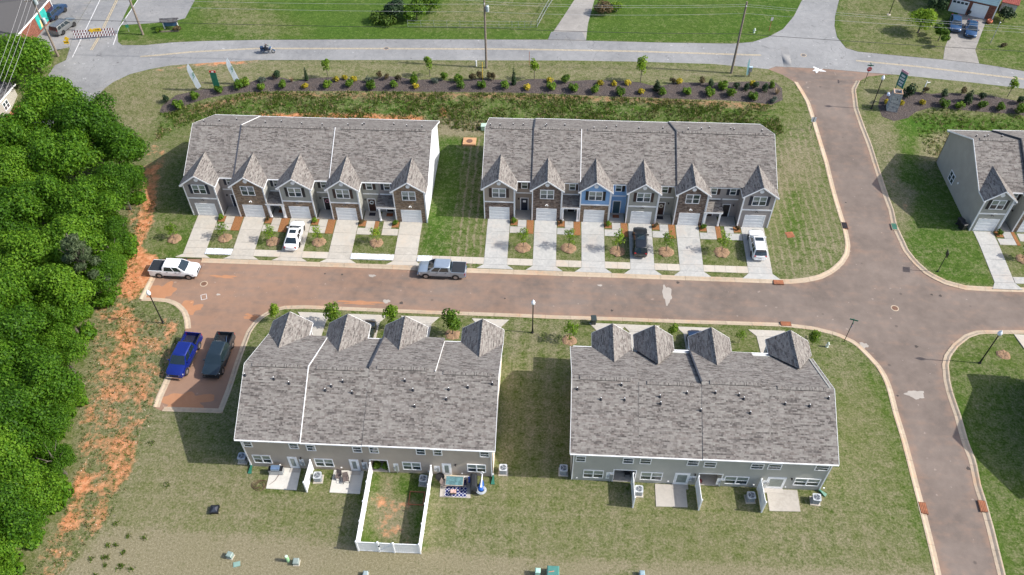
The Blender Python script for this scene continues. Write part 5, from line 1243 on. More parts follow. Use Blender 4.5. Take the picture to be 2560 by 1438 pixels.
# --- row 5: at the right edge, only its first home in view
X5 = 55.25; W5 = 18.0
r5 = [
    U(g=(0, 3.5), r=(3.5, 5.45), up='grey', low='grey', sh='black', entries=[dict(x=4.5, door='grey', lx=.75)], rm='grey'),
    U(g=(5.45, 9.3), r=(9.3, 11.6), up='stonegrey', low='brown', full='brown', sh2='brown', entries=[dict(x=10.5, door='black', lx=.75)], rm='grey'),
    U(g=(11.6, 15.5), r=(15.5, 18.0), up='grey', low='brown', sh='brown', entries=[dict(x=16.7, door='black', lx=.75)], rm='grey'),
]
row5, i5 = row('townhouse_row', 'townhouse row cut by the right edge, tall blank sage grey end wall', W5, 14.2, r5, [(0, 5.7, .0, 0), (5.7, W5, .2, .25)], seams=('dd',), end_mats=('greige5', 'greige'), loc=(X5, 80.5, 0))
rear_wall(row5, W5, 14.2, 5.28, [(1, 2, 3.7, 4.7)], [], [], [], [], SID['greige'], (0.1, W5 - .1), False)
w5 = window(row5, 8.1, 9.7, .8, 2.3, 0, -1, 2, None, (0, 0), axis='x')
MB().lathe([(.15, 0), (.15, .1), (.05, .12)], seg=10).build('wall_vent', M_TRIM, row5, loc=(-.02, 6.9, 2.2)).rotation_euler = (0, -math.pi / 2, 0)
# --- rows 3 and 4: seen from behind, fronts on the street
def near_row(label, xw0, xw1, yrear, gables, secs, mats, end_mats, tagk, rear_m, units, seams=()):
    W = xw1 - xw0; Dp = 56.15 - yrear
    t, inf = row('townhouse_row', label, W, Dp, units, secs, ze=5.28, zr=8.65, end_mats=end_mats, loc=(xw1, 56.15, 0), rz=math.pi, ym=1.95, seams=seams)
    fl = lambda L: [(xw1 - b, xw1 - a, z0, z1) for a, b, z0, z1 in L]
    rear_wall(t, W, Dp, 5.28, fl(D[tagk + '_up']), fl(D[tagk + '_low']), fl(D[tagk + '_door']), fl(D[tagk + '_meter']), fl([(a, b, z0, 2.2) for a, b, z0, z1 in D[tagk + '_porch']]), SID[rear_m], (.12, W - .12), True)
    return t
def nu(g, r, ex, **k):
    return U(g=g, r=r, up=k.get('up', 'grey'), low=k.get('low', 'brown'), sh='brown', entries=[dict(x=ex, door='black', lx=.8)], rm='grey', ws=1.0)
# row 3 local x = x3b - X
x3a, x3b = -28.72, -4.12; l3 = lambda X: round(x3b - X, 2)
def span(l, a, b): return tuple(sorted((l(a), l(b))))
un3 = [nu(span(l3, -4.12, -8.0), span(l3, -8.0, -10.05), l3(-9.0)), nu(span(l3, -12.36, -16.38), span(l3, -10.05, -12.36), l3(-11.2), up='tan'),
       nu(span(l3, -18.6, -22.5), span(l3, -16.38, -18.6), l3(-17.5)), nu(span(l3, -24.93, -28.72), span(l3, -22.5, -24.93), l3(-23.7), up='taupe')]
sec3 = [(0, l3(-10.05), .0, .0), (l3(-10.05), l3(-16.6), .05, .45), (l3(-16.6), l3(-22.6), .0, .0), (l3(-22.6), l3(-28.72), .07, .05)]
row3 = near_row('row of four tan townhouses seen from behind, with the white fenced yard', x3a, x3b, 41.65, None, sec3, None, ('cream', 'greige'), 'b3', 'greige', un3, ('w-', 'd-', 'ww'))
x4a, x4b = 3.6, 28.25; l4 = lambda X: round(x4b - X, 2)
un4 = [nu(span(l4, 28.25, 24.38), span(l4, 24.38, 22.3), l4(23.3)), nu(span(l4, 19.96, 16.18), span(l4, 22.3, 19.96), l4(21.2)),
       nu(span(l4, 13.93, 10.35), span(l4, 16.18, 13.93), l4(15.1), up='blue'), nu(span(l4, 9.5, 5.9), span(l4, 5.9, 3.6), l4(4.7))]
sec4 = [(0, l4(22.3), .04, -.45), (l4(22.3), l4(15.85), .06, .0), (l4(15.85), l4(9.8), .0, -.45), (l4(9.8), l4(3.6), .0, .0)]
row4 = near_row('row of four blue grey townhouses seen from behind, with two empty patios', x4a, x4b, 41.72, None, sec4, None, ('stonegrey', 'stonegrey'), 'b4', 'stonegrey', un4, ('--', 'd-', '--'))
D['b6_up'] = [(a + 50.2, b + 50.2, c, d) for a, b, c, d in D['b4_up']]; D['b6_low'] = [(a + 50.2, b + 50.2, c, d) for a, b, c, d in D['b4_low']]; D['b6_door'] = []; D['b6_meter'] = []; D['b6_porch'] = []
un6 = [dict(u, g=tuple(24.65 - v for v in u['g'][::-1]), r=tuple(24.65 - v for v in u['r'][::-1]), entries=[dict(e, x=24.65 - e['x']) for e in u['entries']]) for u in un4]
row6 = near_row('townhouse row beyond the lower right corner that shades the lawn', 53.9, 78.55, 41.7, None, [(0, 12.3, 0, 0), (12.3, 24.65, 0, 0)], None, ('stonegrey', 'stonegrey'), 'b6', 'stonegrey', un6)
bpy.context.view_layer.update()
def on_roof(t, inf_y, pts, near):
    """snap the surveyed points to the roof that was built"""
    inv = t.matrix_world.inverted(); dg = bpy.context.evaluated_depsgraph_get(); out = []
    for p in pts:
        hit = scene.ray_cast(dg, Vector((p[0], p[1], 40)), Vector((0, 0, -1)))
        out.append((p[0], p[1], hit[1].z if hit[0] else p[2]))
    vents(t, out, inv)
on_roof(row1, None, [(p[0], min(max(p[1], YB1 + 8.7), YB1 + 14), p[2]) for p in D['ventsB1']], 0)
on_roof(row2, None, [(p[0], min(max(p[1], YB2 + 8.7), YB2 + 14), p[2]) for p in D['ventsB2']], 0)
on_roof(row3, None, D['ventsB3'], 1)
on_roof(row4, None, D['ventsB4'], 1)
on_roof(row5, None, [(56.2, 90.2, 8), (57.9, 90.6, 8), (59.6, 90.4, 8), (57.1, 89.9, 8), (62.5, 90.2, 8)], 0)
# green splash pipes at the foot of two downspouts
for lab, x, y, rz in (('green splash pipe under the left rear downspout of the tan row', -28.6, 41.1, 0), ('green splash pipe under the right rear downspout of the tan row', -4.1, 41.1, 0), ('green splash pipe under the right rear downspout of the blue grey row', 28.45, 41.35, .9)):
    t = thing('splash_pipe', lab, 'drain pipe', (x, y, 0), rz, 'green splash pipes')
    MB().loft([[(-.07, .45, .3), (.07, .45, .3), (.07, .45, .12), (-.07, .45, .12)], [(-.09, .2, .26), (.09, .2, .26), (.09, .2, .05), (-.09, .2, .05)], [(-.2, -.35, .09), (.2, -.35, .09), (.2, -.35, .02), (-.2, -.35, .02)]]).build('flared_pipe', M_GREEN, t)
    MB().box(-.09, .09, .40, .48, .10, .32).build('collar', M_GREEN, t)
# ------------------------------------------------------------------ vehicles
M_TYRE = plain('tyre rubber', (.014, .014, .015), .85)
M_RIM = plain('alloy rim', (.45, .46, .48), .3, .8)
M_AUTO = plain('car glass', (.012, .022, .028), .05, var=.1, spec=1.0)
M_CHROME = plain('chrome', (.6, .61, .63), .15, 1.0)
M_PLAST = plain('black plastic', (.02, .02, .022), .55)
M_TAIL = plain('tail light red', (.42, .01, .012), .2)
M_HEAD = plain('headlight glass', (.62, .65, .68), .1, spec=.9)
M_PLATE = plain('number plate', (.7, .7, .68), .5)
M_TONNEAU = plain('black vinyl cover', (.022, .025, .03), .55)
def paint(name, c, metal=.0, rough=.28):
    return plain(name, c, rough, metal, var=.04, coat=.8)
PAINT = {'white': paint('white paintwork', (.80, .82, .84)), 'silver': paint('silver blue paintwork', (.40, .47, .54), .55, .3), 'blue': paint('deep blue paintwork', (.008, .022, .20), .3, .25), 'slate': paint('dark slate paintwork', (.020, .034, .045), .3, .25),
         'black': paint('black paintwork', (.010, .012, .015)), 'navy': paint('navy paintwork', (.012, .035, .09), .2), 'grey': paint('grey paintwork', (.16, .17, .175), .4, .35), 'midblue': paint('mid blue paintwork', (.02, .07, .17), .3)}

def sec(x, zb, zt, hw, cr=.03):
    L = [(hw * .86, zb), (hw, zb + .12), (hw * 1.005, (zb + zt) / 2), (hw * .985, zt - .14), (hw * .95, zt - .04), (hw * .84, zt)]
    return [(x, -y, z) for y, z in L] + [(x, 0, zt + cr)] + [(x, y, z) for y, z in L[::-1]]

def wheel(parent, x, y, r_=.40, w=.27):
    s = 1 if y > 0 else -1
    t = MB(); t.lathe([(r_ * .62, -w / 2), (r_ * .93, -w / 2), (r_, -w * .3), (r_, w * .3), (r_ * .93, w / 2), (r_ * .62, w / 2), (r_ * .6, w * .3)], seg=18)
    o = t.build('wheel', M_TYRE, parent, True, 40); o.location = (x, y, r_); o.rotation_euler = (-math.pi / 2 * s, 0, 0)
    m = MB(); m.lathe([(r_ * .2, w * .28), (r_ * .22, w * .42), (r_ * .08, w * .44)], seg=10)
    for k in range(6):
        a = k * math.pi / 3; m.bar((r_ * .12 * math.cos(a), r_ * .12 * math.sin(a), w * .36), (r_ * .62 * math.cos(a), r_ * .62 * math.sin(a), w * .36), .07, .05)
    m.lathe([(r_ * .56, w * .3), (r_ * .66, w * .3), (r_ * .66, w * .45), (r_ * .58, w * .45)], seg=18)
    rim = m.build('rim', M_RIM, o)
    d = MB(); d.lathe([(r_ * .57, w * .1), (r_ * .57, w * .14)], seg=14); d.build('brake_disc', M_PLAST, o)

def cabin(t, bot, top, zb, zt, hwb, hwt, pm, side_splits, rear=True, roofrails=False, sunroof=None, pil=.07):
    """glasshouse: frustum from the belt line to the roof, panes as parts"""
    (xf, xr), (tf, tr) = bot, top
    def P(u, v, side):  # u along front->rear 0..1, v up 0..1
        x = (xf + (xr - xf) * u) * (1 - v) + (tf + (tr - tf) * u) * v
        y = (hwb * (1 - v) + hwt * v) * side; return Vector((x, y, zb + (zt - zb) * v))
    mb = MB()
    secs = []
    for v in (0, .5, .86, .96, 1.0):
        ins = {0: 0, .5: -.012, .86: -.01, .96: .03, 1.0: .10}[v]
        q = [P(0, v, -1) + Vector((-ins, ins, 0)), P(.5, v, -1) + Vector((0, ins, 0)), P(1, v, -1) + Vector((ins, ins, 0)), P(1, v, 0) + Vector((ins - .03, 0, 0)), P(1, v, 1) + Vector((ins, -ins, 0)), P(.5, v, 1) + Vector((0, -ins, 0)), P(0, v, 1) + Vector((-ins, -ins, 0)), P(0, v, 0) + Vector((-ins + .05, 0, 0))]
        secs.append(q)
    mb.loft(secs); mb.poly([secs[-1][i] + Vector((0, 0, .001)) for i in range(8)])
    mb.build('cab', pm, t, True, 40)
    def pane(name, pts, off):
        n = (pts[1] - pts[0]).cross(pts[3] - pts[0]).normalized()
        if n.dot(off) < 0: n = -n; pts = pts[::-1]
        q = [p + n * .014 for p in pts]
        g = MB(); g.loft([[p - n * .02 for p in pts], q]); g.build(name, M_AUTO, t)
    # windscreen and back glass
    a = .06; lo, hi = .06, .90
    for (u, nm, ox) in ((0, 'windscreen', 1), (1, 'rear_window', -1)):
        if u == 1 and not rear: continue
        bl, br = P(u, lo, -1) + Vector((0, a, 0)), P(u, lo, 1) - Vector((0, a, 0)); tl, tr_ = P(u, hi, -1) + Vector((0, a, 0)), P(u, hi, 1) - Vector((0, a, 0))
        bm, tm = P(u, lo, 0) + Vector((.045 * ox, 0, 0)), P(u, hi, 0) + Vector((.045 * ox, 0, 0))
        g = MB(); e = Vector((.012 * ox, 0, .008))
        f = [bl + e, bm + e, br + e, tr_ + e, tm + e, tl + e]
        bk = [p - e * 2.5 for p in f]
        g.loft([bk, f]); g.build(nm, M_AUTO, t)
    for s in (-1, 1):
        for (u0, u1) in side_splits:
            pane('side_window', [P(u0, .08, s), P(u1, .08, s), P(u1 - (.0 if u1 < .9 else .02), .84, s), P(u0 + (.02 if u0 < .1 else 0), .84, s)], Vector((0, s, .2)))
    if sunroof:
        x0, x1, w = sunroof; MB().box(x1, x0, -w, w, zt - .02, zt + .025).build('sunroof', M_AUTO, t)
    if roofrails:
        for s in (-1, 1): MB().tube([(tf - .15, s * (hwt - .02), zt - .03), (tf - .25, s * (hwt - .02), zt + .06), (tr + .25, s * (hwt - .02), zt + .06), (tr + .15, s * (hwt - .02), zt - .03)], .022, 6).build('roof_rail', M_PLAST, t)

def extras(t, L, hw, zl, pm, mirror_x, mirror_z, hwc, headz, tailz, taily=.68, front_plate=False, grille=True, gm=None):
    for s in (-1, 1):
        m = MB(); m.loft([[(mirror_x, s * hwc, mirror_z), (mirror_x - .10, s * hwc, mirror_z), (mirror_x - .10, s * hwc, mirror_z + .14), (mirror_x, s * hwc, mirror_z + .12)], [(mirror_x - .02, s * (hwc + .24), mirror_z), (mirror_x - .13, s * (hwc + .22), mirror_z), (mirror_x - .13, s * (hwc + .22), mirror_z + .20), (mirror_x - .03, s * (hwc + .24), mirror_z + .18)]])
        m.build('mirror', pm if gm is None else gm, t)
        h = MB(); h.loft([[(L - .28, s * (hw - .05), headz - .08), (L - .10, s * (hw - .42), headz - .10), (L - .10, s * (hw - .42), headz + .06), (L - .28, s * (hw - .05), headz + .08)], [(L - .26, s * (hw + .012), headz - .08), (L + .01, s * (hw - .40), headz - .10), (L + .005, s * (hw - .40), headz + .06), (L - .27, s * (hw + .012), headz + .08)]]); h.build('headlight', M_HEAD, t)
        MB().box(-L - .012, -L + .10, s * taily - .10, s * taily + .10, tailz - .14, tailz + .14).build('tail_light', M_TAIL, t)
    if grille:
        g = MB(); g.box(L - .06, L + .02, -hw * .5, hw * .5, headz - .2, headz + .05)
        for k in range(3): g.box(L + .02, L + .03, -hw * .5, hw * .5, headz - .17 + k * .08, headz - .14 + k * .08)
        g.build('grille', M_PLAST, t)
    MB().box(-L - .02, -L, -.24, .24, tailz - .35, tailz - .22).build('number_plate', M_PLATE, t)

def on_slope(t, deg):
    t.rotation_mode = 'ZYX' if False else 'XYZ'
    t.matrix_basis = Matrix.Translation(t.location) @ Matrix.Rotation(t.rotation_euler[2], 4, 'Z') @ Matrix.Rotation(R(-deg), 4, 'Y')
    return t
def pickup(label, colr, pos, ang, bed='cover', z=0.0, group='pickup trucks'):
    t = thing('pickup_truck', label, 'pickup truck', (pos[0], pos[1], z), R(ang), group)
    pm = PAINT[colr]; L = 2.95; hw = 1.0
    b = MB(); b.loft([sec(x, zb, zt, w, c) for x, zb, zt, w, c in ((L, .58, .98, .80, .0), (L - .08, .46, 1.06, .90, .01), (2.6, .42, 1.15, .98, .03), (2.1, .42, 1.20, 1.0, .045), (1.6, .42, 1.24, 1.0, .04), (.6, .42, 1.25, 1.0, .02), (-1.22, .42, 1.25, 1.0, .02))])
    b.build('body', pm, t, True, 35)
    # bed: floor, sides, tailgate
    b = MB(); z1 = 1.27
    b.box(-2.86, -1.24, -1.0, -.86, .42, z1); b.box(-2.86, -1.24, .86, 1.0, .42, z1); b.box(-1.29, -1.225, -.86, .86, .42, z1); b.box(-2.86, -1.29, -.86, .86, .42, .72)
    b.build('cargo_bed', pm, t)
    MB().box(-2.945, -2.862, -.97, .97, .55, 1.26).build('tailgate', pm, t)
    MB().box(-3.02, -2.946, -.96, .96, .42, .60).build('rear_bumper', M_CHROME, t)
    MB().box(L - .05, L + .07, -.92, .92, .42, .62).build('front_bumper', M_CHROME if colr != 'slate' else M_PLAST, t)
    if bed == 'cover':
        MB().loft([[(-2.90, -.93, 1.272), (-1.26, -.93, 1.272), (-1.26, .93, 1.272), (-2.90, .93, 1.272)], [(-2.88, -.90, 1.31), (-1.28, -.90, 1.31), (-1.28, .90, 1.31), (-2.88, .90, 1.31)]]).build('tonneau_cover', M_TONNEAU, t)
    else:
        l = MB()
        for k in range(11): y = -.78 + .156 * k; l.box(-2.84, -1.30, y - .05, y + .05, .722, .755)
        l.build('bed_liner', M_PLAST, t)
        r = MB(); r.box(-2.86, -1.25, -1.0, -.87, 1.272, 1.29); r.box(-2.86, -1.25, .87, 1.0, 1.272, 1.29); r.build('bed_rail', M_PLAST, t)
        if colr == 'slate': 
            MB().box(-1.8, -1.35, -.8, -.2, .757, .98).build('tool_box', M_METAL, t)
            MB().tube([(-2.6, .1, .83), (-1.5, .45, .83)], .06, 6).build('pipe_bundle', M_CHROME, t)
    cabin(t, (1.72, -1.20), (.80, -1.02), 1.23, 1.92, .955, .76, pm, ((.10, .44), (.49, .91)))
    extras(t, L, hw, 1, pm, 1.35, 1.28, .93, .90, .98, .88, gm=M_CHROME if colr == 'white' else None)
    for x in (1.95, -1.75):
        for s in (-1, 1):
            a = MB(); a.lathe([(.47, 0), (.47, .26)], seg=20); o = a.build('wheel_arch', M_PLAST, t); o.location = (x, s * (hw - .25), .45); o.rotation_euler = (-math.pi / 2 * s, 0, 0)
            wheel(t, x, s * (hw - .115), .41, .28)
    for s in (-1, 1):
        MB().box(-.8, 1.3, s * 1.0 - .08, s * 1.0 + .08, .34, .42).build('side_step', M_PLAST, t)
        for x in (.55, -.55): MB().box(x - .12, x + .10, s * 1.005 - .02, s * 1.005 + .02, 1.08, 1.12).build('door_handle', M_CHROME if colr == 'blue' else M_PLAST, t)
    return t

def car(label, colr, pos, ang, z=0.0, kind='sedan', group='parked cars', cat='car', **k):
    t = thing(k.get('name', 'parked_car'), label, cat, (pos[0], pos[1], z), R(ang), group)
    pm = PAINT[colr]
    if kind == 'sedan':
        L, hw, H = 2.42, .92, 1.45
        st = ((L, .38, .66, .66, .0), (L - .12, .30, .74, .80, .02), (2.0, .24, .82, .90, .04), (1.2, .22, .93, .92, .05), (.6, .22, .96, .92, .03), (-.8, .22, .99, .92, .02), (-1.5, .22, 1.02, .91, .03), (-2.1, .26, 1.0, .86, .03), (-L + .08, .34, .95, .76, .02), (-L, .42, .86, .66, 0))
        cab = ((1.30, -1.95), (.42, -1.05), .94, H, .86, .62); spl = ((.15, .45), (.48, .78)); wx = (1.45, -1.38); wr = .34
    elif kind == 'suv':
        L, hw, H = 2.38, .93, 1.70
        st = ((L, .42, .74, .68, .0), (L - .12, .34, .86, .82, .02), (1.9, .28, .98, .91, .04), (1.15, .26, 1.06, .93, .05), (.6, .26, 1.08, .93, .03), (-1.2, .26, 1.10, .93, .02), (-2.1, .30, 1.10, .90, .02), (-L + .06, .38, 1.06, .82, .01), (-L, .46, .98, .74, 0))
        cab = ((1.2, -2.28), (.45, -1.85), 1.06, H, .875, .68); spl = ((.13, .38), (.41, .66), (.69, .90)); wx = (1.42, -1.38); wr = .37
    else:  # boxy suv
        L, hw, H = 2.35, .92, 1.75
        st = ((L, .46, .86, .76, .0), (L - .1, .38, .98, .86, .01), (1.8, .34, 1.06, .92, .02), (1.0, .32, 1.10, .92, .02), (-2.2, .32, 1.12, .92, .01), (-L, .42, 1.08, .88, 0))
        cab = ((1.0, -2.30), (.5, -2.1), 1.09, H, .88, .74); spl = ((.12, .38), (.42, .66), (.70, .93)); wx = (1.4, -1.35); wr = .37
    MB().loft([sec(*s) for s in st]).build('body', pm, t, True, 35)
    cabin(t, *cab, pm, spl, roofrails=k.get('rails', False), sunroof=k.get('sunroof'))
    extras(t, L - .02, hw - .04, 1, pm, cab[0][0] - .35, cab[2] + .02, cab[4] - .02, st[1][2] - .10 if kind != 'sedan' else .66, st[-2][2] - .12, hw * .72, grille=True)
    MB().box(-L - .02, -L + .12, -hw * .7, hw * .7, .36, .52).build('rear_bumper', k.get('bump', pm), t)
    for x in wx:
        for s in (-1, 1):
            a = MB(); a.lathe([(wr + .05, 0), (wr + .05, .22)], seg=20); o = a.build('wheel_arch', M_PLAST, t); o.location = (x, s * (hw - .215), wr + .02); o.rotation_euler = (-math.pi / 2 * s, 0, 0)
            wheel(t, x, s * (hw - .11), wr, .23)
    for s in (-1, 1):
        for x in (.2, -.75): MB().box(x - .1, x + .1, s * (hw - .0) - .015, s * (hw) + .012, st[4][2] - .16, st[4][2] - .13).build('door_handle', M_CHROME, t)
    if k.get('spoiler'): MB().box(-2.15, -1.85, -.6, .6, H - .03, H + .02).build('spoiler', M_PLAST, t)
    return t

Z0 = -.6
pickup('white crew cab pickup with black bed cover at the dead end by the wood', 'white', D['v_white'], -1.0, 'cover', Z0 - .12)
pickup('silver blue crew cab pickup with black bed cover parked along the kerb facing left', 'silver', (-12.35, 70.15), 179.3, 'cover', Z0 - .10)
pickup('bright blue pickup with open bed, left of the two in the clay stained bay', 'blue', (-39.72, 54.85), -93.5, 'open', Tz(-39, 54.8) - .12)
pickup('dark slate pickup with open bed, right of the two in the clay stained bay', 'slate', (-35.88, 55.1), -91.0, 'open', Tz(-36, 55) - .12)
on_slope(car('white sedan with sunroof on the driveway, nose to the stone garage', 'white', (-32.0, 75.1), 90.0, Tz(-32, 75.1) + .045, 'sedan', sunroof=(.15, -.45, .42)), 4.6)
on_slope(car('glossy black car on the driveway of the grey home beside the blue one', 'black', (12.4, 75.9), 88.0, Tz(12, 75.9) + .045, 'suv', sunroof=(.3, -.6, .45)), 4.6)
on_slope(car('white sport utility with black roof stripes on the rightmost driveway of the six homes', 'white', (27.25, 76.1), 90.0, Tz(27, 76.1) + .045, 'suv', rails=True, sunroof=(.25, -.35, .52), spoiler=True), 4.6)
for k in (-.72, -1.10, -1.50):
    pass
on_slope(car('black car half hidden behind the second front gable of the tan row', 'black', (-19.95, 58.7), 89, Tz(-20, 58.7) + .045, 'suv'), -5.5)
on_slope(car('navy car half hidden behind the third front gable of the blue grey row', 'navy', (17.9, 59.1), 90, Tz(18, 59.1) + .045, 'suv'), -5.5)
ZR = 2.3
car('grey boxy sport utility parked by the brick building with the mural', 'grey', (-80.9, 120.4), 76, ZR + .02, 'box', rails=True)
car('blue pickup shaped car beyond the grey roofed building, top left', 'navy', (-84.3, 125.0), 82, ZR + .02, 'box')
car('left of the two blue sedans on the driveway of the brick house', 'midblue', (67.4, 128.4), -108, ZR + .02, 'sedan')
car('right of the two blue sedans on the driveway of the brick house', 'midblue', (69.45, 126.7), -111, ZR + .02, 'sedan')

# motorcycle with its rider
mx, my, _ = D['v_cycle']
t = thing('touring_motorcycle', 'blue touring motorcycle with chrome forks riding along the grey road', 'motorcycle', (mx, my, ZR - .02), 0)
for x, nm in ((.83, 'wheel'), (-.80, 'wheel')):
    w = MB(); w.tube([(.27 * math.cos(a), 0, .27 * math.sin(a)) for a in np.linspace(0, 2 * math.pi, 19)], .06, 8, caps=False); o = w.build(nm, M_TYRE, t); o.location = (x, 0, .33)
    q = MB()
    for k in range(8): q.bar((0, 0, 0), (.24 * math.cos(k * math.pi / 4), 0, .24 * math.sin(k * math.pi / 4)), .02, .02)
    q.tube([(0, -.07, 0), (0, .07, 0)], .06, 8); q.build('rim', M_CHROME, o)
MB().loft([[(-.95, y * .5, z) for y, z in ((-.2, .5), (.2, .5), (.22, .78), (-.22, .78))], [(-.3, y, z) for y, z in ((-.17, .42), (.17, .42), (.18, .72), (-.18, .72))], [(.15, y, z) for y, z in ((-.14, .45), (.14, .45), (.17, .86), (-.17, .86))], [(.48, y, z) for y, z in ((-.06, .6), (.06, .6), (.09, .88), (-.09, .88))]]).build('body', PAINT['navy'], t, True, 40)
MB().loft([[(-.62, -.16, .72), (-.62, .16, .72), (-.62, .14, .82), (-.62, -.14, .82)], [(-.05, -.15, .70), (-.05, .15, .70), (-.05, .12, .78), (-.05, -.12, .78)]]).build('seat', M_BLACK, t)
for s in (-1, 1):
    MB().tube([(.83, s * .10, .33), (.50, s * .10, .95)], .028, 8).build('fork', M_CHROME, t)
    MB().box(-1.05, -.48, s * .34 - .11, s * .34 + .11, .45, .80).build('saddle_bag', PAINT['navy'], t)
    MB().tube([(.25, s * .2, .30), (-.4, s * .24, .28), (-1.1, s * .26, .34)], .045, 8).build('exhaust', M_CHROME, t)
    MB().tube([(.48, s * .08, 1.02), (.42, s * .28, 1.08), (.24, s * .42, 1.04)], .018, 6).build('handlebar', M_CHROME, t)
MB().box(-1.12, -.70, -.26, .26, .82, 1.10).build('top_case', PAINT['navy'], t)
MB().loft([[(.40, -.24, .92), (.40, .24, .92), (.46, .22, 1.22), (.46, -.22, 1.22)], [(.66, -.12, .92), (.66, .12, .92), (.56, .12, 1.10), (.56, -.12, 1.10)]]).build('fairing', PAINT['midblue'], t)
MB().loft([[(.44, -.22, 1.22), (.44, .22, 1.22), (.47, .22, 1.22), (.47, -.22, 1.22)], [(.34, -.18, 1.45), (.34, .18, 1.45), (.36, .18, 1.45), (.36, -.18, 1.45)]]).build('windscreen', M_BLIND, t)
q = MB(); q.lathe([(.09, 0), (.10, .04), (.02, .06)], seg=10); o = q.build('headlight', M_HEAD, t); o.location = (.64, 0, .98); o.rotation_euler = (0, math.pi / 2, 0)
MB().loft([[(.83 + .36 * math.cos(a), -.08, .33 + .36 * math.sin(a)) for a in np.linspace(.4, 2.3, 8)] + [(.83 + .33 * math.cos(a), -.08, .33 + .33 * math.sin(a)) for a in np.linspace(2.3, .4, 8)], [(.83 + .36 * math.cos(a), .08, .33 + .36 * math.sin(a)) for a in np.linspace(.4, 2.3, 8)] + [(.83 + .33 * math.cos(a), .08, .33 + .33 * math.sin(a)) for a in np.linspace(2.3, .4, 8)]]).build('front_fender', PAINT['midblue'], t)
MB().box(-.1, .32, -.2, .2, .30, .58).build('engine', M_CHROME, t)

def skinned(name, verts, edges, radii, mat, parent=None, root=0, sub=1):
    me = bpy.data.meshes.new(name); me.from_pydata(verts, edges, []); me.materials.append(mat)
    o = bpy.data.objects.new(name, me); COL.objects.link(o)
    if parent: o.parent = parent
    o.modifiers.new('skin', 'SKIN')
    sv = me.skin_vertices[0].data if me.skin_vertices else None
    if sv is None:
        bm = bmesh.new(); bm.from_mesh(me); bm.verts.layers.skin.verify(); bm.to_mesh(me); bm.free(); sv = me.skin_vertices[0].data
    for i, r_ in enumerate(radii):
        sv[i].radius = (r_, r_) if not isinstance(r_, tuple) else r_; sv[i].use_root = (i == root)
    o.modifiers.new('smooth', 'SUBSURF').levels = sub; o.modifiers['smooth'].render_levels = sub
    for p in me.polygons: p.use_smooth = True
    return o
pr = thing('person', 'motorcycle rider in dark clothes leaning to the handlebars', 'person', (mx, my, ZR - .02), 0)
M_CLOTH = plain('dark riding clothes', (.02, .022, .03), .8); M_SKIN = plain('skin', (.45, .27, .19), .6); M_HAIR = plain('grey helmet', (.20, .20, .22), .35)
V = [(-.30, 0, .84), (-.28, 0, 1.05), (-.22, 0, 1.28), (-.18, 0, 1.40), (-.15, 0, 1.50)]; Rr = [(.15, .19), (.14, .18), (.13, .20), (.10, .17), .06]
Ed = [(0, 1), (1, 2), (2, 3), (3, 4)]
for s in (-1, 1):
    n = len(V); V += [(-.18, s * .20, 1.40), (.0, s * .30, 1.20), (.22, s * .36, 1.08), (-.27, s * .12, .84), (.14, s * .22, .80), (.10, s * .24, .38), (.22, s * .25, .30)]
    Rr += [.085, .06, .045, .11, .085, .06, .05]; Ed += [(3, n), (n, n + 1), (n + 1, n + 2), (0, n + 3), (n + 3, n + 4), (n + 4, n + 5), (n + 5, n + 6)]
skinned('body', V, Ed, Rr, M_CLOTH, pr, 0, 1)
h = MB(); h.lathe([(.04, -.12), (.065, -.08), (.085, 0), (.09, .06), (.07, .12), (.02, .145)], (-.12, 0, 1.62), 12); h.loft([[(-.04, -.015, 1.63), (-.04, .015, 1.63), (-.04, .012, 1.58), (-.04, -.012, 1.58)], [(-.01, -.008, 1.60), (-.01, .008, 1.60), (-.01, .01, 1.585), (-.01, -.01, 1.585)]]); h.build('head', M_SKIN, pr, True)
MB().lathe([(.105, .02), (.11, .07), (.085, .14), (.03, .17)], (-.125, 0, 1.62), 12).build('helmet', M_HAIR, pr, True)
for s in (-1, 1):
    hd = MB(); bx_, by_, bz_ = .26, s * .37, 1.07
    hd.loft([[(bx_ - .06, by_ - .035, bz_ - .015), (bx_ - .06, by_ + .035, bz_ - .015), (bx_ - .06, by_ + .03, bz_ + .02), (bx_ - .06, by_ - .03, bz_ + .02)], [(bx_ + .03, by_ - .042, bz_ - .01), (bx_ + .03, by_ + .042, bz_ - .01), (bx_ + .03, by_ + .04, bz_ + .02), (bx_ + .03, by_ - .04, bz_ + .02)]])
    for k in range(4):
        y = by_ - .033 + .022 * k; hd.tube([(bx_ + .02, y, bz_ + .005), (bx_ + .06 + .004 * (k % 3), y, bz_ + .0), (bx_ + .06, y, bz_ - .04), (bx_ + .03, y, bz_ - .05)], [.010, .010, .009, .008], 5)
    hd.tube([(bx_ - .03, by_ - s * .035, bz_), (bx_ + .01, by_ - s * .06, bz_ - .02), (bx_ + .03, by_ - s * .045, bz_ - .045)], [.012, .011, .009], 5)
    hd.build('glove', M_BLACK, pr)
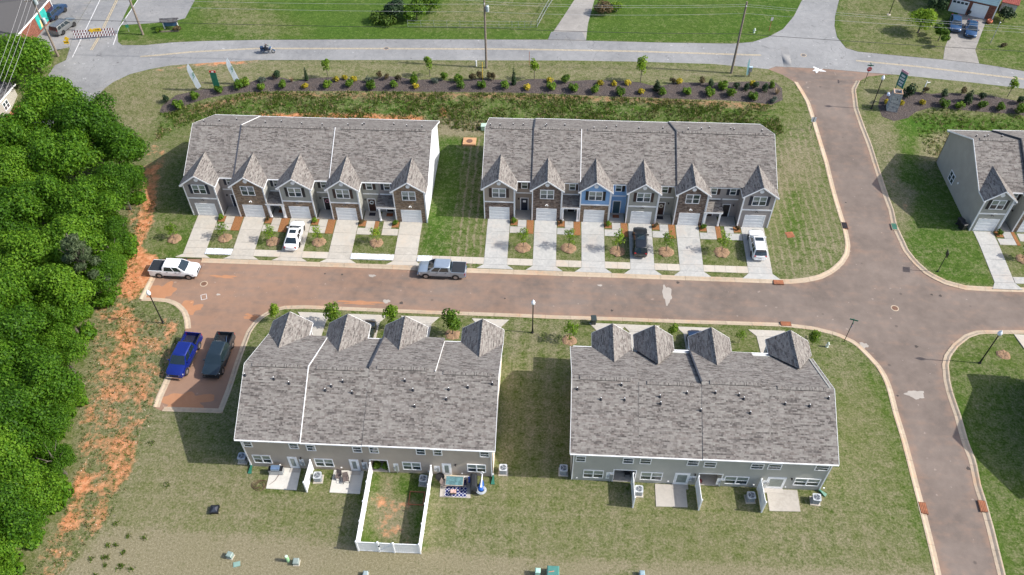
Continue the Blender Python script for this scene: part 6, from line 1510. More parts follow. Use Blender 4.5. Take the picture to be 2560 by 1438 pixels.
# ------------------------------------------------------------------ vegetation
def leaf_mesh(name, cents, rads, n, size, mat, flat=.0, up=.35, shell=(.72, 1.05), aspect=1.5):
    cents = np.array(cents, float); rads = np.array(rads, float)
    if rads.ndim == 1: rads = np.repeat(rads[:, None], 3, 1)
    w = rads[:, 0] * rads[:, 1] ** .5 * rads[:, 2] ** .5; w = w ** 2 / (w ** 2).sum()
    idx = rng.choice(len(cents), n, p=w)
    d = rng.normal(size=(n, 3)); d[:, 2] += up * 1.2; d /= np.linalg.norm(d, axis=1)[:, None]
    pos = cents[idx] + d * rads[idx] * rng.uniform(*shell, (n, 1))
    nor = d + rng.normal(size=(n, 3)) * .55; nor[:, 2] += .25; nor /= np.linalg.norm(nor, axis=1)[:, None]
    a = np.cross(nor, rng.normal(size=(n, 3))); a /= np.linalg.norm(a, axis=1)[:, None]
    b = np.cross(nor, a)
    s = size * rng.uniform(.6, 1.35, (n, 1))
    V = np.empty((n, 4, 3)); bend = nor * s * .15
    V[:, 0] = pos - a * s * aspect * .5; V[:, 1] = pos - b * s * .42 + bend; V[:, 2] = pos + a * s * aspect * .5; V[:, 3] = pos + b * s * .42 + bend
    me = bpy.data.meshes.new(name)
    me.vertices.add(n * 4); me.vertices.foreach_set('co', V.astype(np.float32).ravel())
    me.loops.add(n * 4); me.loops.foreach_set('vertex_index', np.arange(n * 4, dtype=np.int32))
    me.polygons.add(n); me.polygons.foreach_set('loop_start', np.arange(0, n * 4, 4, dtype=np.int32)); me.polygons.foreach_set('loop_total', np.full(n, 4, np.int32))
    me.materials.append(mat); me.update(); me.validate()
    return me

def crown_blobs(nb, zc=1.0, hz=.75, br=(.26, .42), low=-.35):
    C = []; Q = []
    for i in range(nb):
        while True:
            d = rng.normal(size=3); d /= np.linalg.norm(d)
            if d[2] > low: break
        k = rng.uniform(.50, .80); r_ = rng.uniform(*br)
        C.append((d[0] * k, d[1] * k, zc + d[2] * k * hz)); Q.append((r_, r_, r_ * .8))
    C.append((0, 0, zc)); Q.append((.5, .5, .4))
    return C, Q
def trunk_mesh(h, r0, nl, spread, top):
    mb = MB(); mb.tube([(0, 0, -.15), (.04, .02, h * .35), (.0, .06, h * .7), (.05, 0, h)], [r0 * 1.3, r0, r0 * .75, r0 * .4], 7)
    for k in range(nl):
        a = 2 * math.pi * k / nl + random.uniform(-.4, .4); s = random.uniform(.7, 1) * spread; z0 = h * random.uniform(.35, .75)
        mb.tube([(0, .03, z0), (math.cos(a) * s * .45, math.sin(a) * s * .45, z0 + (top - z0) * .45), (math.cos(a) * s, math.sin(a) * s, z0 + (top - z0) * .8)], [r0 * .5, r0 * .32, r0 * .12], 5)
    return mb.mesh('trunk', M_BARKT)
ORD = ['first', 'second', 'third', 'fourth', 'fifth', 'sixth', 'seventh', 'eighth', 'ninth', 'tenth', 'eleventh', 'twelfth', 'thirteenth', 'fourteenth', 'fifteenth', 'sixteenth', 'seventeenth', 'eighteenth', 'nineteenth', 'twentieth', 'twenty first', 'twenty second', 'twenty third', 'twenty fourth', 'twenty fifth', 'twenty sixth', 'twenty seventh', 'twenty eighth', 'twenty ninth', 'thirtieth', 'thirty first', 'thirty second', 'thirty third', 'thirty fourth', 'thirty fifth']
WOODV = []
for v in range(6):
    C, Q = crown_blobs(17, 0, .85, (.30, .50))
    WOODV.append(leaf_mesh('crown', C, Q, 19000, .050, LEAF['wood'], shell=(.45, 1.06)))
WT = [trunk_mesh(4.2, .14, 5, 1.6, 4.8) for _ in range(3)]
wood = sorted(D['wood'], key=lambda w: -w[1])
for i, (x, y, r_) in enumerate(wood):
    zc = r_ * .98 + .3
    t = thing('broadleaf_tree', 'leafy green tree of the left wood, %s from its far end' % ORD[i], 'tree', (x, y, Tz(x, y)), rng.uniform(0, 6.28), 'trees of the wood on the left')
    inst('crown', WOODV[i % 6], t, (0, 0, zc), 0, (r_ * .84, r_ * .84, r_ * rng.uniform(.80, 1.0)))
    inst('trunk', WT[i % 3], t)
# grey green pine standing in the wood
x, y = D['pine']
t = thing('pine_tree', 'thin grey green pine rising among the leafy trees of the left wood', 'tree', (x, y, 0))
C = []; Q = []
for k in range(22):
    z = 3.5 + 6.5 * k / 22; a = k * 2.4; s = 2.0 * (1 - k / 26)
    C.append((math.cos(a) * s, math.sin(a) * s, z)); Q.append((.62, .62, .4))
inst('crown', leaf_mesh('crown', C, Q, 4200, .15, LEAF['pine'], aspect=3.2), t)
inst('trunk', trunk_mesh(10.5, .17, 10, 1.8, 10), t)
# undergrowth along the edge of the wood: one tangled mass
C = []; Q = []
for i, (x, y, r_) in enumerate(wood):
    for k in range(5):
        a = rng.uniform(0, 6.28); C.append((x - .8 + math.cos(a) * r_ * .55, y + math.sin(a) * r_ * .55, .3)); s = rng.uniform(.5, 1.1); Q.append((s, s, s * .8))
o = inst('undergrowth', leaf_mesh('undergrowth', C, Q, 26000, .30, LEAF['wood']))
tag(o, 'tangled leafy undergrowth beneath the wood on the left', 'undergrowth', kind='stuff')

# ---- shrubs of the beds
def shrub_meshes(kind):
    out = []
    for v in range(2):
        if kind == 'G':
            C = [(rng.uniform(-.35, .35), rng.uniform(-.35, .35), rng.uniform(.3, .75)) for _ in range(9)]; f = leaf_mesh('foliage', C, [rng.uniform(.28, .45) for _ in C], 420, .17, LEAF['green'])
        elif kind == 'Y':
            C = [(rng.uniform(-.25, .25), rng.uniform(-.25, .25), rng.uniform(.2, .5)) for _ in range(7)]; f = leaf_mesh('foliage', C, [rng.uniform(.2, .34) for _ in C], 330, .14, LEAF['yellow'])
        elif kind == 'D':
            C = [(rng.uniform(-.3, .3), rng.uniform(-.3, .3), rng.uniform(.25, 1.0)) for _ in range(10)]; f = leaf_mesh('foliage', C, [rng.uniform(.2, .36) for _ in C], 430, .14, LEAF['dark'])
        elif kind == 'R':
            C = [(rng.uniform(-.28, .28), rng.uniform(-.28, .28), rng.uniform(.25, 1.1)) for _ in range(10)]; f = leaf_mesh('foliage', C, [rng.uniform(.18, .3) for _ in C], 420, .13, LEAF['rust'])
        elif kind == 'B':
            C = [(rng.uniform(-.45, .45), rng.uniform(-.35, .35), rng.uniform(.2, .5)) for _ in range(9)]; f = leaf_mesh('foliage', C, [rng.uniform(.25, .38) for _ in C], 420, .13, LEAF['blue'])
        elif kind == 'A':
            C = [(rng.uniform(-.15, .15), rng.uniform(-.15, .15), z) for z in np.linspace(.3, 1.75, 9)]; f = leaf_mesh('foliage', C, [.50 - .04 * i for i in range(9)], 760, .13, LEAF['dark' if v else 'green'])
        elif kind == 'C':
            C = [(0, 0, z) for z in np.linspace(.2, 2.2, 12)]; f = leaf_mesh('foliage', C, [.30 - .016 * i for i in range(12)], 800, .11, LEAF['dark'])
        elif kind == 'P':
            n = 140; C = []; mb = MB()
            for k in range(n):
                a = rng.uniform(0, 6.28); s = rng.uniform(.2, .6); h = rng.uniform(.6, 1.0); w = .025
                b0 = (math.cos(a) * .05, math.sin(a) * .05, 0); tp = (math.cos(a) * s, math.sin(a) * s, h)
                mb.poly([(b0[0] - math.sin(a) * w, b0[1] + math.cos(a) * w, 0), (b0[0] + math.sin(a) * w, b0[1] - math.cos(a) * w, 0), tp])
            f = mb.mesh('foliage', LEAF['plume'])
        elif kind == 'S':
            C = [(rng.uniform(-.35, .35), rng.uniform(-.35, .35), rng.uniform(1.3, 3.0)) for _ in range(16)]; f = leaf_mesh('foliage', C, [rng.uniform(.2, .42) for _ in C], 620, .15, LEAF['lime' if v else 'green'])
        st = MB()
        hh = {'S': 3.0, 'A': 1.6, 'C': 2.0}.get(kind, .5)
        st.tube([(0, 0, -.08), (.01, .01, hh * .6), (0, .02, hh)], [.05 if kind == 'S' else .04, .035, .012], 6)
        for k in range(4):
            a = k * 1.6; st.tube([(0, 0, hh * .4), (math.cos(a) * .25, math.sin(a) * .25, hh * .75)], [.025, .008], 5)
        out.append((f, st.mesh('stem', M_BARKT)))
    return out
SH = {k: shrub_meshes(k) for k in 'GYDRBACPS'}
KN = {'G': ('green_shrub', 'rounded bright green shrub', 'shrub', 1.0), 'Y': ('yellow_shrub', 'small golden yellow shrub', 'shrub', 1.0), 'D': ('dark_shrub', 'dark green shrub', 'shrub', .95), 'R': ('russet_shrub', 'upright russet brown shrub', 'shrub', .95), 'B': ('blue_shrub', 'low blue grey shrub', 'shrub', .95), 'A': ('arborvitae', 'cone shaped evergreen', 'shrub', 1.0), 'C': ('cypress', 'narrow dark columnar evergreen', 'shrub', 1.0), 'P': ('plume_grass', 'tuft of straw coloured plume grass', 'grass tuft', 1.0), 'S': ('young_tree', 'young tree with loose light green leaves', 'young tree', 1.0)}
KH = {'A': 2.15, 'C': 2.45, 'S': 3.3, 'D': 1.25, 'G': 1.1}
def plant_bed(lst, bed):
    cnt = {}; tot = {}
    for p in lst: tot[p[0]] = tot.get(p[0], 0) + 1
    for i, (k, x, y, h) in enumerate(sorted(lst, key=lambda p: p[1])):
        c = cnt.get(k, 0); cnt[k] = c + 1; nm, lab, cat, s = KN[k]
        lb = '%s in the %s mulch bed' % (lab, bed) if tot[k] == 1 else '%s, %s such from the left in the %s bed' % (lab, ORD[c], bed)
        t = thing(nm, lb, cat, (x, y, Tz(x, y) + .08), rng.uniform(0, 6.28), '%ss in the mulch beds' % nm.replace('_', ' '))
        sc = s * rng.uniform(.92, 1.15) * (1.06 if k in 'GD' else 1.0)
        if h and k in KH: sc = h / KH[k]
        f, st = SH[k][i % 2]
        inst('foliage', f, t, sc=sc); inst('stem', st, t, sc=sc)
plant_bed(D['bedW'], 'western'); plant_bed(D['bedE'], 'eastern')

# ---- street and yard trees with straw rings
def young_tree_mesh(v, leaf, n=300, h=2.7):
    C = []; st = MB()
    st.tube([(0, 0, -.1), (.02, 0, h * .5), (0, .03, h)], [.045, .03, .008], 6)
    for k in range(9):
        a = k * 2.39 + v; z = h * (.30 + .062 * k); s = .62 * (1 - .05 * k)
        e = (math.cos(a) * s, math.sin(a) * s, z + .5); st.tube([(0, 0, z), (e[0] * .6, e[1] * .6, z + .25), e], [.02, .012, .005], 5)
        C += [e, (e[0] * .6, e[1] * .6, z + .3)]
    f = leaf_mesh('foliage', C, [rng.uniform(.2, .36) for _ in C], n, .125, leaf)
    return f, st.mesh('trunk', M_BARKT)
YT = [young_tree_mesh(v, LEAF['lime'], 420, 2.4) for v in range(3)]
YT2 = [young_tree_mesh(v + 5, LEAF['lime'], 420, 3.0) for v in range(3)]
def ring(x, y, r_=.95, dark=False):
    mb = MB(); n = 22
    rr = [r_ * rng.uniform(.88, 1.1) for _ in range(n)]
    prof = [(1.0, .0), (.8, .10), (.5, .15), (.18, .10)]
    for j in range(len(prof) - 1):
        for k in range(n):
            k2 = (k + 1) % n; P = lambda j_, k_: (rr[k_] * prof[j_][0] * math.cos(2 * math.pi * k_ / n), rr[k_] * prof[j_][0] * math.sin(2 * math.pi * k_ / n), prof[j_][1] + .02 * ((k_ * 7 + j_ * 3) % 3))
            mb.quad(P(j, k), P(j, k2), P(j + 1, k2), P(j + 1, k))
    mb.poly([(rr[k] * .18 * math.cos(2 * math.pi * k / n), rr[k] * .18 * math.sin(2 * math.pi * k / n), .10) for k in range(n)])
    o = mb.build('straw_ring', M_RING, loc=(x, y, Tz(x, y) - .005)); tag(o, kind='structure')
where = ['left of all five home driveways', 'in the lawn left of the second driveway of the five homes', 'in the lawn left of the white sedan', 'in the lawn right of the white sedan', 'in the wide lawn left of the silver pickup', 'in the leftmost lawn of the six homes', 'in the second lawn of the six homes', 'in the lawn left of the black car', 'in the lawn right of the black car', 'left of the white sport utility']
for i, (x, y) in enumerate(D['yard_trees']):
    ring(x, y, .92 if i < 5 else 1.0)
    t = thing('young_tree', 'young tree in a straw ring ' + where[i], 'young tree', (x, y, Tz(x, y) + .02), i * 1.1, 'young front yard trees')
    f, st = (YT if i < 5 else YT2)[i % 3]
    s = (1.0 if i < 5 else 1.08); inst('foliage', f, t, sc=s); inst('trunk', st, t, sc=s)
SW_ = ['left of the first near driveway by the parking bay', 'left of the second near gable', 'left of the third near gable', 'in the ring left of the last near gable', 'yellowing, at the left corner of the blue grey row', 'right of the second blue grey gable', 'low and yellowing, by the third blue grey gable', 'right of the last gable of the blue grey row', 'on the small lawn at the right edge']
STM = [leaf_mesh('foliage', [(rng.uniform(-.5, .5), rng.uniform(-.5, .5), rng.uniform(1.2, 3.0)) for _ in range(18)], [rng.uniform(.3, .55) for _ in range(18)], 900, .17, LEAF[k]) for k in ('lime', 'green')]
for i, ((x, y), h) in enumerate(D['s_trees']):
    t = thing('young_tree', 'leafy young tree ' + SW_[i], 'young tree', (x, y, Tz(x, y) + .02), i * .9, 'young trees along the near kerb')
    s = h / 3.4; inst('foliage', STM[i % 2] if i not in (4, 6) else YT[1][0], t, sc=s if i not in (4, 6) else s * 1.35); inst('trunk', YT2[0][1], t, sc=s * 1.05)
    if i in (3, 4, 8): ring(x, y - .1, .9)
ring(*D['ringSE'], .8)

# ---- bark strips, mulch squares, walks in front of the homes
lo_ = lambda d: (lambda x, y: Tz(x, y) + d)
def front_beds(X0, YB, units, row_name, mir=()):
    root = tag(empty('bark_bed', (0, 0, 0)), kind='structure')
    walk = tag(empty('front_walk', (0, 0, 0)), kind='structure')
    for i, (g0, g1, r0, r1, side) in enumerate(units):
        # g1 = right edge of driveway (or left when mirrored), r0..r1 open strip up to next driveway
        a, b = X0 + r0, X0 + r1
        if b - a < 1.2: continue
        yb = YB - .04
        w = b - a
        sq0, sq1 = (a + .08, a + 1.0) if side > 0 else (b - 1.0, b - .08)
        wk0, wk1 = (a + 1.02, a + 2.15) if side > 0 else (b - 2.15, b - 1.02)
        MB().prism(rect(sq0, sq1, yb - 1.05, yb), lo_(-.1), lo_(.05)).build('bark', M_BARK, root)
        MB().prism(rect(wk0, wk1, yb - 1.3, yb), lo_(-.15), lo_(.045)).build('slab', M_CONC if YB == YB1 else M_CONC2, walk)
        MB().prism(rect(min(sq0, wk0) - .05, max(sq1, wk1), yb - 2.45, yb - 1.32) if side > 0 else rect(min(sq0, wk0), max(sq1, wk1) + .05, yb - 2.45, yb - 1.32), lo_(-.15), lo_(.045)).build('slab', M_CONC if YB == YB1 else M_CONC2, walk)
        s0, s1 = (wk1 + .02, b - .08) if side > 0 else (a + .08, wk0 - .02)
        if s1 - s0 > .3: MB().prism(rect(s0, s1, yb - 2.5, yb), lo_(-.1), lo_(.05)).build('bark', M_BARK, root)
        k = 'G' if i % 2 == 0 else 'R'
        x, y = (sq0 + sq1) / 2, yb - .55
        t = thing('green_shrub' if k == 'G' else 'russet_shrub', ('small green shrub' if k == 'G' else 'small reddish shrub') + ' in the bark square, %s porch of the %s' % (ORD[i], row_name), 'shrub', (x, y, Tz(x, y) + .04), i, 'shrubs at the porches')
        f, st = SH[k][i % 2]; inst('foliage', f, t, sc=.62); inst('stem', st, t, sc=.62)
d1 = [(a - X1, b - X1) for a, b in D['drivesB1']]; d2 = [(a - X2, b - X2) for a, b in D['drivesB2']]
front_beds(X1, YB1, [(0, 0, d1[0][1] + .1, d1[1][0] - .1, 1), (0, 0, d1[1][1] + .1, d1[2][0] - .1, 1), (0, 0, d1[2][1] + .1, d1[3][0] - .1, 1), (0, 0, d1[3][1] + .1, d1[3][1] + 2.9, 1), (0, 0, d1[4][0] - 2.6, d1[4][0] - .1, -1)], 'five home row')
front_beds(X2, YB2, [(0, 0, d2[0][1] + .1, d2[1][0] - .1, 1), (0, 0, d2[1][1] + .1, d2[2][0] - .1, 1), (0, 0, d2[2][1] + .1, d2[3][0] - .1, 1), (0, 0, d2[3][1] + .1, d2[4][0] - .1, 1), (0, 0, d2[4][1] + .1, d2[4][1] + 3.0, 1), (0, 0, d2[5][0] - 2.5, d2[5][0] - .1, -1)], 'six home row')
front_beds(X5, 80.5, [(0, 0, 3.1, 5.8, 1)], 'row at the right edge')
# bare clay pits of lately set meters in the front lawns
for (x, y) in ((-40.9, 81.3), (-35.4, 81.1), (-34.9, 82.0), (-29.0, 81.3), (-22.9, 81.4), (.9 - 4, 81.3), (2.2, 81.1), (8.4, 81.2), (14.6, 81.0), (20.6, 83.3), (20.6, 81.1)):
    pass

# ---- rough grass on the bank
def tufts(name, n, sampler, mats, h=(.18, .5), label='', nb=6, w=.05):
    mb_v = []; mb_f = []; k = 0; mi = []
    for i in range(n):
        x, y, sc = sampler()
        z = Tz(x, y); m_ = 1 if rng.random() < .22 else 0
        for b in range(nb):
            a = rng.uniform(0, 6.28); hh = rng.uniform(*h) * sc; le = rng.uniform(.1, .5) * hh; ww = w * rng.uniform(.7, 1.5) * sc
            bx_, by_ = x + rng.normal() * .12 * sc, y + rng.normal() * .12 * sc
            tx, ty = bx_ + math.cos(a) * le, by_ + math.sin(a) * le
            sx, sy = -math.sin(a) * ww, math.cos(a) * ww
            mb_v += [(bx_ - sx, by_ - sy, z - .03), (bx_ + sx, by_ + sy, z - .03), (tx, ty, z + hh)]; mb_f.append((k, k + 1, k + 2)); k += 3; mi.append(m_)
    me = bpy.data.meshes.new(name); me.from_pydata(mb_v, [], mb_f)
    for m_ in mats: me.materials.append(m_)
    me.polygons.foreach_set('material_index', mi)
    o = bpy.data.objects.new(name, me); COL.objects.link(o)
    return tag(o, label, 'grass', kind='stuff')
BANK = [z for z in D['zones'] if z[2].get('straw') == .25][0][0]
bp = np.array(BANK); MW = D['mulchW']
cand = rng.uniform(bp.min(0), bp.max(0), (60000, 2)); cand = cand[inside(cand, BANK) & ~inside(cand, MW)]
nz = np.sin(cand[:, 0] * .9 + np.sin(cand[:, 1] * .7) * 2) * .5 + np.sin(cand[:, 0] * .31 + cand[:, 1] * .8) * .5
cand = cand[(nz + rng.normal(size=len(cand)) * .6) > -.2][:9000]
it = iter(cand)
def s_bank():
    p = next(it); return p[0], p[1], rng.uniform(.6, 1.3)
tufts('bank_grass', len(cand), s_bank, [LEAF['bank'], LEAF['bank2']], (.12, .34), 'rough clumpy grass on the bank behind the far homes')
cand2 = rng.uniform((54, 96), (96, 108), (6000, 2)); ME = D['mulchE']; cand2 = cand2[~inside(cand2, ME) & (cand2[:, 1] < np.interp(cand2[:, 0], [54, 64, 96], [104.5, 105.5, 103.5]))]
it = iter(cand2[:1900]); tufts('bank_grass', min(1900, len(cand2)), s_bank, [LEAF['bank'], LEAF['bank2']], (.12, .34), 'rough bright grass on the bank below the eastern mulch bed')
wz = [(-52, 60), (-56, 40), (-60, 45), (-50, 75)]
cand3 = np.column_stack([rng.uniform(-66, -34, 14000), rng.uniform(26, 82, 14000)])
WZ = [z for z in D['zones'] if z[2].get('clay') == .44][0][0]
cand3 = cand3[inside(cand3, WZ) & ~inside(cand3, street)][:2600]
it = iter(cand3); tufts('weeds', len(cand3), lambda: (lambda p: (p[0], p[1], rng.uniform(.4, 1.0)))(next(it)), [LEAF['bank'], LEAF['bank2']], (.10, .28), 'sparse weeds on the red clay strip beside the wood')

it = iter(D['weedspots'] * 3)
def s_weed():
    p = next(it); return p[0] + rng.normal() * .1, p[1] + rng.normal() * .1, 1.0
tufts('weeds', len(D['weedspots']) * 3, s_weed, [LEAF['bank'], LEAF['bank']], (.12, .28), 'small green weeds dotted over the dry lawn, lower left', 14, .05)
# ---- far side: hedge mass, round tree, other trees
def bush(name, label, cat, x, y, rx, ry, h, leaf, n=1500, size=.24, nb=16, trunk=False, group=None):
    t = thing(name, label, cat, (x, y, Tz(x, y)), 0, group)
    C = []; Q = []
    for i in range(nb):
        d = rng.normal(size=3); d /= np.linalg.norm(d); d[2] = abs(d[2]); k = rng.uniform(.4, .75)
        C.append((d[0] * rx * k, d[1] * ry * k, h * .45 + d[2] * h * .42 * k)); s = rng.uniform(.30, .48) * min(rx, ry); Q.append((s, s, s * .9))
    inst('foliage', leaf_mesh('foliage', C, Q, n, size, leaf), t)
    inst('trunk' if trunk else 'stem', trunk_mesh(h * .7, .12 if trunk else .07, 4, rx * .6, h * .8), t)
    return t
bx0, by0 = D['bigbush']
bush('round_tree', 'big dense round tree under the power lines at the left edge', 'tree', bx0, by0, 5.6, 5.4, 6.0, LEAF['wood'], 9000, .28, 34, True)
for i, (hx, hy) in enumerate(D['hedge']):
    lab = ['dense dark bushes at the end of the wire fence, left of two', 'tall leafy bush at the end of the wire fence', 'leafy bush at the top edge behind the wire fence', 'low weedy bush left of the dense bushes by the wire fence'][i]
    bush('bush', lab, 'bush', hx, hy, 2.4, 2.4, 3.2 if i != 3 else 1.5, LEAF['green' if i in (1, 2) else 'dark' if i == 0 else 'bank'], 1800, .26, 16, group='bushes by the wire fence')
x, y = D['tree_tr']; bush('spreading_tree', 'pale green spreading tree on the lawn left of the ivy hedge', 'tree', x, y, 2.6, 2.6, 4.6, LEAF['lime'], 2600, .22, 18, True)
bush('ivy_hedge', 'tall ivy covered hedge beside the driveway of the brick house', 'hedge', 63.3, 123.6, 1.0, 3.4, 3.2, LEAF['green'], 2600, .2, 16)
bush('ivy_hedge', 'dark shrub at the left corner of the brick house', 'bush', 65.6, 133.0, 2.0, 1.8, 3.0, LEAF['dark'], 1500, .22, 12)
bush('conifer_bush', 'dark bushy evergreen at the right corner of the brick house', 'bush', 76.2, 130.6, 1.6, 1.5, 2.8, LEAF['dark'], 1500, .2, 12)
bush('bush', 'russet leaved bush beside the old concrete driveway', 'bush', 8.9, 130.0, 1.8, 1.7, 2.2, LEAF['rust'], 1600, .2, 14)
bush('bush', 'green bush right behind the russet bush by the old driveway', 'bush', 11.2, 130.8, 1.4, 1.4, 1.8, LEAF['green'], 1000, .2, 10)
bush('bush', 'low green bush at the foot of the roofed notice board, left', 'bush', -64.8, 120.4, 1.0, .6, .9, LEAF['green'], 500, .16, 8)
bush('bush', 'russet orange bush at the foot of the roofed notice board, right', 'bush', -61.9, 121.0, 1.0, .6, .9, LEAF['rust'], 500, .16, 8)
bush('bush', 'green bush beside the brick wall below the round tree', 'bush', -78.9, 105.9, .9, .9, 1.2, LEAF['green'], 600, .18, 8)
bush('bush', 'small dark bush in the lawn right of the wire post', 'bush', 73.3, 122.4, .6, .6, .5, LEAF['rust'], 300, .14, 6)
# ------------------------------------------------------------------ lamps, signs, poles, wires
M_GLOBE = plain('frosted lamp globe', (.72, .76, .80), .25, var=.04)
LAMPW = ['black lamp post with white globe at the dead end beside the wood', 'black lamp post with white globe between the two near rows', 'black lamp post with white globe near the stone pillar at the entrance', 'black lamp post with white globe on the lower right corner lawn']
for (x, y), lab in zip(D['lamps'], LAMPW):
    t = thing('street_lamp', lab, 'street lamp', (x, y, Tz(x, y)), 0, 'street lamps')
    MB().lathe([(.17, -.1), (.17, .12), (.11, .2), (.10, .7), (.075, .8), (.06, 4.75), (.10, 4.85), (.14, 4.95)], seg=10).build('post', M_BLACK, t)
    MB().lathe([(.13, 4.95), (.22, 5.08), (.24, 5.28), (.19, 5.45), (.13, 5.52)], seg=14).build('globe', M_GLOBE, t, True)
    MB().lathe([(.15, 5.52), (.10, 5.60), (.04, 5.72), (.01, 5.78)], seg=10).build('cap', M_GLOBE, t)
def text(body, size, mat, parent, loc, rot, name='lettering', ext=.004):
    c = bpy.data.curves.new(name, 'FONT'); c.body = body; c.size = size; c.align_x = 'CENTER'; c.align_y = 'CENTER'; c.extrude = ext; c.materials.append(mat)
    o = bpy.data.objects.new(name, c); COL.objects.link(o); me = bpy.data.meshes.new_from_object(o.evaluated_get(bpy.context.evaluated_depsgraph_get())); bpy.data.objects.remove(o)
    o = bpy.data.objects.new(name, me); COL.objects.link(o); o.parent = parent; o.location = loc; o.rotation_euler = rot; return o
HX = math.pi / 2
def stop_sign(label, x, y, h, rz, group='stop signs'):
    t = thing('stop_sign', label, 'stop sign', (x, y, Tz(x, y)), rz, group)
    MB().tube([(0, 0, -.2), (0, 0, h)], .04, 8).build('post', M_BLACK, t)
    zc = h - .75
    o8 = [(.38 * math.cos(math.pi / 8 + k * math.pi / 4), .38 * math.sin(math.pi / 8 + k * math.pi / 4)) for k in range(8)]
    w8 = [(a * 1.08, b * 1.08) for a, b in o8]
    MB().loft([[(a, -.052, zc + b) for a, b in o8], [(a, -.064, zc + b) for a, b in o8]]).build('sign_face', M_RED, t)
    MB().loft([[(a, -.042, zc + b) for a, b in w8], [(a, -.0515, zc + b) for a, b in w8]]).build('sign_border', M_WHITE, t)
    text('STOP', .27, M_WHITE, t, (0, -.068, zc), (HX, 0, 0))
    MB().box(-.45, .45, -.015, .015, h - .22, h - .04).build('street_blade', M_GREEN, t); MB().box(-.015, .015, -.45, .45, h - .02, h + .16).build('street_blade', M_GREEN, t)
x, y = D['p_stop1']; stop_sign('red STOP sign with green street blades at the top of the entrance road', x, y, 3.15, R(-4))
x, y = D['p_stop2']; stop_sign('red STOP sign seen nearly edge on at the lower left corner of the crossroads', x, y, 3.75, R(72))
x, y = D['p_whitesign']; t = thing('road_sign', 'white rectangular sign seen from behind at the left kerb of the entrance road', 'road sign', (x, y, Tz(x, y)), R(-12))
MB().tube([(0, 0, -.2), (0, 0, 2.6)], .035, 8).build('post', M_BLACK, t); MB().box(-.32, .32, .045, .06, 1.45, 2.25).build('sign_panel', M_WHITE, t)
x, y = D['p_blackpost']; t = thing('sign_post', 'black post with a small edge on sign at the kerb below the right end home', 'sign post', (x, y, Tz(x, y)), R(82))
MB().lathe([(.12, -.1), (.12, .1), (.05, .2), (.045, 3.3)], seg=8).build('post', M_BLACK, t); MB().box(-.42, .42, -.03, .03, 2.75, 3.45).build('sign_panel', M_BLACK, t)

# flags and banners by the western bed
def mat_cloth(name, col):
    m = NT(name); m.base(col, .8); tr = m.n('ShaderNodeBsdfTranslucent', Color=(*col, 1)); mx = m.n('ShaderNodeMixShader', Fac=.8)
    m.t.links.new(m.b.outputs[0], mx.inputs[1]); m.t.links.new(tr.outputs[0], mx.inputs[2]); m.t.links.new(mx.outputs[0], m.t.nodes['Material Output'].inputs['Surface'])
    return m.mat
M_FLAG = mat_cloth('white flag cloth', (.84, .87, .90)); M_FLAGT = mat_cloth('teal white flag cloth', (.50, .70, .72))
def feather(label, x, y, h, mat, word, w=1.0, flip=1):
    t = thing('feather_flag', label, 'feather flag', (x, y, Tz(x, y)), R(30), 'feather flags')
    MB().tube([(.32 * w, .03, -.1), (.22 * w, .03, h * .4), (.02, .03, h * .85), (-.02, .03, h)], [.025, .022, .016, .01], 6).build('pole', M_METAL, t)
    L = [(0, h), (-.20 * w, h * .90), (-.26 * w, h * .76), (-.20 * w, h * .55), (-.08 * w, h * .38), (.0, h * .16), (.15 * w, h * .07), (.55 * w, h * .13), (.48 * w, h * .28), (.38 * w, h * .45), (.22 * w, h * .70), (.12 * w, h * .86)]
    L = [(a * 1.5 - .15 * w, z) for a, z in L]
    MB().loft([[(a, .004, z) for a, z in L], [(a, -.004, z) for a, z in L]]).build('flag_cloth', mat, t)
    if word:
        g = plain('green lettering', (.02, .16, .09), .7)
        for yy, rot in ((.016, 0), (-.016, 0)):
            # the print shows through the cloth: mirrored from the back
            c = text(word, .62, g, t, (.10 * w, yy, h * .50), (0, 0, 0), ext=.001)
            c = c; c.matrix_local = Matrix.Translation((.10 * w, yy, h * .5)) @ Matrix(((0.21, .98, 0, 0), (0, 0, 1, 0), (-.98 * -1, .21, 0, 0), (0, 0, 0, 1))).to_4x4()
x, y = D['p_flag1']; feather('white feather flag with green script, left of the green board', x, y, 4.85, M_FLAG, 'Express')
x, y = D['p_flag2']; feather('white feather flag with green script, right of the green board', x, y, 4.75, M_FLAG, 'Express')
x, y = D['p_flag3']; feather('small pale teal feather flag on the verge near the corner pole', x, y, 3.3, M_FLAGT, None, .55)
x, y = D['p_gbanner']; t = thing('sign_board', 'green board with red topped edge between the two white flags', 'sign board', (x, y, Tz(x, y)), R(4))
MB().box(-.46, .46, -.03, .03, .25, 3.1).build('board', M_GREEN, t); MB().box(-.47, .47, -.035, .035, 3.102, 3.42).build('top_strip', M_RED, t); MB().box(-.16, .2, -.045, -.036, 3.14, 3.36).build('white_mark', M_WHITE, t)
for s in (-.38, .38): MB().box(s - .04, s + .04, .031, .11, -.2, 3.0).build('post', M_WOOD, t)
x, y = D['p_banner']; t = thing('sign_board', 'tall green sign board with white lines by the stone pillar', 'sign board', (x, y, Tz(x, y)), R(-58))
MB().box(-.62, .62, -.03, .03, 1.1, 3.4).build('board', plain('teal green board', (.015, .13, .12), .5), t); MB().box(-.63, .63, -.035, .035, 3.402, 3.75).build('top_strip', plain('pinkish strip', (.55, .30, .36), .6), t)
for zz, ww in ((2.95, .7), (2.45, .85), (1.95, .8), (1.5, .75)):
    for q in range(2): MB().box(-ww / 2, ww / 2, -.045, -.031, zz - q * .16, zz + .09 - q * .16).build('white_line', M_WHITE, t)
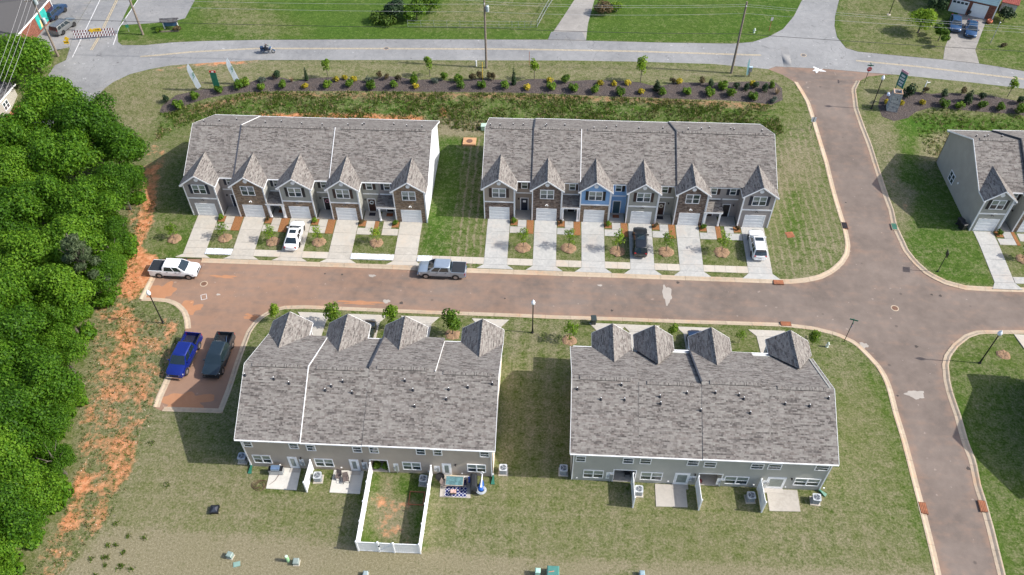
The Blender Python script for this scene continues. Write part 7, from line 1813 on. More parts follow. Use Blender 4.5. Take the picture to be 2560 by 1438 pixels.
for s in (-.55, .55): MB().box(s - .05, s + .05, .031, .12, -.2, 3.3).build('post', M_GREEN, t)
x, y = D['p_whitepole']; t = thing('white_post', 'slim white post with an arm in the eastern mulch bed', 'post', (x, y, Tz(x, y)), R(10))
MB().box(-.05, .05, -.05, .05, -.1, 2.25).build('post', M_WHITE, t); MB().box(-.05, .55, -.03, .03, 1.9, 2.0).build('arm', M_WHITE, t)
# stone pillar, unfinished and open at the top
x, y = D['p_pillar']; t = thing('stone_pillar', 'pale stone entrance pillar with an open hollow top', 'pillar', (x, y + .5, Tz(x, y)), R(-10))
mb = MB(); h = 3.1; a = .62
mb.loft([[(-a * 1.22, -a * 1.15, -.1), (a * 1.22, -a * 1.15, -.1), (a * 1.22, a * 1.15, -.1), (-a * 1.22, a * 1.15, -.1)], [(-a, -a, h), (a, -a, h), (a, a, h), (-a, a, h)], [(-a + .2, -a + .2, h), (a - .2, -a + .2, h), (a - .2, a - .2, h), (-a + .2, a - .2, h)], [(-a + .2, -a + .2, h - .9), (a - .2, -a + .2, h - .9), (a - .2, a - .2, h - .9), (-a + .2, a - .2, h - .9)]])
mb.build('stone_shaft', STN['pale'], t)
for b in ((-.62, .62, -.64, -.52, h, h + .09), (-.62, .62, .52, .64, h, h + .09), (-.64, -.52, -.52, .52, h, h + .09), (.52, .64, -.52, .52, h, h + .09)): MB().box(*b).build('wood_curb', plain('raw timber', (.42, .27, .18), .8), t)
MB().tube([(.1, -.66, 2.3), (.1, -.80, 2.3)], .07, 8).build('lamp_box', M_BLACK, t)
t = thing('tube_box', 'white capped tube box on a brown post behind the stone pillar', 'post box', (x - .55, y + 2.0, Tz(x, y)), R(-20))
MB().box(-.06, .06, -.06, .06, -.1, 1.5).build('post', plain('brown post', (.16, .075, .05), .8), t)
m = MB(); m.lathe([(.20, 0), (.22, .02), (.22, .85), (.18, .9)], seg=14); o = m.build('tube', plain('blue white plastic', (.55, .62, .78), .4), t); o.location = (0, .3, 1.55); o.rotation_euler = (R(70), 0, 0)
# small posts along the verge
for key, lab, mat, h, r_ in (('yellowpole', 'thin yellow marker pole in the western mulch bed by the utility pole', M_YEL, 3.0, .035), ('brownpost', 'thin brown post on the verge above the young saplings', M_ORANGE, 2.3, .035), ('whitepost', 'short white utility stub beside the middle power pole', M_WHITE, .9, .10)):
    x, y = D['p_' + key]; t = thing('marker_post', lab, 'post', (x, y, Tz(x, y)), 0)
    MB().tube([(0, 0, -.1), (0, 0, h)], r_, 8).build('post', mat, t); MB().lathe([(r_ * 1.3, h), (r_ * 1.3, h + .06), (.01, h + .1)], seg=8).build('cap', mat, t)
x, y = D['p_meter']; t = thing('meter_pedestal', 'grey meter box on a wooden post at the foot of the right power pole', 'meter box', (x, y, Tz(x, y)), 0)
MB().box(-.08, .08, -.08, .08, -.1, 1.6).build('post', M_WOOD, t); MB().box(-.22, .22, -.22, -.081, .9, 1.5).build('box', M_METAL, t); MB().box(-.26, .26, -.25, .1, 1.6, 1.72).build('hood', plain('pale hood', (.42, .55, .62), .5), t)
def hydrant(label, x, y):
    t = thing('hydrant', label, 'hydrant', (x, y, Tz(x, y)), 0)
    MB().lathe([(.17, -.05), (.17, .05), (.12, .07), (.12, .55), (.15, .57), (.15, .62), (.10, .75), (.04, .82)], seg=12).build('barrel', plain('pale green hydrant', (.55, .62, .55), .5), t)
    for s in (-1, 1): MB().tube([(s * .10, 0, .42), (s * .22, 0, .42)], .06, 8).build('outlet', M_WHITE, t)
x, y = D['p_hydrant']; hydrant('pale fire hydrant on the lawn beside the lower crossroads corner', x, y)
x, y = D['rest']['hyd2']; hydrant('pale fire hydrant on the far green lawn near the side road', x, y)
x, y = D['rest']['mail']; t = thing('sign_post', 'thin dark post with a small sign at the corner of the far lawn', 'sign post', (x - .3, y, Tz(x, y)), R(15))
MB().tube([(0, 0, -.1), (0, 0, 2.5)], .05, 8).build('post', M_ORANGE, t); MB().box(-.22, .22, -.07, -.051, 1.9, 2.5).build('sign_panel', M_METAL, t)
x, y = D['rest']['lp']; t = thing('lawn_post', 'dark pole in the far lawn cut by the top edge', 'pole', (x, y, Tz(x, y)), 0)
MB().tube([(0, 0, -.1), (.05, 0, 5.2)], [.07, .05], 8).build('post', M_BLACK, t); MB().lathe([(.35, -.02), (.32, .06), (.1, .1)], seg=10).build('footing', M_WALK, t)
# utility poles
def upole(label, x, y, h, lean=0.0, arms=(), tr=0, group='wooden power poles', z=None):
    t = thing('utility_pole', label, 'power pole', (x, y, Tz(x, y) if z is None else z), 0, group)
    MB().tube([(0, 0, -.3), (lean * h * .5, 0, h * .5), (lean * h, 0, h)], [.19, .165, .13], 10).build('pole', M_WOOD, t)
    for (z_, l, ang) in arms:
        c, s = math.cos(R(ang)) * l / 2, math.sin(R(ang)) * l / 2; o = lean * z_
        MB().bar((o - c, -s, z_), (o + c, s, z_), .11, .12).build('crossarm', M_WOOD, t)
        for k in (-.95, -.4, .4, .95): MB().lathe([(.04, 0), (.07, .05), (.05, .12), (.07, .16), (.03, .2)], (o + c * k, s * k, z_ + .07), 8).build('insulator', M_METAL, t)
    for k in range(tr):
        z_ = h * .80 - 2.0 * k * 1.6; o = lean * z_
        m = MB(); m.lathe([(.24, 0), (.26, .05), (.26, .85), (.20, .92), (.08, .98)], (o + .42, -.05, z_), 14); m.build('transformer', plain('grey transformer', (.45, .52, .56), .4, .3), t)
        MB().box(o + .1, o + .24, -.08, .0, z_ + .2, z_ + .7).build('bracket', M_METAL, t)
    return t
P1, P2, P3, P4 = [p[0] for p in D['poles']]
upole('wooden power pole with one grey transformer, middle of the grey road verge', *P1, 12.0, -.003, ((10.76, .9, 90),), 1)
upole('leaning wooden power pole at the right end of the verge', *P2, 11.85, .0, ((11.1, .7, 90),), 0)
upole('wooden power pole with crossarms and boxes beside the round tree', *P3, 11.2, .0, ((9.9, 2.6, 10), (9.5, 2.4, 12)), 2)
upole('slanted wooden pole at the grass island by the barricade', *P4, 11.0, -.02, (), 0)
M_WIRE = plain('pale wire', (.42, .42, .43), .5); M_CABLE = plain('dark cable', (.03, .03, .03), .6)
def wire(a, b, sag, mat, r_, label, n=18):
    a = Vector(a); b = Vector(b); pts = [a + (b - a) * (i / n) - Vector((0, 0, 4 * sag * (i / n) * (1 - i / n))) for i in range(n + 1)]
    tag(MB().tube(pts, r_, 5).build('power_line', mat), label, 'power line', 'overhead power lines')
def at(p, h, dx=0, dy=0): return (p[0] + dx, p[1] + dy, Tz(*p) + h)
w0, w1, w2_ = D['wireR']
def ext(a, b, k=1.6): return tuple(a[i] + (b[i] - a[i]) * k for i in range(3))
wire(at(P1, 10.95, 0, -.4), at(P2, 11.3, 0, -.3), .35, M_WIRE, .014, 'upper front wire from the middle pole to the right pole')
wire(at(P1, 10.95, 0, .4), at(P2, 11.3, 0, .3), .4, M_WIRE, .014, 'upper back wire from the middle pole to the right pole')
wire(at(P1, 9.5), at(P2, 10.05), .4, M_WIRE, .014, 'lower pale wire from the middle pole to the right pole')
wire(at(P1, 6.88), at(P2, 6.75), .25, M_CABLE, .032, 'dark sagging cable from the middle pole to the right pole')
wire(at(P2, 11.3, 0, -.3), ext(at(P2, 11.3), (*w0, 13.9), 1.5), .3, M_WIRE, .014, 'upper front wire from the right pole to the right edge')
wire(at(P2, 11.3, 0, .3), ext(at(P2, 11.3, 0, .5), (w0[0], w0[1] + .6, 13.9), 1.5), .3, M_WIRE, .014, 'upper back wire from the right pole to the right edge')
wire(at(P2, 10.05), ext(at(P2, 10.05), (*w1, 12.5), 1.5), .3, M_WIRE, .014, 'lower pale wire from the right pole to the right edge')
wire(at(P2, 6.75), ext(at(P2, 6.75), (*w2_, 8.8), 1.5), .2, M_CABLE, .032, 'dark cable from the right pole to the right edge')
wire(at(P1, 10.95, 0, -.4), at(P3, 10.1, .9, .2), .4, M_WIRE, .014, 'upper wire from the middle pole to the pole by the round tree')
wire(at(P1, 10.95, 0, .4), at(P4, 10.6), .35, M_WIRE, .014, 'upper wire from the middle pole to the slanted pole')
wire(at(P1, 9.5), at(P3, 9.2), .35, M_WIRE, .014, 'lower pale wire from the middle pole to the left')
wire(at(P1, 6.88), at(P3, 6.6), .3, M_CABLE, .032, 'dark cable from the middle pole to the pole by the round tree')
a0, b0 = (*D['wireL'][0], 12.3), (*D['wireL'][1], 12.0)
for k, dx in enumerate((-1.15, -.45, .35, 1.1)):
    a = at(P3, 10.15 - .2 * (k % 2), dx, dx * .2); d = Vector((b0[0] + dx * .8, b0[1] + dx * .3, 12.0)) - Vector(a)
    wire(a, tuple(Vector(a) + d * 1.3), .5, M_WIRE, .016, '%s of the four wires over the round tree, from the left' % ORD[k])

# ------------------------------------------------------------------ air conditioners, fences, patio things
M_ACW = plain('condenser cabinet', (.50, .53, .56), .45, .2); M_ACD = plain('condenser grille', (.07, .085, .11), .6)
ACL = ['left of the tan row, half hidden at its corner', 'right of the short white divider of the tan row', 'inside the white fenced yard', 'at the right end wall of the tan row', 'at the left end wall of the blue grey row', 'right of the first divider of the blue grey row', 'left of the last divider of the blue grey row', 'at the right rear corner of the blue grey row']
ac0 = thing('air_conditioner', '', 'air conditioner', (0, 0, 0), 0, 'air conditioners behind the near rows')
MB().box(-.48, .48, -.48, .48, -.05, .08).build('pad', M_WALK, ac0)
mb = MB(); c = .37; k8 = [(-c, -c + .08), (-c + .08, -c), (c - .08, -c), (c, -c + .08), (c, c - .08), (c - .08, c), (-c + .08, c), (-c, c - .08)]
mb.loft([[(a, b, .081) for a, b in k8], [(a, b, .80) for a, b in k8]]); cab_ = mb.build('cabinet', M_ACD, ac0)
f = MB()
for q in range(7): f.loft([[(a * 1.01, b * 1.01, .14 + q * .09) for a, b in k8], [(a * 1.01, b * 1.01, .175 + q * .09) for a, b in k8]])
f.build('louvre', M_ACW, cab_)
mb = MB(); ring_o = [(a * 1.06, b * 1.06) for a, b in k8]
mb.loft([[(a, b, .80) for a, b in ring_o], [(a, b, .86) for a, b in ring_o]]); mb.build('top_panel', M_ACW, ac0)
mb = MB(); mb.lathe([(.31, .861), (.31, .868), (.05, .866)], seg=20); mb.build('fan_well', M_ACD, ac0)
mb = MB()
for k in range(3):
    a = k * 2 * math.pi / 3; ca, sa = math.cos(a), math.sin(a); mb.poly([(ca * .06, sa * .06, .872), (ca * .26 + sa * .1, sa * .26 - ca * .1, .872), (ca * .28 - sa * .06, sa * .28 + ca * .06, .874)])
mb.lathe([(.07, .87), (.06, .9)], seg=10); mb.build('fan', M_METAL, ac0)
mb = MB()
for k in range(2):
    r_ = .16 + k * .12; mb.tube([(r_ * math.cos(a), r_ * math.sin(a), .90) for a in np.linspace(0, 2 * math.pi, 19)], .008, 4, caps=False)
for k in range(8): a = k * math.pi / 4; mb.tube([(0, 0, .905), (.31 * math.cos(a), .31 * math.sin(a), .885)], .006, 4)
mb.build('fan_guard', M_METAL, ac0)
for i, (x, y) in enumerate(D['ac']):
    o = ac0 if i == 0 else copy_tree(ac0)
    o.location = (x, y, .0); o['label'] = 'grey boxed air conditioner ' + ACL[i]; o.rotation_euler = (0, 0, R([0, 4, -3, 2, 0, -2, 3, -6][i]))

def fence_section(t, a, b, h=1.83, gate=False):
    a = Vector((*a, 0)); b = Vector((*b, 0)); d = (b - a).normalized(); L = (b - a).length; nn = Vector((-d.y, d.x, 0))
    g = MB(); n = max(2, int(L / .17))
    for k in range(n):
        p, q = a + d * (L * k / n + .006), a + d * (L * (k + 1) / n - .006); g.bar(p + Vector((0, 0, h / 2 + .04)), q + Vector((0, 0, h / 2 + .04)), .035, h - .30)
    o = g.build('fence_boards', M_VINYL, t); o['kind'] = 'stuff'
    for z in (.13, h - .06):
        MB().bar(a + Vector((0, 0, z)), b + Vector((0, 0, z)), .06, .14).build('rail', M_VINYL, t)
    if gate:
        for s in (.06, L - .06): MB().bar(a + d * s + Vector((0, 0, .1)), a + d * s + Vector((0, 0, h)), .07, .1, upv=(0, 1, 0)).build('gate_stile', M_VINYL, t)
        MB().bar(a + nn * -.05 + Vector((0, 0, .25)), b + nn * -.05 + Vector((0, 0, h - .15)), .04, .05).build('gate_brace', M_VINYL, t)
        MB().box(-.06, .06, -.06, .06, -.06, .06).build('latch', M_BLACK, t, loc=a + d * .1 + nn * -.08 + Vector((0, 0, 1.3)))
def fence_post(t, p, h=1.95):
    m = MB(); m.box(p[0] - .065, p[0] + .065, p[1] - .065, p[1] + .065, -.2, h); m.loft([[(p[0] + sx * .085, p[1] + sy * .085, h) for sx, sy in ((-1, -1), (1, -1), (1, 1), (-1, 1))], [(p[0] + sx * .085, p[1] + sy * .085, h + .04) for sx, sy in ((-1, -1), (1, -1), (1, 1), (-1, 1))], [(p[0] + sx * .01, p[1] + sy * .01, h + .12) for sx, sy in ((-1, -1), (1, -1), (1, 1), (-1, 1))]])
    m.build('post', M_VINYL, t)
def fence(label, runs, name='privacy_fence', h=1.83):
    t = thing(name, label, 'fence', (0, 0, 0), 0, 'white vinyl fences')
    done = set()
    for (a, b, n, gate) in runs:
        a = np.array(a); b = np.array(b)
        for k in range(n):
            fence_section(t, tuple(a + (b - a) * k / n), tuple(a + (b - a) * (k + 1) / n), h, gate)
        for k in range(n + 1):
            p = tuple(np.round(a + (b - a) * k / n, 2))
            if p not in done: done.add(p); fence_post(t, p, h + .10)
    return t
fl, fr = D['fences']['long'][0], D['fences']['long'][5]; c1, c2 = D['fences']['long'][1], D['fences']['long'][4]; g1, g2_ = D['fences']['long'][2], D['fences']['long'][3]
fence('white vinyl fence enclosing the small yard behind the tan row, with a gate', [((-16.3, 41.45), c1, 4, False), (c1, g1, 1, False), (g1, g2_, 1, True), (g2_, c2, 1, False), (c2, (-10.25, 41.45), 4, False)])
fence('short white divider behind the left homes of the tan row', [((-22.3, 41.5), (-22.38, 39.04), 1, False)])
for (x, y), lab in zip(D['fences']['b4'], ('white divider left of the first empty patio of the blue grey row', 'white divider right of the first empty patio of the blue grey row', 'white divider left of the last patio of the blue grey row')):
    fence(lab, [((x - .03, 41.5), (x, y), 1, False)], h=1.95)

F_ = D['furn']
M_WICK = plain('brown sling fabric', (.14, .11, .10), .8); M_CUSH = plain('cream cushion', (.55, .46, .38), .85); M_STRI = plain('striped cushion', (.60, .38, .34), .85, var=.4, scale=7)
def patio_chair(label, x, y, rz, cush=None, frame=M_DARKT, z=.06):
    t = thing('patio_chair', label, 'chair', (x, y, z), rz, 'patio chairs')
    MB().box(-.28, .28, -.26, .26, .38, .42).build('seat', cush or M_WICK, t)
    MB().loft([[(-.28, .24, .42), (.28, .24, .42), (.28, .28, .42), (-.28, .28, .42)], [(-.27, .42, 1.0), (.27, .42, 1.0), (.27, .45, 1.0), (-.27, .45, 1.0)]]).build('backrest', M_WICK, t)
    for s in (-1, 1):
        MB().tube([(s * .30, -.28, 0), (s * .30, -.26, .62), (s * .30, .30, .64)], .022, 6).build('armrest', frame, t)
        for yy in (-.26, .26): MB().tube([(s * .28, yy, 0), (s * .27, yy, .40)], .02, 6).build('leg', frame, t)
    return t
patio_chair('brown sling chair reclining, left one on the middle tan patio', *F_['ch1'], R(-12))
patio_chair('brown sling chair, right one on the middle tan patio', *F_['ch2'], R(14))
patio_chair('cream cushioned chair at the left end of the glass table', *F_['chairL'], R(75), M_CUSH)
patio_chair('chair with a pink striped cushion on the blue trellis rug', *F_['chairB'], R(185), M_STRI)
patio_chair('dark chair with navy cushion at the right end of the glass table', *F_['chairR'], R(-80), plain('navy cushion', (.015, .02, .09), .8))
patio_chair('dark chair in the first rear recess of the blue grey row', F_['porchchair'][0], 42.5, R(10), M_DARKT, z=.07)
x, y = F_['table']; t = thing('patio_table', 'glass topped patio table on the crowded patio of the tan row', 'table', (x + .05, y + .1, .06), 0)
MB().box(-.85, .85, -.48, .48, .70, .725).build('table_top', plain('table glass', (.10, .20, .22), .08, spec=.9, var=.4, scale=3), t)
for sx in (-.75, .75):
    for sy in (-.4, .4): MB().tube([(sx, sy, 0), (sx, sy, .70)], .025, 6).build('leg', M_DARKT, t)
fr_ = MB(); [fr_.bar(a, b, .04, .04) for a, b in (((-.87, -.5, .69), (.87, -.5, .69)), ((-.87, .5, .69), (.87, .5, .69)), ((-.87, -.46, .69), (-.87, .46, .69)), ((.87, -.46, .69), (.87, .46, .69)))]; fr_.build('frame', M_CUSH, t)
x, y = F_['rug']; t = thing('patterned_rug', 'navy rug with white trellis pattern on the crowded patio', 'rug', (x, y, .061), 0)
MB().box(-1.08, 1.08, -.55, .55, 0, .012).build('rug_cloth', plain('navy cloth', (.008, .016, .13), .9), t)
g = MB()
for i in range(6):
    for j in range(3):
        cx, cy = -.90 + .36 * i, -.37 + .37 * j; r1_, r2_ = .18, .185
        q = [(cx + r1_ * math.cos(a) * (1 - .18 * abs(math.sin(2 * a))), cy + r2_ * math.sin(a) * (1 - .18 * abs(math.sin(2 * a)))) for a in np.linspace(0, 2 * math.pi, 17)]
        for k in range(16):
            a, b = Vector((*q[k], .013)), Vector((*q[k + 1], .013)); n_ = Vector((-(b - a).y, (b - a).x, 0)).normalized() * .016
            g.quad(a - n_, b - n_, b + n_, a + n_)
g.build('trellis', M_WHITE, t)
x, y = F_['mat2']; t = thing('patterned_rug', 'small black and white patterned rug along the rear wall', 'rug', (x, 41.2, .061), 0)
MB().box(-.75, .75, -.28, .28, 0, .012).build('rug_cloth', M_WHITE, t); g = MB()
for i in range(12):
    for j in range(4):
        if (i + j) % 2: g.box(-.72 + i * .12, -.62 + i * .12, -.26 + j * .13, -.15 + j * .13, .0125, .018)
g.build('pattern', M_DARKT, t)
x, y = F_['smoker']; t = thing('covered_grill', 'long grill under a black cover at the right of the crowded patio', 'grill', (x, y, .06), R(4))
MB().loft([[(-.34, -.85, .0), (.34, -.85, 0), (.34, .85, 0), (-.34, .85, 0)], [(-.34, -.84, .9), (.34, -.84, .9), (.34, .84, .9), (-.34, .84, .9)], [(-.16, -.6, 1.18), (.16, -.6, 1.18), (.16, .75, 1.12), (-.16, .75, 1.12)]]).build('cover', M_TONNEAU, t, True, 40)
MB().tube([(0, -.86, .45), (0, -.95, .45)], .2, 12).build('side_flap', M_BLACK, t)
x, y = F_['float']; t = thing('pool_float', 'blue and white inflatable pool toy on the grass beside the covered grill', 'pool toy', (x, y, .05), 0)
m = MB(); m.tube([(.42 * math.cos(a), .36 * math.sin(a) - .5, .35) for a in np.linspace(0, 2 * math.pi, 21)], .13, 8, caps=False); m.build('ring', M_FLAG, t, True)
MB().loft([[(-.38, -.6, .1), (.3, -.6, .1), (.25, .3, .1), (-.25, .3, .1)], [(-.3, -.5, .5), (.15, -.5, .45), (.12, .4, .8), (-.12, .4, .8)]]).build('bag', plain('blue vinyl', (.015, .10, .42), .4), t, True)
m = MB(); m.tube([(-.05, -.3, .5), (.0, .3, .85), (.05, .75, 1.2)], [.09, .07, .06], 8); m.tube([(.16 * math.cos(a) + .05, .85, 1.35 + .16 * math.sin(a)) for a in np.linspace(0, 2 * math.pi, 15)], .035, 6, caps=False); m.build('handle', M_WHITE, t)
x, y = F_['cooler']; t = thing('round_cooler', 'bright blue round cooler between the table and the covered grill', 'cooler', (x, y, .06), 0)
MB().lathe([(.22, 0), (.26, .1), (.26, .5), (.22, .62), (.05, .68)], seg=14).build('drum', plain('bright blue plastic', (.01, .10, .55), .35), t, True); MB().tube([(-.24, 0, .55), (-.15, 0, .85), (.15, 0, .85), (.24, 0, .55)], .02, 6).build('handle', M_WHITE, t)
x, y = F_['bowl']; t = thing('fire_bowl', 'round black fire bowl on the grass by the white fence', 'fire bowl', (x, y, 0), 0)
MB().lathe([(.15, .1), (.38, .22), (.46, .42), (.42, .42), (.34, .26), (.05, .2)], seg=18).build('bowl', M_BLACK, t)
for k in range(3): a = k * 2.1; MB().tube([(.2 * math.cos(a), .2 * math.sin(a), .2), (.36 * math.cos(a), .36 * math.sin(a), 0)], .025, 6).build('leg', M_BLACK, t)
x, y = F_['bench']; t = thing('cardboard_carton', 'tan low carton by the rear wall behind the glass table', 'box', (x + .3, 41.15, .061), R(-8))
MB().box(-.4, .4, -.2, .2, 0, .3).build('box', plain('cardboard', (.45, .36, .22), .9), t); MB().box(-.42, .42, -.22, .22, .30, .33).build('lid', plain('cardboard lid', (.52, .43, .28), .9), t)
x, y = F_['grill']; t = thing('gas_grill', 'stainless gas grill on the left tan patio', 'grill', (x, y + .05, .06), R(2))
MB().box(-.70, .70, -.28, .28, .1, .80).build('cabinet', M_METAL, t); m = MB(); m.loft([[(-.42, -.27, .80), (.42, -.27, .80), (.42, .27, .80), (-.42, .27, .80)], [(-.42, -.20, 1.0), (.42, -.20, 1.0), (.42, .27, 1.05), (-.42, .27, 1.05)], [(-.42, -.02, 1.12), (.42, -.02, 1.12), (.42, .2, 1.12), (-.42, .2, 1.12)]]); m.build('lid', plain('blue grey steel', (.22, .32, .48), .25, .5), t)
for s in (-1, 1): MB().box(s * .58 - .14, s * .58 + .14, -.28, .28, .80, .84).build('side_shelf', M_BLACK, t)
for k in range(4): MB().tube([(-.3 + .2 * k, -.28, .72), (-.3 + .2 * k, -.33, .72)], .04, 8).build('knob', M_BLACK, t)
MB().tube([(-.4, -.24, .98), (-.4, -.30, .98), (.4, -.30, .98), (.4, -.24, .98)], .018, 6).build('handle', M_METAL, t)
x, y = F_['hose']; pts = []
for k in range(70):
    a = k * .36; r_ = .85 - .009 * k + .06 * math.sin(k); pts.append((x + r_ * math.cos(a), y + r_ * .8 * math.sin(a), .04 + .0012 * k))
pts = [(x + 1.7, y + 1.3, .12), (x + 1.45, y + .6, .10), (x + 1.0, y + .15, .05)] + pts
tag(MB().tube(pts, .022, 5).build('garden_hose', plain('brown hose', (.11, .06, .035), .6)), 'brown garden hose coiled on the grass by the left patio', 'hose')
for key, lab in (('pot1', 'left potted fern in the fenced yard recess'), ('pot2', 'right potted fern in the fenced yard recess')):
    x, y = F_[key]; t = thing('potted_fern', lab, 'potted plant', (x, 42.0, .07), 0, 'potted ferns')
    MB().lathe([(.14, 0), (.19, .3), (.16, .3)], seg=12).build('pot', M_BLACK, t)
    inst('foliage', leaf_mesh('foliage', [(0, 0, .55)], [.38], 160, .16, LEAF['green'], aspect=2.8), t)
x, y = F_['ball']; t = thing('red_ball', 'dark red ball in the second rear recess of the blue grey row', 'ball', (16.45, 42.0, .30), 0)
MB().lathe([(.02, -.22), (.15, -.17), (.22, 0), (.15, .17), (.02, .22)], seg=14).build('shell', plain('dark red rubber', (.16, .012, .02), .4), t, True); MB().tube([(.225 * math.cos(a), .225 * math.sin(a), 0) for a in np.linspace(0, 2 * math.pi, 17)], .012, 5, caps=False).build('seam', M_BLACK, t)
x, y = F_['frame']; t = thing('timber_frame', 'rust brown timber frame leaning by the white fence inside the yard', 'frame', (x - .25, y, .02), 0)
for b in ((-.75, .75, -.72, -.66, 0, .12), (-.75, .75, .66, .72, 0, .12), (-.75, -.69, -.66, .66, 0, .12), (.69, .75, -.66, .66, 0, .12)): MB().box(*b).build('plank', plain('rust timber', (.30, .11, .05), .8), t)
x, y = D['p_firepit']; t = thing('fire_pit', 'square black fire pit alone on the rear lawn', 'fire pit', (x, y, 0), R(6))
MB().box(-.42, .42, -.42, .42, .30, .36).build('table_rim', M_BLACK, t); MB().box(-.34, .34, -.34, .34, .0, .30).build('box', M_BLACK, t); m = MB(); m.loft([[(-.30, -.30, .361), (.30, -.30, .361), (.30, .30, .361), (-.30, .30, .361)], [(-.1, -.1, .52), (.1, -.1, .52), (.1, .1, .52), (-.1, .1, .52)]]); m.build('mesh_lid', plain('dark slate mesh', (.03, .035, .05), .5), t)
for sx in (-1, 1):
    for sy in (-1, 1): MB().box(sx * .36 - .04, sx * .36 + .04, sy * .36 - .04, sy * .36 + .04, -.02, .3).build('leg', M_BLACK, t)

def bin_(label, x, y, rz, col=(.03, .045, .045)):
    t = thing('wheeled_bin', label, 'trash bin', (x, y, Tz(x, y)), rz, 'wheeled bins')
    m_ = plain('bin plastic', col, .5)
    MB().loft([[(-.24, -.28, .08), (.24, -.28, .08), (.24, .24, .08), (-.24, .24, .08)], [(-.31, -.38, 1.0), (.31, -.38, 1.0), (.31, .34, 1.0), (-.31, .34, 1.0)]]).build('body', m_, t)
    MB().loft([[(-.33, -.40, 1.0), (.33, -.40, 1.0), (.33, .40, 1.0), (-.33, .40, 1.0)], [(-.28, -.30, 1.10), (.28, -.30, 1.10), (.28, .36, 1.08), (-.28, .36, 1.08)]]).build('lid', m_, t)
    MB().tube([(-.26, .44, .98), (.26, .44, .98)], .03, 6).build('handle', m_, t)
    for s in (-1, 1): w = MB(); w.tube([(s * .24, .24, .13), (s * .30, .24, .13)], .13, 12); w.build('wheel', M_TYRE, t)
x, y = D['p_bin1']; bin_('dark wheeled bin on the kerb beside the leftmost driveway of the blue grey row', x, y, R(4))
x, y = D['p_bin2']; bin_('black wheeled bin at the corner of the right edge home', x, y, R(20), (.012, .013, .016)); bin_('second black wheeled bin behind the corner of the right edge home', x - .1, y + .8, R(25), (.015, .016, .02))
# utility boxes at the bottom edge
def ubox(label, key, w, d, h, col, rz=0, off=(0, 0)):
    x, y = D['p_' + key]; t = thing('utility_box', label, 'utility box', (x + off[0], y + off[1], 0), R(rz), 'utility boxes on the rear lawn')
    m_ = plain('box enamel ' + key, col, .5)
    MB().box(-w / 2 - .05, w / 2 + .05, -d / 2 - .05, d / 2 + .05, -.05, .06).build('pad', M_WALK, t)
    MB().box(-w / 2, w / 2, -d / 2, d / 2, .06, h).build('cabinet', m_, t)
    MB().loft([[(-w / 2 - .03, -d / 2 - .03, h), (w / 2 + .03, -d / 2 - .03, h), (w / 2 + .03, d / 2 + .03, h), (-w / 2 - .03, d / 2 + .03, h)], [(-w / 2 + .04, -d / 2 + .04, h + .07), (w / 2 - .04, -d / 2 + .04, h + .07), (w / 2 - .04, d / 2 - .04, h + .07), (-w / 2 + .04, d / 2 - .04, h + .07)]]).build('lid', m_, t)
    return t
ubox('small grey green utility box, leftmost at the bottom', 'box1', .5, .45, .55, (.22, .29, .27), -15)
ubox('small grey utility box right of the pale green tube', 'box2', .5, .5, .5, (.24, .29, .27), 3)
ubox('pale mint utility box left of the big green transformer', 'mint', .42, .42, .85, (.38, .62, .52))
tb = ubox('big dark green transformer box at the bottom edge', 'xfmr', 1.05, 1.1, .85, (.06, .20, .17)); MB().bar((-.4, -.05, .925), (.1, .05, .925), .05, .01).build('orange_mark', plain('orange spray', (.7, .2, .12), .8), tb)
ubox('grey blue utility box cut by the bottom edge, right of the transformer', 'box3', .42, .42, .5, (.26, .36, .40))
ubox('grey utility box cut by the bottom edge below the fenced yard', 'box4', .4, .4, .45, (.26, .32, .33))
x, y = D['p_lid']; t = thing('utility_vault', 'small green lid in the rear lawn near the leftmost utility box', 'lid', (x, y, 0), .3); MB().box(-.32, .32, -.25, .25, -.05, .04).build('frame', plain('grey green lid', (.16, .26, .23), .6), t); MB().box(-.27, .27, -.2, .2, .04, .06).build('cover', plain('green lid', (.20, .32, .28), .6), t)
x, y = D['p_tube']; t = thing('marker_tube', 'pale green round tube standing in the rear lawn', 'utility tube', (x, y, 0), 0); MB().lathe([(.16, -.1), (.16, .95), (.13, 1.0)], seg=14).build('tube', plain('pale green plastic', (.28, .50, .28), .5), t); MB().lathe([(.13, 1.0), (.13, 1.03), (.04, 1.04)], seg=14).build('cap', plain('pale cap', (.6, .7, .6), .5), t)
x, y = D['p_gbox']; t = thing('utility_box', 'pale green utility box at the back corner of the six home row', 'utility box', (x, y, Tz(x, y)), 0); MB().box(-.45, .45, -.4, .4, 0, .7).build('cabinet', plain('pale green box', (.34, .48, .38), .5), t); MB().box(-.48, .48, -.43, .43, .7, .76).build('lid', plain('pale green lid', (.42, .56, .46), .5), t)
x, y = D['rest']['plant4']; t = thing('drain_grate', 'rusty square drain grate in the striped corner lawn', 'drain grate', (31.9, 78.6, 0), .2, None)
for k in range(5): MB().box(-.42 + k * .18, -.30 + k * .18, -.42, .42, -.02, .05).build('grate_bar', M_ORANGE, t)
MB().box(-.5, .5, -.5, .5, -.06, .03).build('frame', M_ORANGE, t)

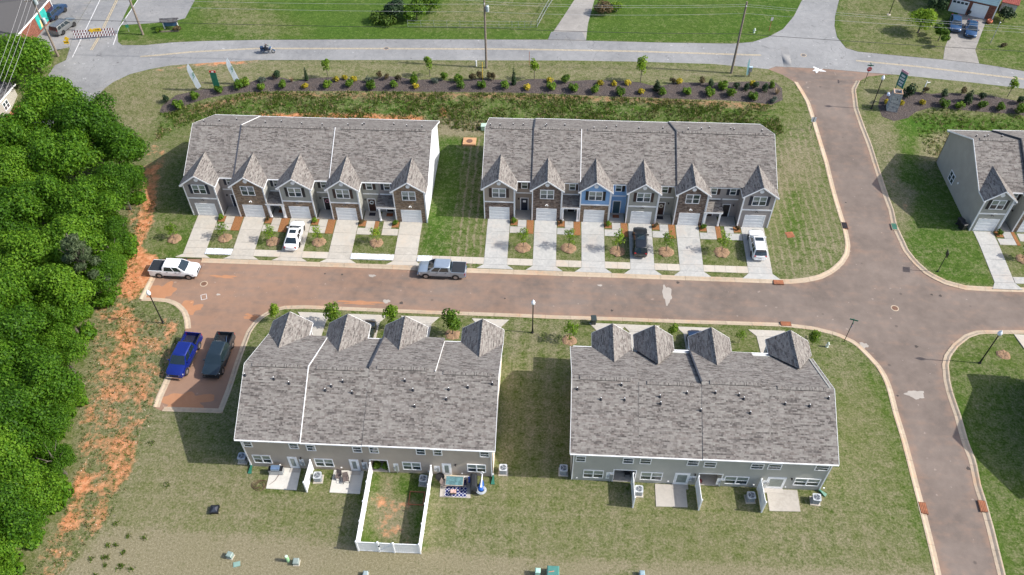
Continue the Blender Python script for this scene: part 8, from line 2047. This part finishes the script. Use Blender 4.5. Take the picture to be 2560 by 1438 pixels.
# ------------------------------------------------------------------ barricade, notice board, wire fence, old buildings
t = thing('road_barricade', 'red and white striped barricade across the closed road with yellow arrow signs', 'barricade', (-74.7, 118.0, ZR + .0), R(11.6))
for z in (.45, .95, 1.45):
    b = MB(); b.box(-3.2, 3.2, -.02, .02, z - .16, z + .16); rl = b.build('rail', M_RED if z else None, t); rl.data.materials[0] = plain('dark red rail', (.16, .05, .06), .6)
    s = MB(); n = 15
    for k in range(n):
        x0 = -3.2 + 6.4 * k / n; s.loft([[(x0 + .02, yy, z - .161), (x0 + .21, yy, z - .161), (x0 + .36, yy, z + .161), (x0 + .17, yy, z + .161)] for yy in (-.021, -.032)])
    o = s.build('white_stripes', M_WHITE, t); o['kind'] = 'stuff'
for x0 in (-2.6, -.9, .9, 2.6): MB().box(x0 - .05, x0 + .05, .021, .10, -.05, 1.65).build('upright', M_METAL, t); MB().bar((x0, -.5, .03), (x0, .7, .03), .07, .06).build('foot', M_METAL, t)
def arrow_sign(t, x0, z, w=.95, diamond=True):
    if diamond: MB().loft([[(x0 - .42, -.05, z), (x0, -.05, z - .42), (x0 + .42, -.05, z), (x0, -.05, z + .42)], [(x0 - .42, -.07, z), (x0, -.07, z - .42), (x0 + .42, -.07, z), (x0, -.07, z + .42)]]).build('warning_diamond', M_YEL, t)
    else:
        MB().box(x0 - w / 2, x0 + w / 2, -.07, -.05, z - .28, z + .28).build('arrow_panel', M_YEL, t)
        MB().loft([[(x0 + a, -.078, z + b) for a, b in q] for q in ([(-.36, -.05), (.12, -.05), (.12, -.16), (.38, 0), (.12, .16), (.12, .05), (-.36, .05)],)] + [[(x0 + a, -.071, z + b) for a, b in [(-.36, -.05), (.12, -.05), (.12, -.16), (.38, 0), (.12, .16), (.12, .05), (-.36, .05)]]]).build('black_arrow', M_BLACK, t)
arrow_sign(t, -.2, 1.45); arrow_sign(t, .75, 1.5, 1.2, False)
x, y = D['p_arrowsign']; t = thing('warning_sign', 'yellow arrow signs on a post left of the striped barricade', 'road sign', (x, y, Tz(x, y)), R(12))
MB().tube([(0, 0, -.1), (0, 0, 2.4)], .04, 8).build('post', M_METAL, t); arrow_sign(t, .15, 2.1); arrow_sign(t, -.12, 1.5, .8, False)
x, y = D['p_oldsign']; t = thing('road_sign', 'small green sign on a thin post at the grass island', 'road sign', (x, y, Tz(x, y)), R(30)); MB().tube([(0, 0, -.1), (0, 0, 2.6)], .04, 8).build('post', M_METAL, t); MB().box(-.25, .25, -.06, -.041, .8, 1.35).build('sign_panel', M_GREEN, t); MB().box(-.2, .2, -.06, -.041, 1.6, 2.4).build('sign_panel', M_METAL, t)
t = thing('notice_board', 'roofed blue notice board with low planting at the grass island', 'notice board', (-63.2, 121.6, ZR), R(8))
MB().box(-1.05, 1.05, -.05, .05, .5, 1.45).build('board', plain('blue board', (.05, .12, .22), .6), t); roof_slope('roof', (-1.45, -.6, 1.5), (1.45, -.6, 1.5), (1.45, 0, 1.95), (-1.45, 0, 1.95), t, M_SHING2); roof_slope('roof', (1.45, .6, 1.5), (-1.45, .6, 1.5), (-1.45, 0, 1.95), (1.45, 0, 1.95), t, M_SHING2)
for s in (-1.15, 1.15): MB().box(s - .06, s + .06, -.06, .06, -.1, 1.75).build('post', M_TRIM, t)
MB().bar((-1.5, -1.0, .1), (1.4, -1.0, .1), .14, .2).build('border_log', M_WOOD, t)
# brick building with mural, grey roof
t = thing('brick_building', 'low brick shop with grey roof and teal mural behind the round tree', 'building', (-84.5, 125.0, ZR), R(-90.0))
# local x runs along the mural wall towards the camera, local y points out of it
MB().box(0, 14, -15, -.01, 0, 3.0).build('wall', STN['brick'], t)
MB().box(2.2, 5.6, .0, .03, .4, 2.75).build('mural', plain('teal mural', (.02, .34, .30), .7, var=.25, scale=1.5), t); MB().loft([[(3.6, .031, .5), (5.0, .031, .5), (4.7, .031, 1.7), (4.0, .031, 1.4)], [(3.6, .04, .5), (5.0, .04, .5), (4.7, .04, 1.7), (4.0, .04, 1.4)]]).build('mural_figure', plain('sand mural figure', (.62, .48, .22), .7), t)
MB().box(-.4, 14.5, .28, .34, 2.95, 3.2).build('fascia', M_TRIM, t)
for (a, b) in (((-6.7, .3), (8.0, .3)),):
    roof_slope('roof', (-.4, -15.4, 3.2), (-.4, .3, 3.2), (5.0, -5.5, 4.6), (5.0, -10, 4.6), t, M_SHING2)
    roof_slope('roof', (-.4, .3, 3.2), (14.5, .3, 3.2), (9.5, -5.5, 4.6), (5.0, -5.5, 4.6), t, M_SHING2)
    roof_slope('roof', (14.5, .3, 3.2), (14.5, -15.4, 3.2), (9.5, -10, 4.6), (9.5, -5.5, 4.6), t, M_SHING2)
    roof_slope('roof', (14.5, -15.4, 3.2), (-.4, -15.4, 3.2), (5.0, -10, 4.6), (9.5, -10, 4.6), t, M_SHING2)
    MB().quad((5.0, -5.5, 4.601), (9.5, -5.5, 4.601), (9.5, -10, 4.601), (5.0, -10, 4.601)).build('roof_top', M_SHING2, t)
MB().tube([(.1, .2, 3.0), (.1, .2, 0)], .06, 8).build('downspout', M_TRIM, t)
# tan building with brick ledge at the left edge
(bx1, by1), (bx2, by2) = D['bldg2']; ang = math.atan2(by1 - by2, bx1 - bx2)
t = thing('tan_building', 'tan clad building with white framed window at the left edge', 'building', (bx2, by2, 2.0 * 0 + Tz(bx2, by2)), ang)
Lb = math.hypot(bx1 - bx2, by1 - by2)
MB().box(-14, Lb, 0, 9, -1, 3.0).build('wall', SID['greige5'], t); window(t, Lb - 3.9, Lb - 2.5, 1.0, 2.3, 0, -1, 2, None, (0, 0))
MB().box(-14.2, Lb + .3, -.34, -.30, 2.9, 3.12).build('fascia', M_TRIM, t); MB().box(Lb + .3, Lb + .34, -.34, 9, 2.9, 3.12).build('fascia', M_TRIM, t)
roof_slope('roof', (-14.2, -.3, 3.1), (Lb + .3, -.3, 3.1), (Lb + .3, 4.5, 4.6), (-14.2, 4.5, 4.6), t, M_SHING2); roof_slope('roof', (Lb + .3, 9.3, 3.1), (-14.2, 9.3, 3.1), (-14.2, 4.5, 4.6), (Lb + .3, 4.5, 4.6), t, M_SHING2)
(lx1, ly1), (lx2, ly2) = D['ledge']; t = thing('brick_ledge', 'low brick wall in front of the tan building at the left edge', 'wall', (lx2, ly2, Tz(lx2, ly2)), math.atan2(ly1 - ly2, lx1 - lx2)); Lb = math.hypot(lx1 - lx2, ly1 - ly2)
MB().box(.5, Lb, -.26, .26, -.3, .62).build('wall', STN['brick'], t); MB().box(.5, Lb, -.30, .30, .621, .70).build('coping', plain('brick coping', (.40, .15, .085), .85), t); MB().box(-.35, .49, -.42, .42, -.3, .95).build('pier', STN['brick'], t)
# brick and siding house, upper right
(hx1, hy1), (hx2, hy2) = D['houseTR']; ang = math.atan2(hy2 - hy1, hx2 - hx1); Lh = math.hypot(hx2 - hx1, hy2 - hy1)
t = thing('brick_house', 'house with brick lower storey and pale blue siding, upper right corner', 'house', (hx1, hy1, ZR), ang)
MB().box(-.1, Lh, 0, 9, -.2, 2.65).build('brick_wall', STN['brick'], t); MB().box(-.35, Lh + .1, -.35, 9.2, 2.66, 5.4).build('siding_wall', SID['paleblue'], t)
sb = MB(); [sb.box(-.36, Lh + .11, -.372, -.352, 2.72 + .3 * k, 2.74 + .3 * k) for k in range(9)]; sb.build('lap_edge', M_METAL, t)
MB().box(Lh + .0, Lh + .16, -.45, -.35, 0, 5.4).build('corner_board', M_TRIM, t)
def hdoor(a, b, lites):
    fr2 = MB(); fr2.box(a - .1, b + .1, -.03, -.002, 0, 2.25); f2 = fr2.build('garage_door', M_TRIM, t)
    for i in range(4):
        p = MB(); p.box(a, b, -.05, -.031, .02 + i * .53, .53 + i * .53); p.build('panel', M_GARAGE, f2)
    if lites:
        for k in range(4): MB().box(a + (b - a) * (k + .12) / 4, a + (b - a) * (k + .88) / 4, -.06, -.051, 1.65, 2.02).build('pane', M_GLASS, f2)
hdoor(.15, 2.65, True); hdoor(3.4, 5.7, False)
window(t, 3.2, 4.4, 3.6, 4.9, -.35, -1, 1, 'navy', (1, 0))
roof_slope('roof', (-.8, -.9, 5.3), (Lh + .6, -.9, 5.3), (Lh + .6, 4.5, 7.6), (-.8, 4.5, 7.6), t, M_SHING2); roof_slope('roof', (Lh + .6, 9.8, 5.3), (-.8, 9.8, 5.3), (-.8, 4.5, 7.6), (Lh + .6, 4.5, 7.6), t, M_SHING2)
MB().box(-.8, Lh + .6, -1.0, -.91, 5.15, 5.32).build('gutter', M_TRIM, t)
(sx1, sy1), (sx2, sy2) = D['shed']; t = thing('metal_shed', 'small shed with rusty red metal roof beside the brick house', 'shed', (sx1, sy1, ZR), ang)
MB().box(0, 2.4, 0, 2.6, -.1, 1.7).build('wall', plain('grey shed wall', (.42, .45, .48), .7), t)
roof_slope('roof', (-.15, -.3, 1.72), (2.55, -.3, 1.72), (2.55, 2.9, 2.25), (-.15, 2.9, 2.25), t, plain('rusty red roof', (.26, .06, .045), .7, var=.25, scale=5))
rbs = MB(); [rbs.bar((.0 + .3 * k, -.3, 1.75), (.0 + .3 * k, 2.9, 2.28), .03, .03) for k in range(9)]; rbs.build('roof_rib', plain('red rib', (.30, .08, .06), .7), t)
x, y = (hx2 - .7, hy2 - 1.0); t = thing('clay_pot', 'round terracotta pot at the corner of the brick house', 'pot', (x, y, ZR), 0); MB().lathe([(.25, 0), (.48, .3), (.46, .55), (.36, .62), (.3, .6), (.2, .4)], seg=16).build('pot', plain('terracotta', (.42, .12, .06), .7), t); MB().lathe([(.33, .45), (.05, .5)], seg=12).build('soil', M_MULCH, t)
t = thing('patio_grill', 'dark domed grill between the garage doors of the brick house', 'grill', (hx1 + 2.9 * math.cos(ang), hy1 + 2.9 * math.sin(ang) - .7, ZR), ang); MB().lathe([(.05, .55), (.3, .65), (.36, .85), (.3, 1.05), (.05, 1.15)], seg=14).build('bowl', M_BLACK, t)
for k in range(3): a = k * 2.1; MB().tube([(.15 * math.cos(a), .15 * math.sin(a), .6), (.3 * math.cos(a), .3 * math.sin(a), 0)], .025, 6).build('leg', M_BLACK, t)
# wire fence and pipe gate
wf = D['wfence']; t = thing('wire_fence', 'thin wire fence with metal posts along the far lawn', 'fence', (0, 0, 0), 0)
for i in range(3):
    a, b = Vector((*wf[i], ZR)), Vector((*wf[i + 1], ZR)); n = 4
    for z in (.1, .6, 1.15): MB().tube([a + Vector((0, 0, z)), b + Vector((0, 0, z))], .014, 4).build('wire', M_METAL, t)
    for k in range(n): p = a + (b - a) * k / n; MB().tube([p + Vector((0, 0, -.1)), p + Vector((0, 0, 1.2))], .03, 6).build('post', M_METAL, t)
t = thing('pipe_gate', 'grey pipe railing beside the old concrete driveway', 'gate', (0, 0, 0), 0)
for i in (3, 4):
    a, b = Vector((*wf[i], ZR)), Vector((*wf[i + 1], ZR))
    for z in (.25, 1.25): MB().tube([a + Vector((0, 0, z)), b + Vector((0, 0, z))], .035, 6).build('rail', M_METAL, t)
    for k in range(5): p = a + (b - a) * k / 4; MB().tube([p + Vector((0, 0, -.1)), p + Vector((0, 0, 1.4 if k in (0, 4) else 1.25))], .045 if k in (0, 4) else .02, 6).build('post' if k in (0, 4) else 'bar', M_METAL, t)
x, y = D['rest']['pole_r']; t = thing('service_post', 'grey metal post in the lawn right of the blue sedans', 'post', (x, y, ZR), 0); MB().tube([(0, 0, -.1), (0, 0, 3.6)], .06, 8).build('post', M_METAL, t); MB().lathe([(.10, 3.6), (.12, 3.68), (.03, 3.78)], seg=8).build('cap', M_METAL, t)
# pale fieldstones and the boulder
for lab, x, y, s in (('pinkish boulder on the grass between the brick wall and the left road', *D['p_rock'], .55),):
    m = MB(); m.lathe([(s * .7, -.1), (s, .15 * s), (s * .8, .6 * s), (s * .3, .85 * s)], seg=9)
    m.v = [(a + rng.normal() * .05, b + rng.normal() * .05, c + rng.normal() * .04) for a, b, c in m.v]
    tag(m.build('boulder', plain('pink granite', (.42, .30, .27), .9, var=.3), loc=(x, y, Tz(x, y))), lab, 'boulder')
# gravel thrown about on the clay and the street: small stones, one mass
mb = MB()
for k in range(420):
    if k < 170:
        p = cand3[rng.integers(len(cand3))] + rng.normal(size=2) * .5; x, y = p; z = Tz(x, y); s = rng.uniform(.03, .10)
        if inside(np.array([[x, y]]), street)[0]: z -= .12
    else:
        x, y = rng.uniform(-46, 36), rng.uniform(63.6, 70.2); z = -.72; s = rng.uniform(.015, .045)
    a = rng.uniform(0, 6.28); q = [(x + math.cos(a + i * 1.57) * s * rng.uniform(.7, 1.2), y + math.sin(a + i * 1.57) * s * rng.uniform(.7, 1.2), z - .01) for i in range(4)]
    top = (x, y, z + s * .7)
    for i in range(4): mb.poly([q[i], q[(i + 1) % 4], top])
tag(mb.build('scattered_stones', plain('pale stone', (.46, .38, .30), .9, var=.25)), 'pale pebbles scattered on the clay strip and the street', 'stones', kind='stuff')
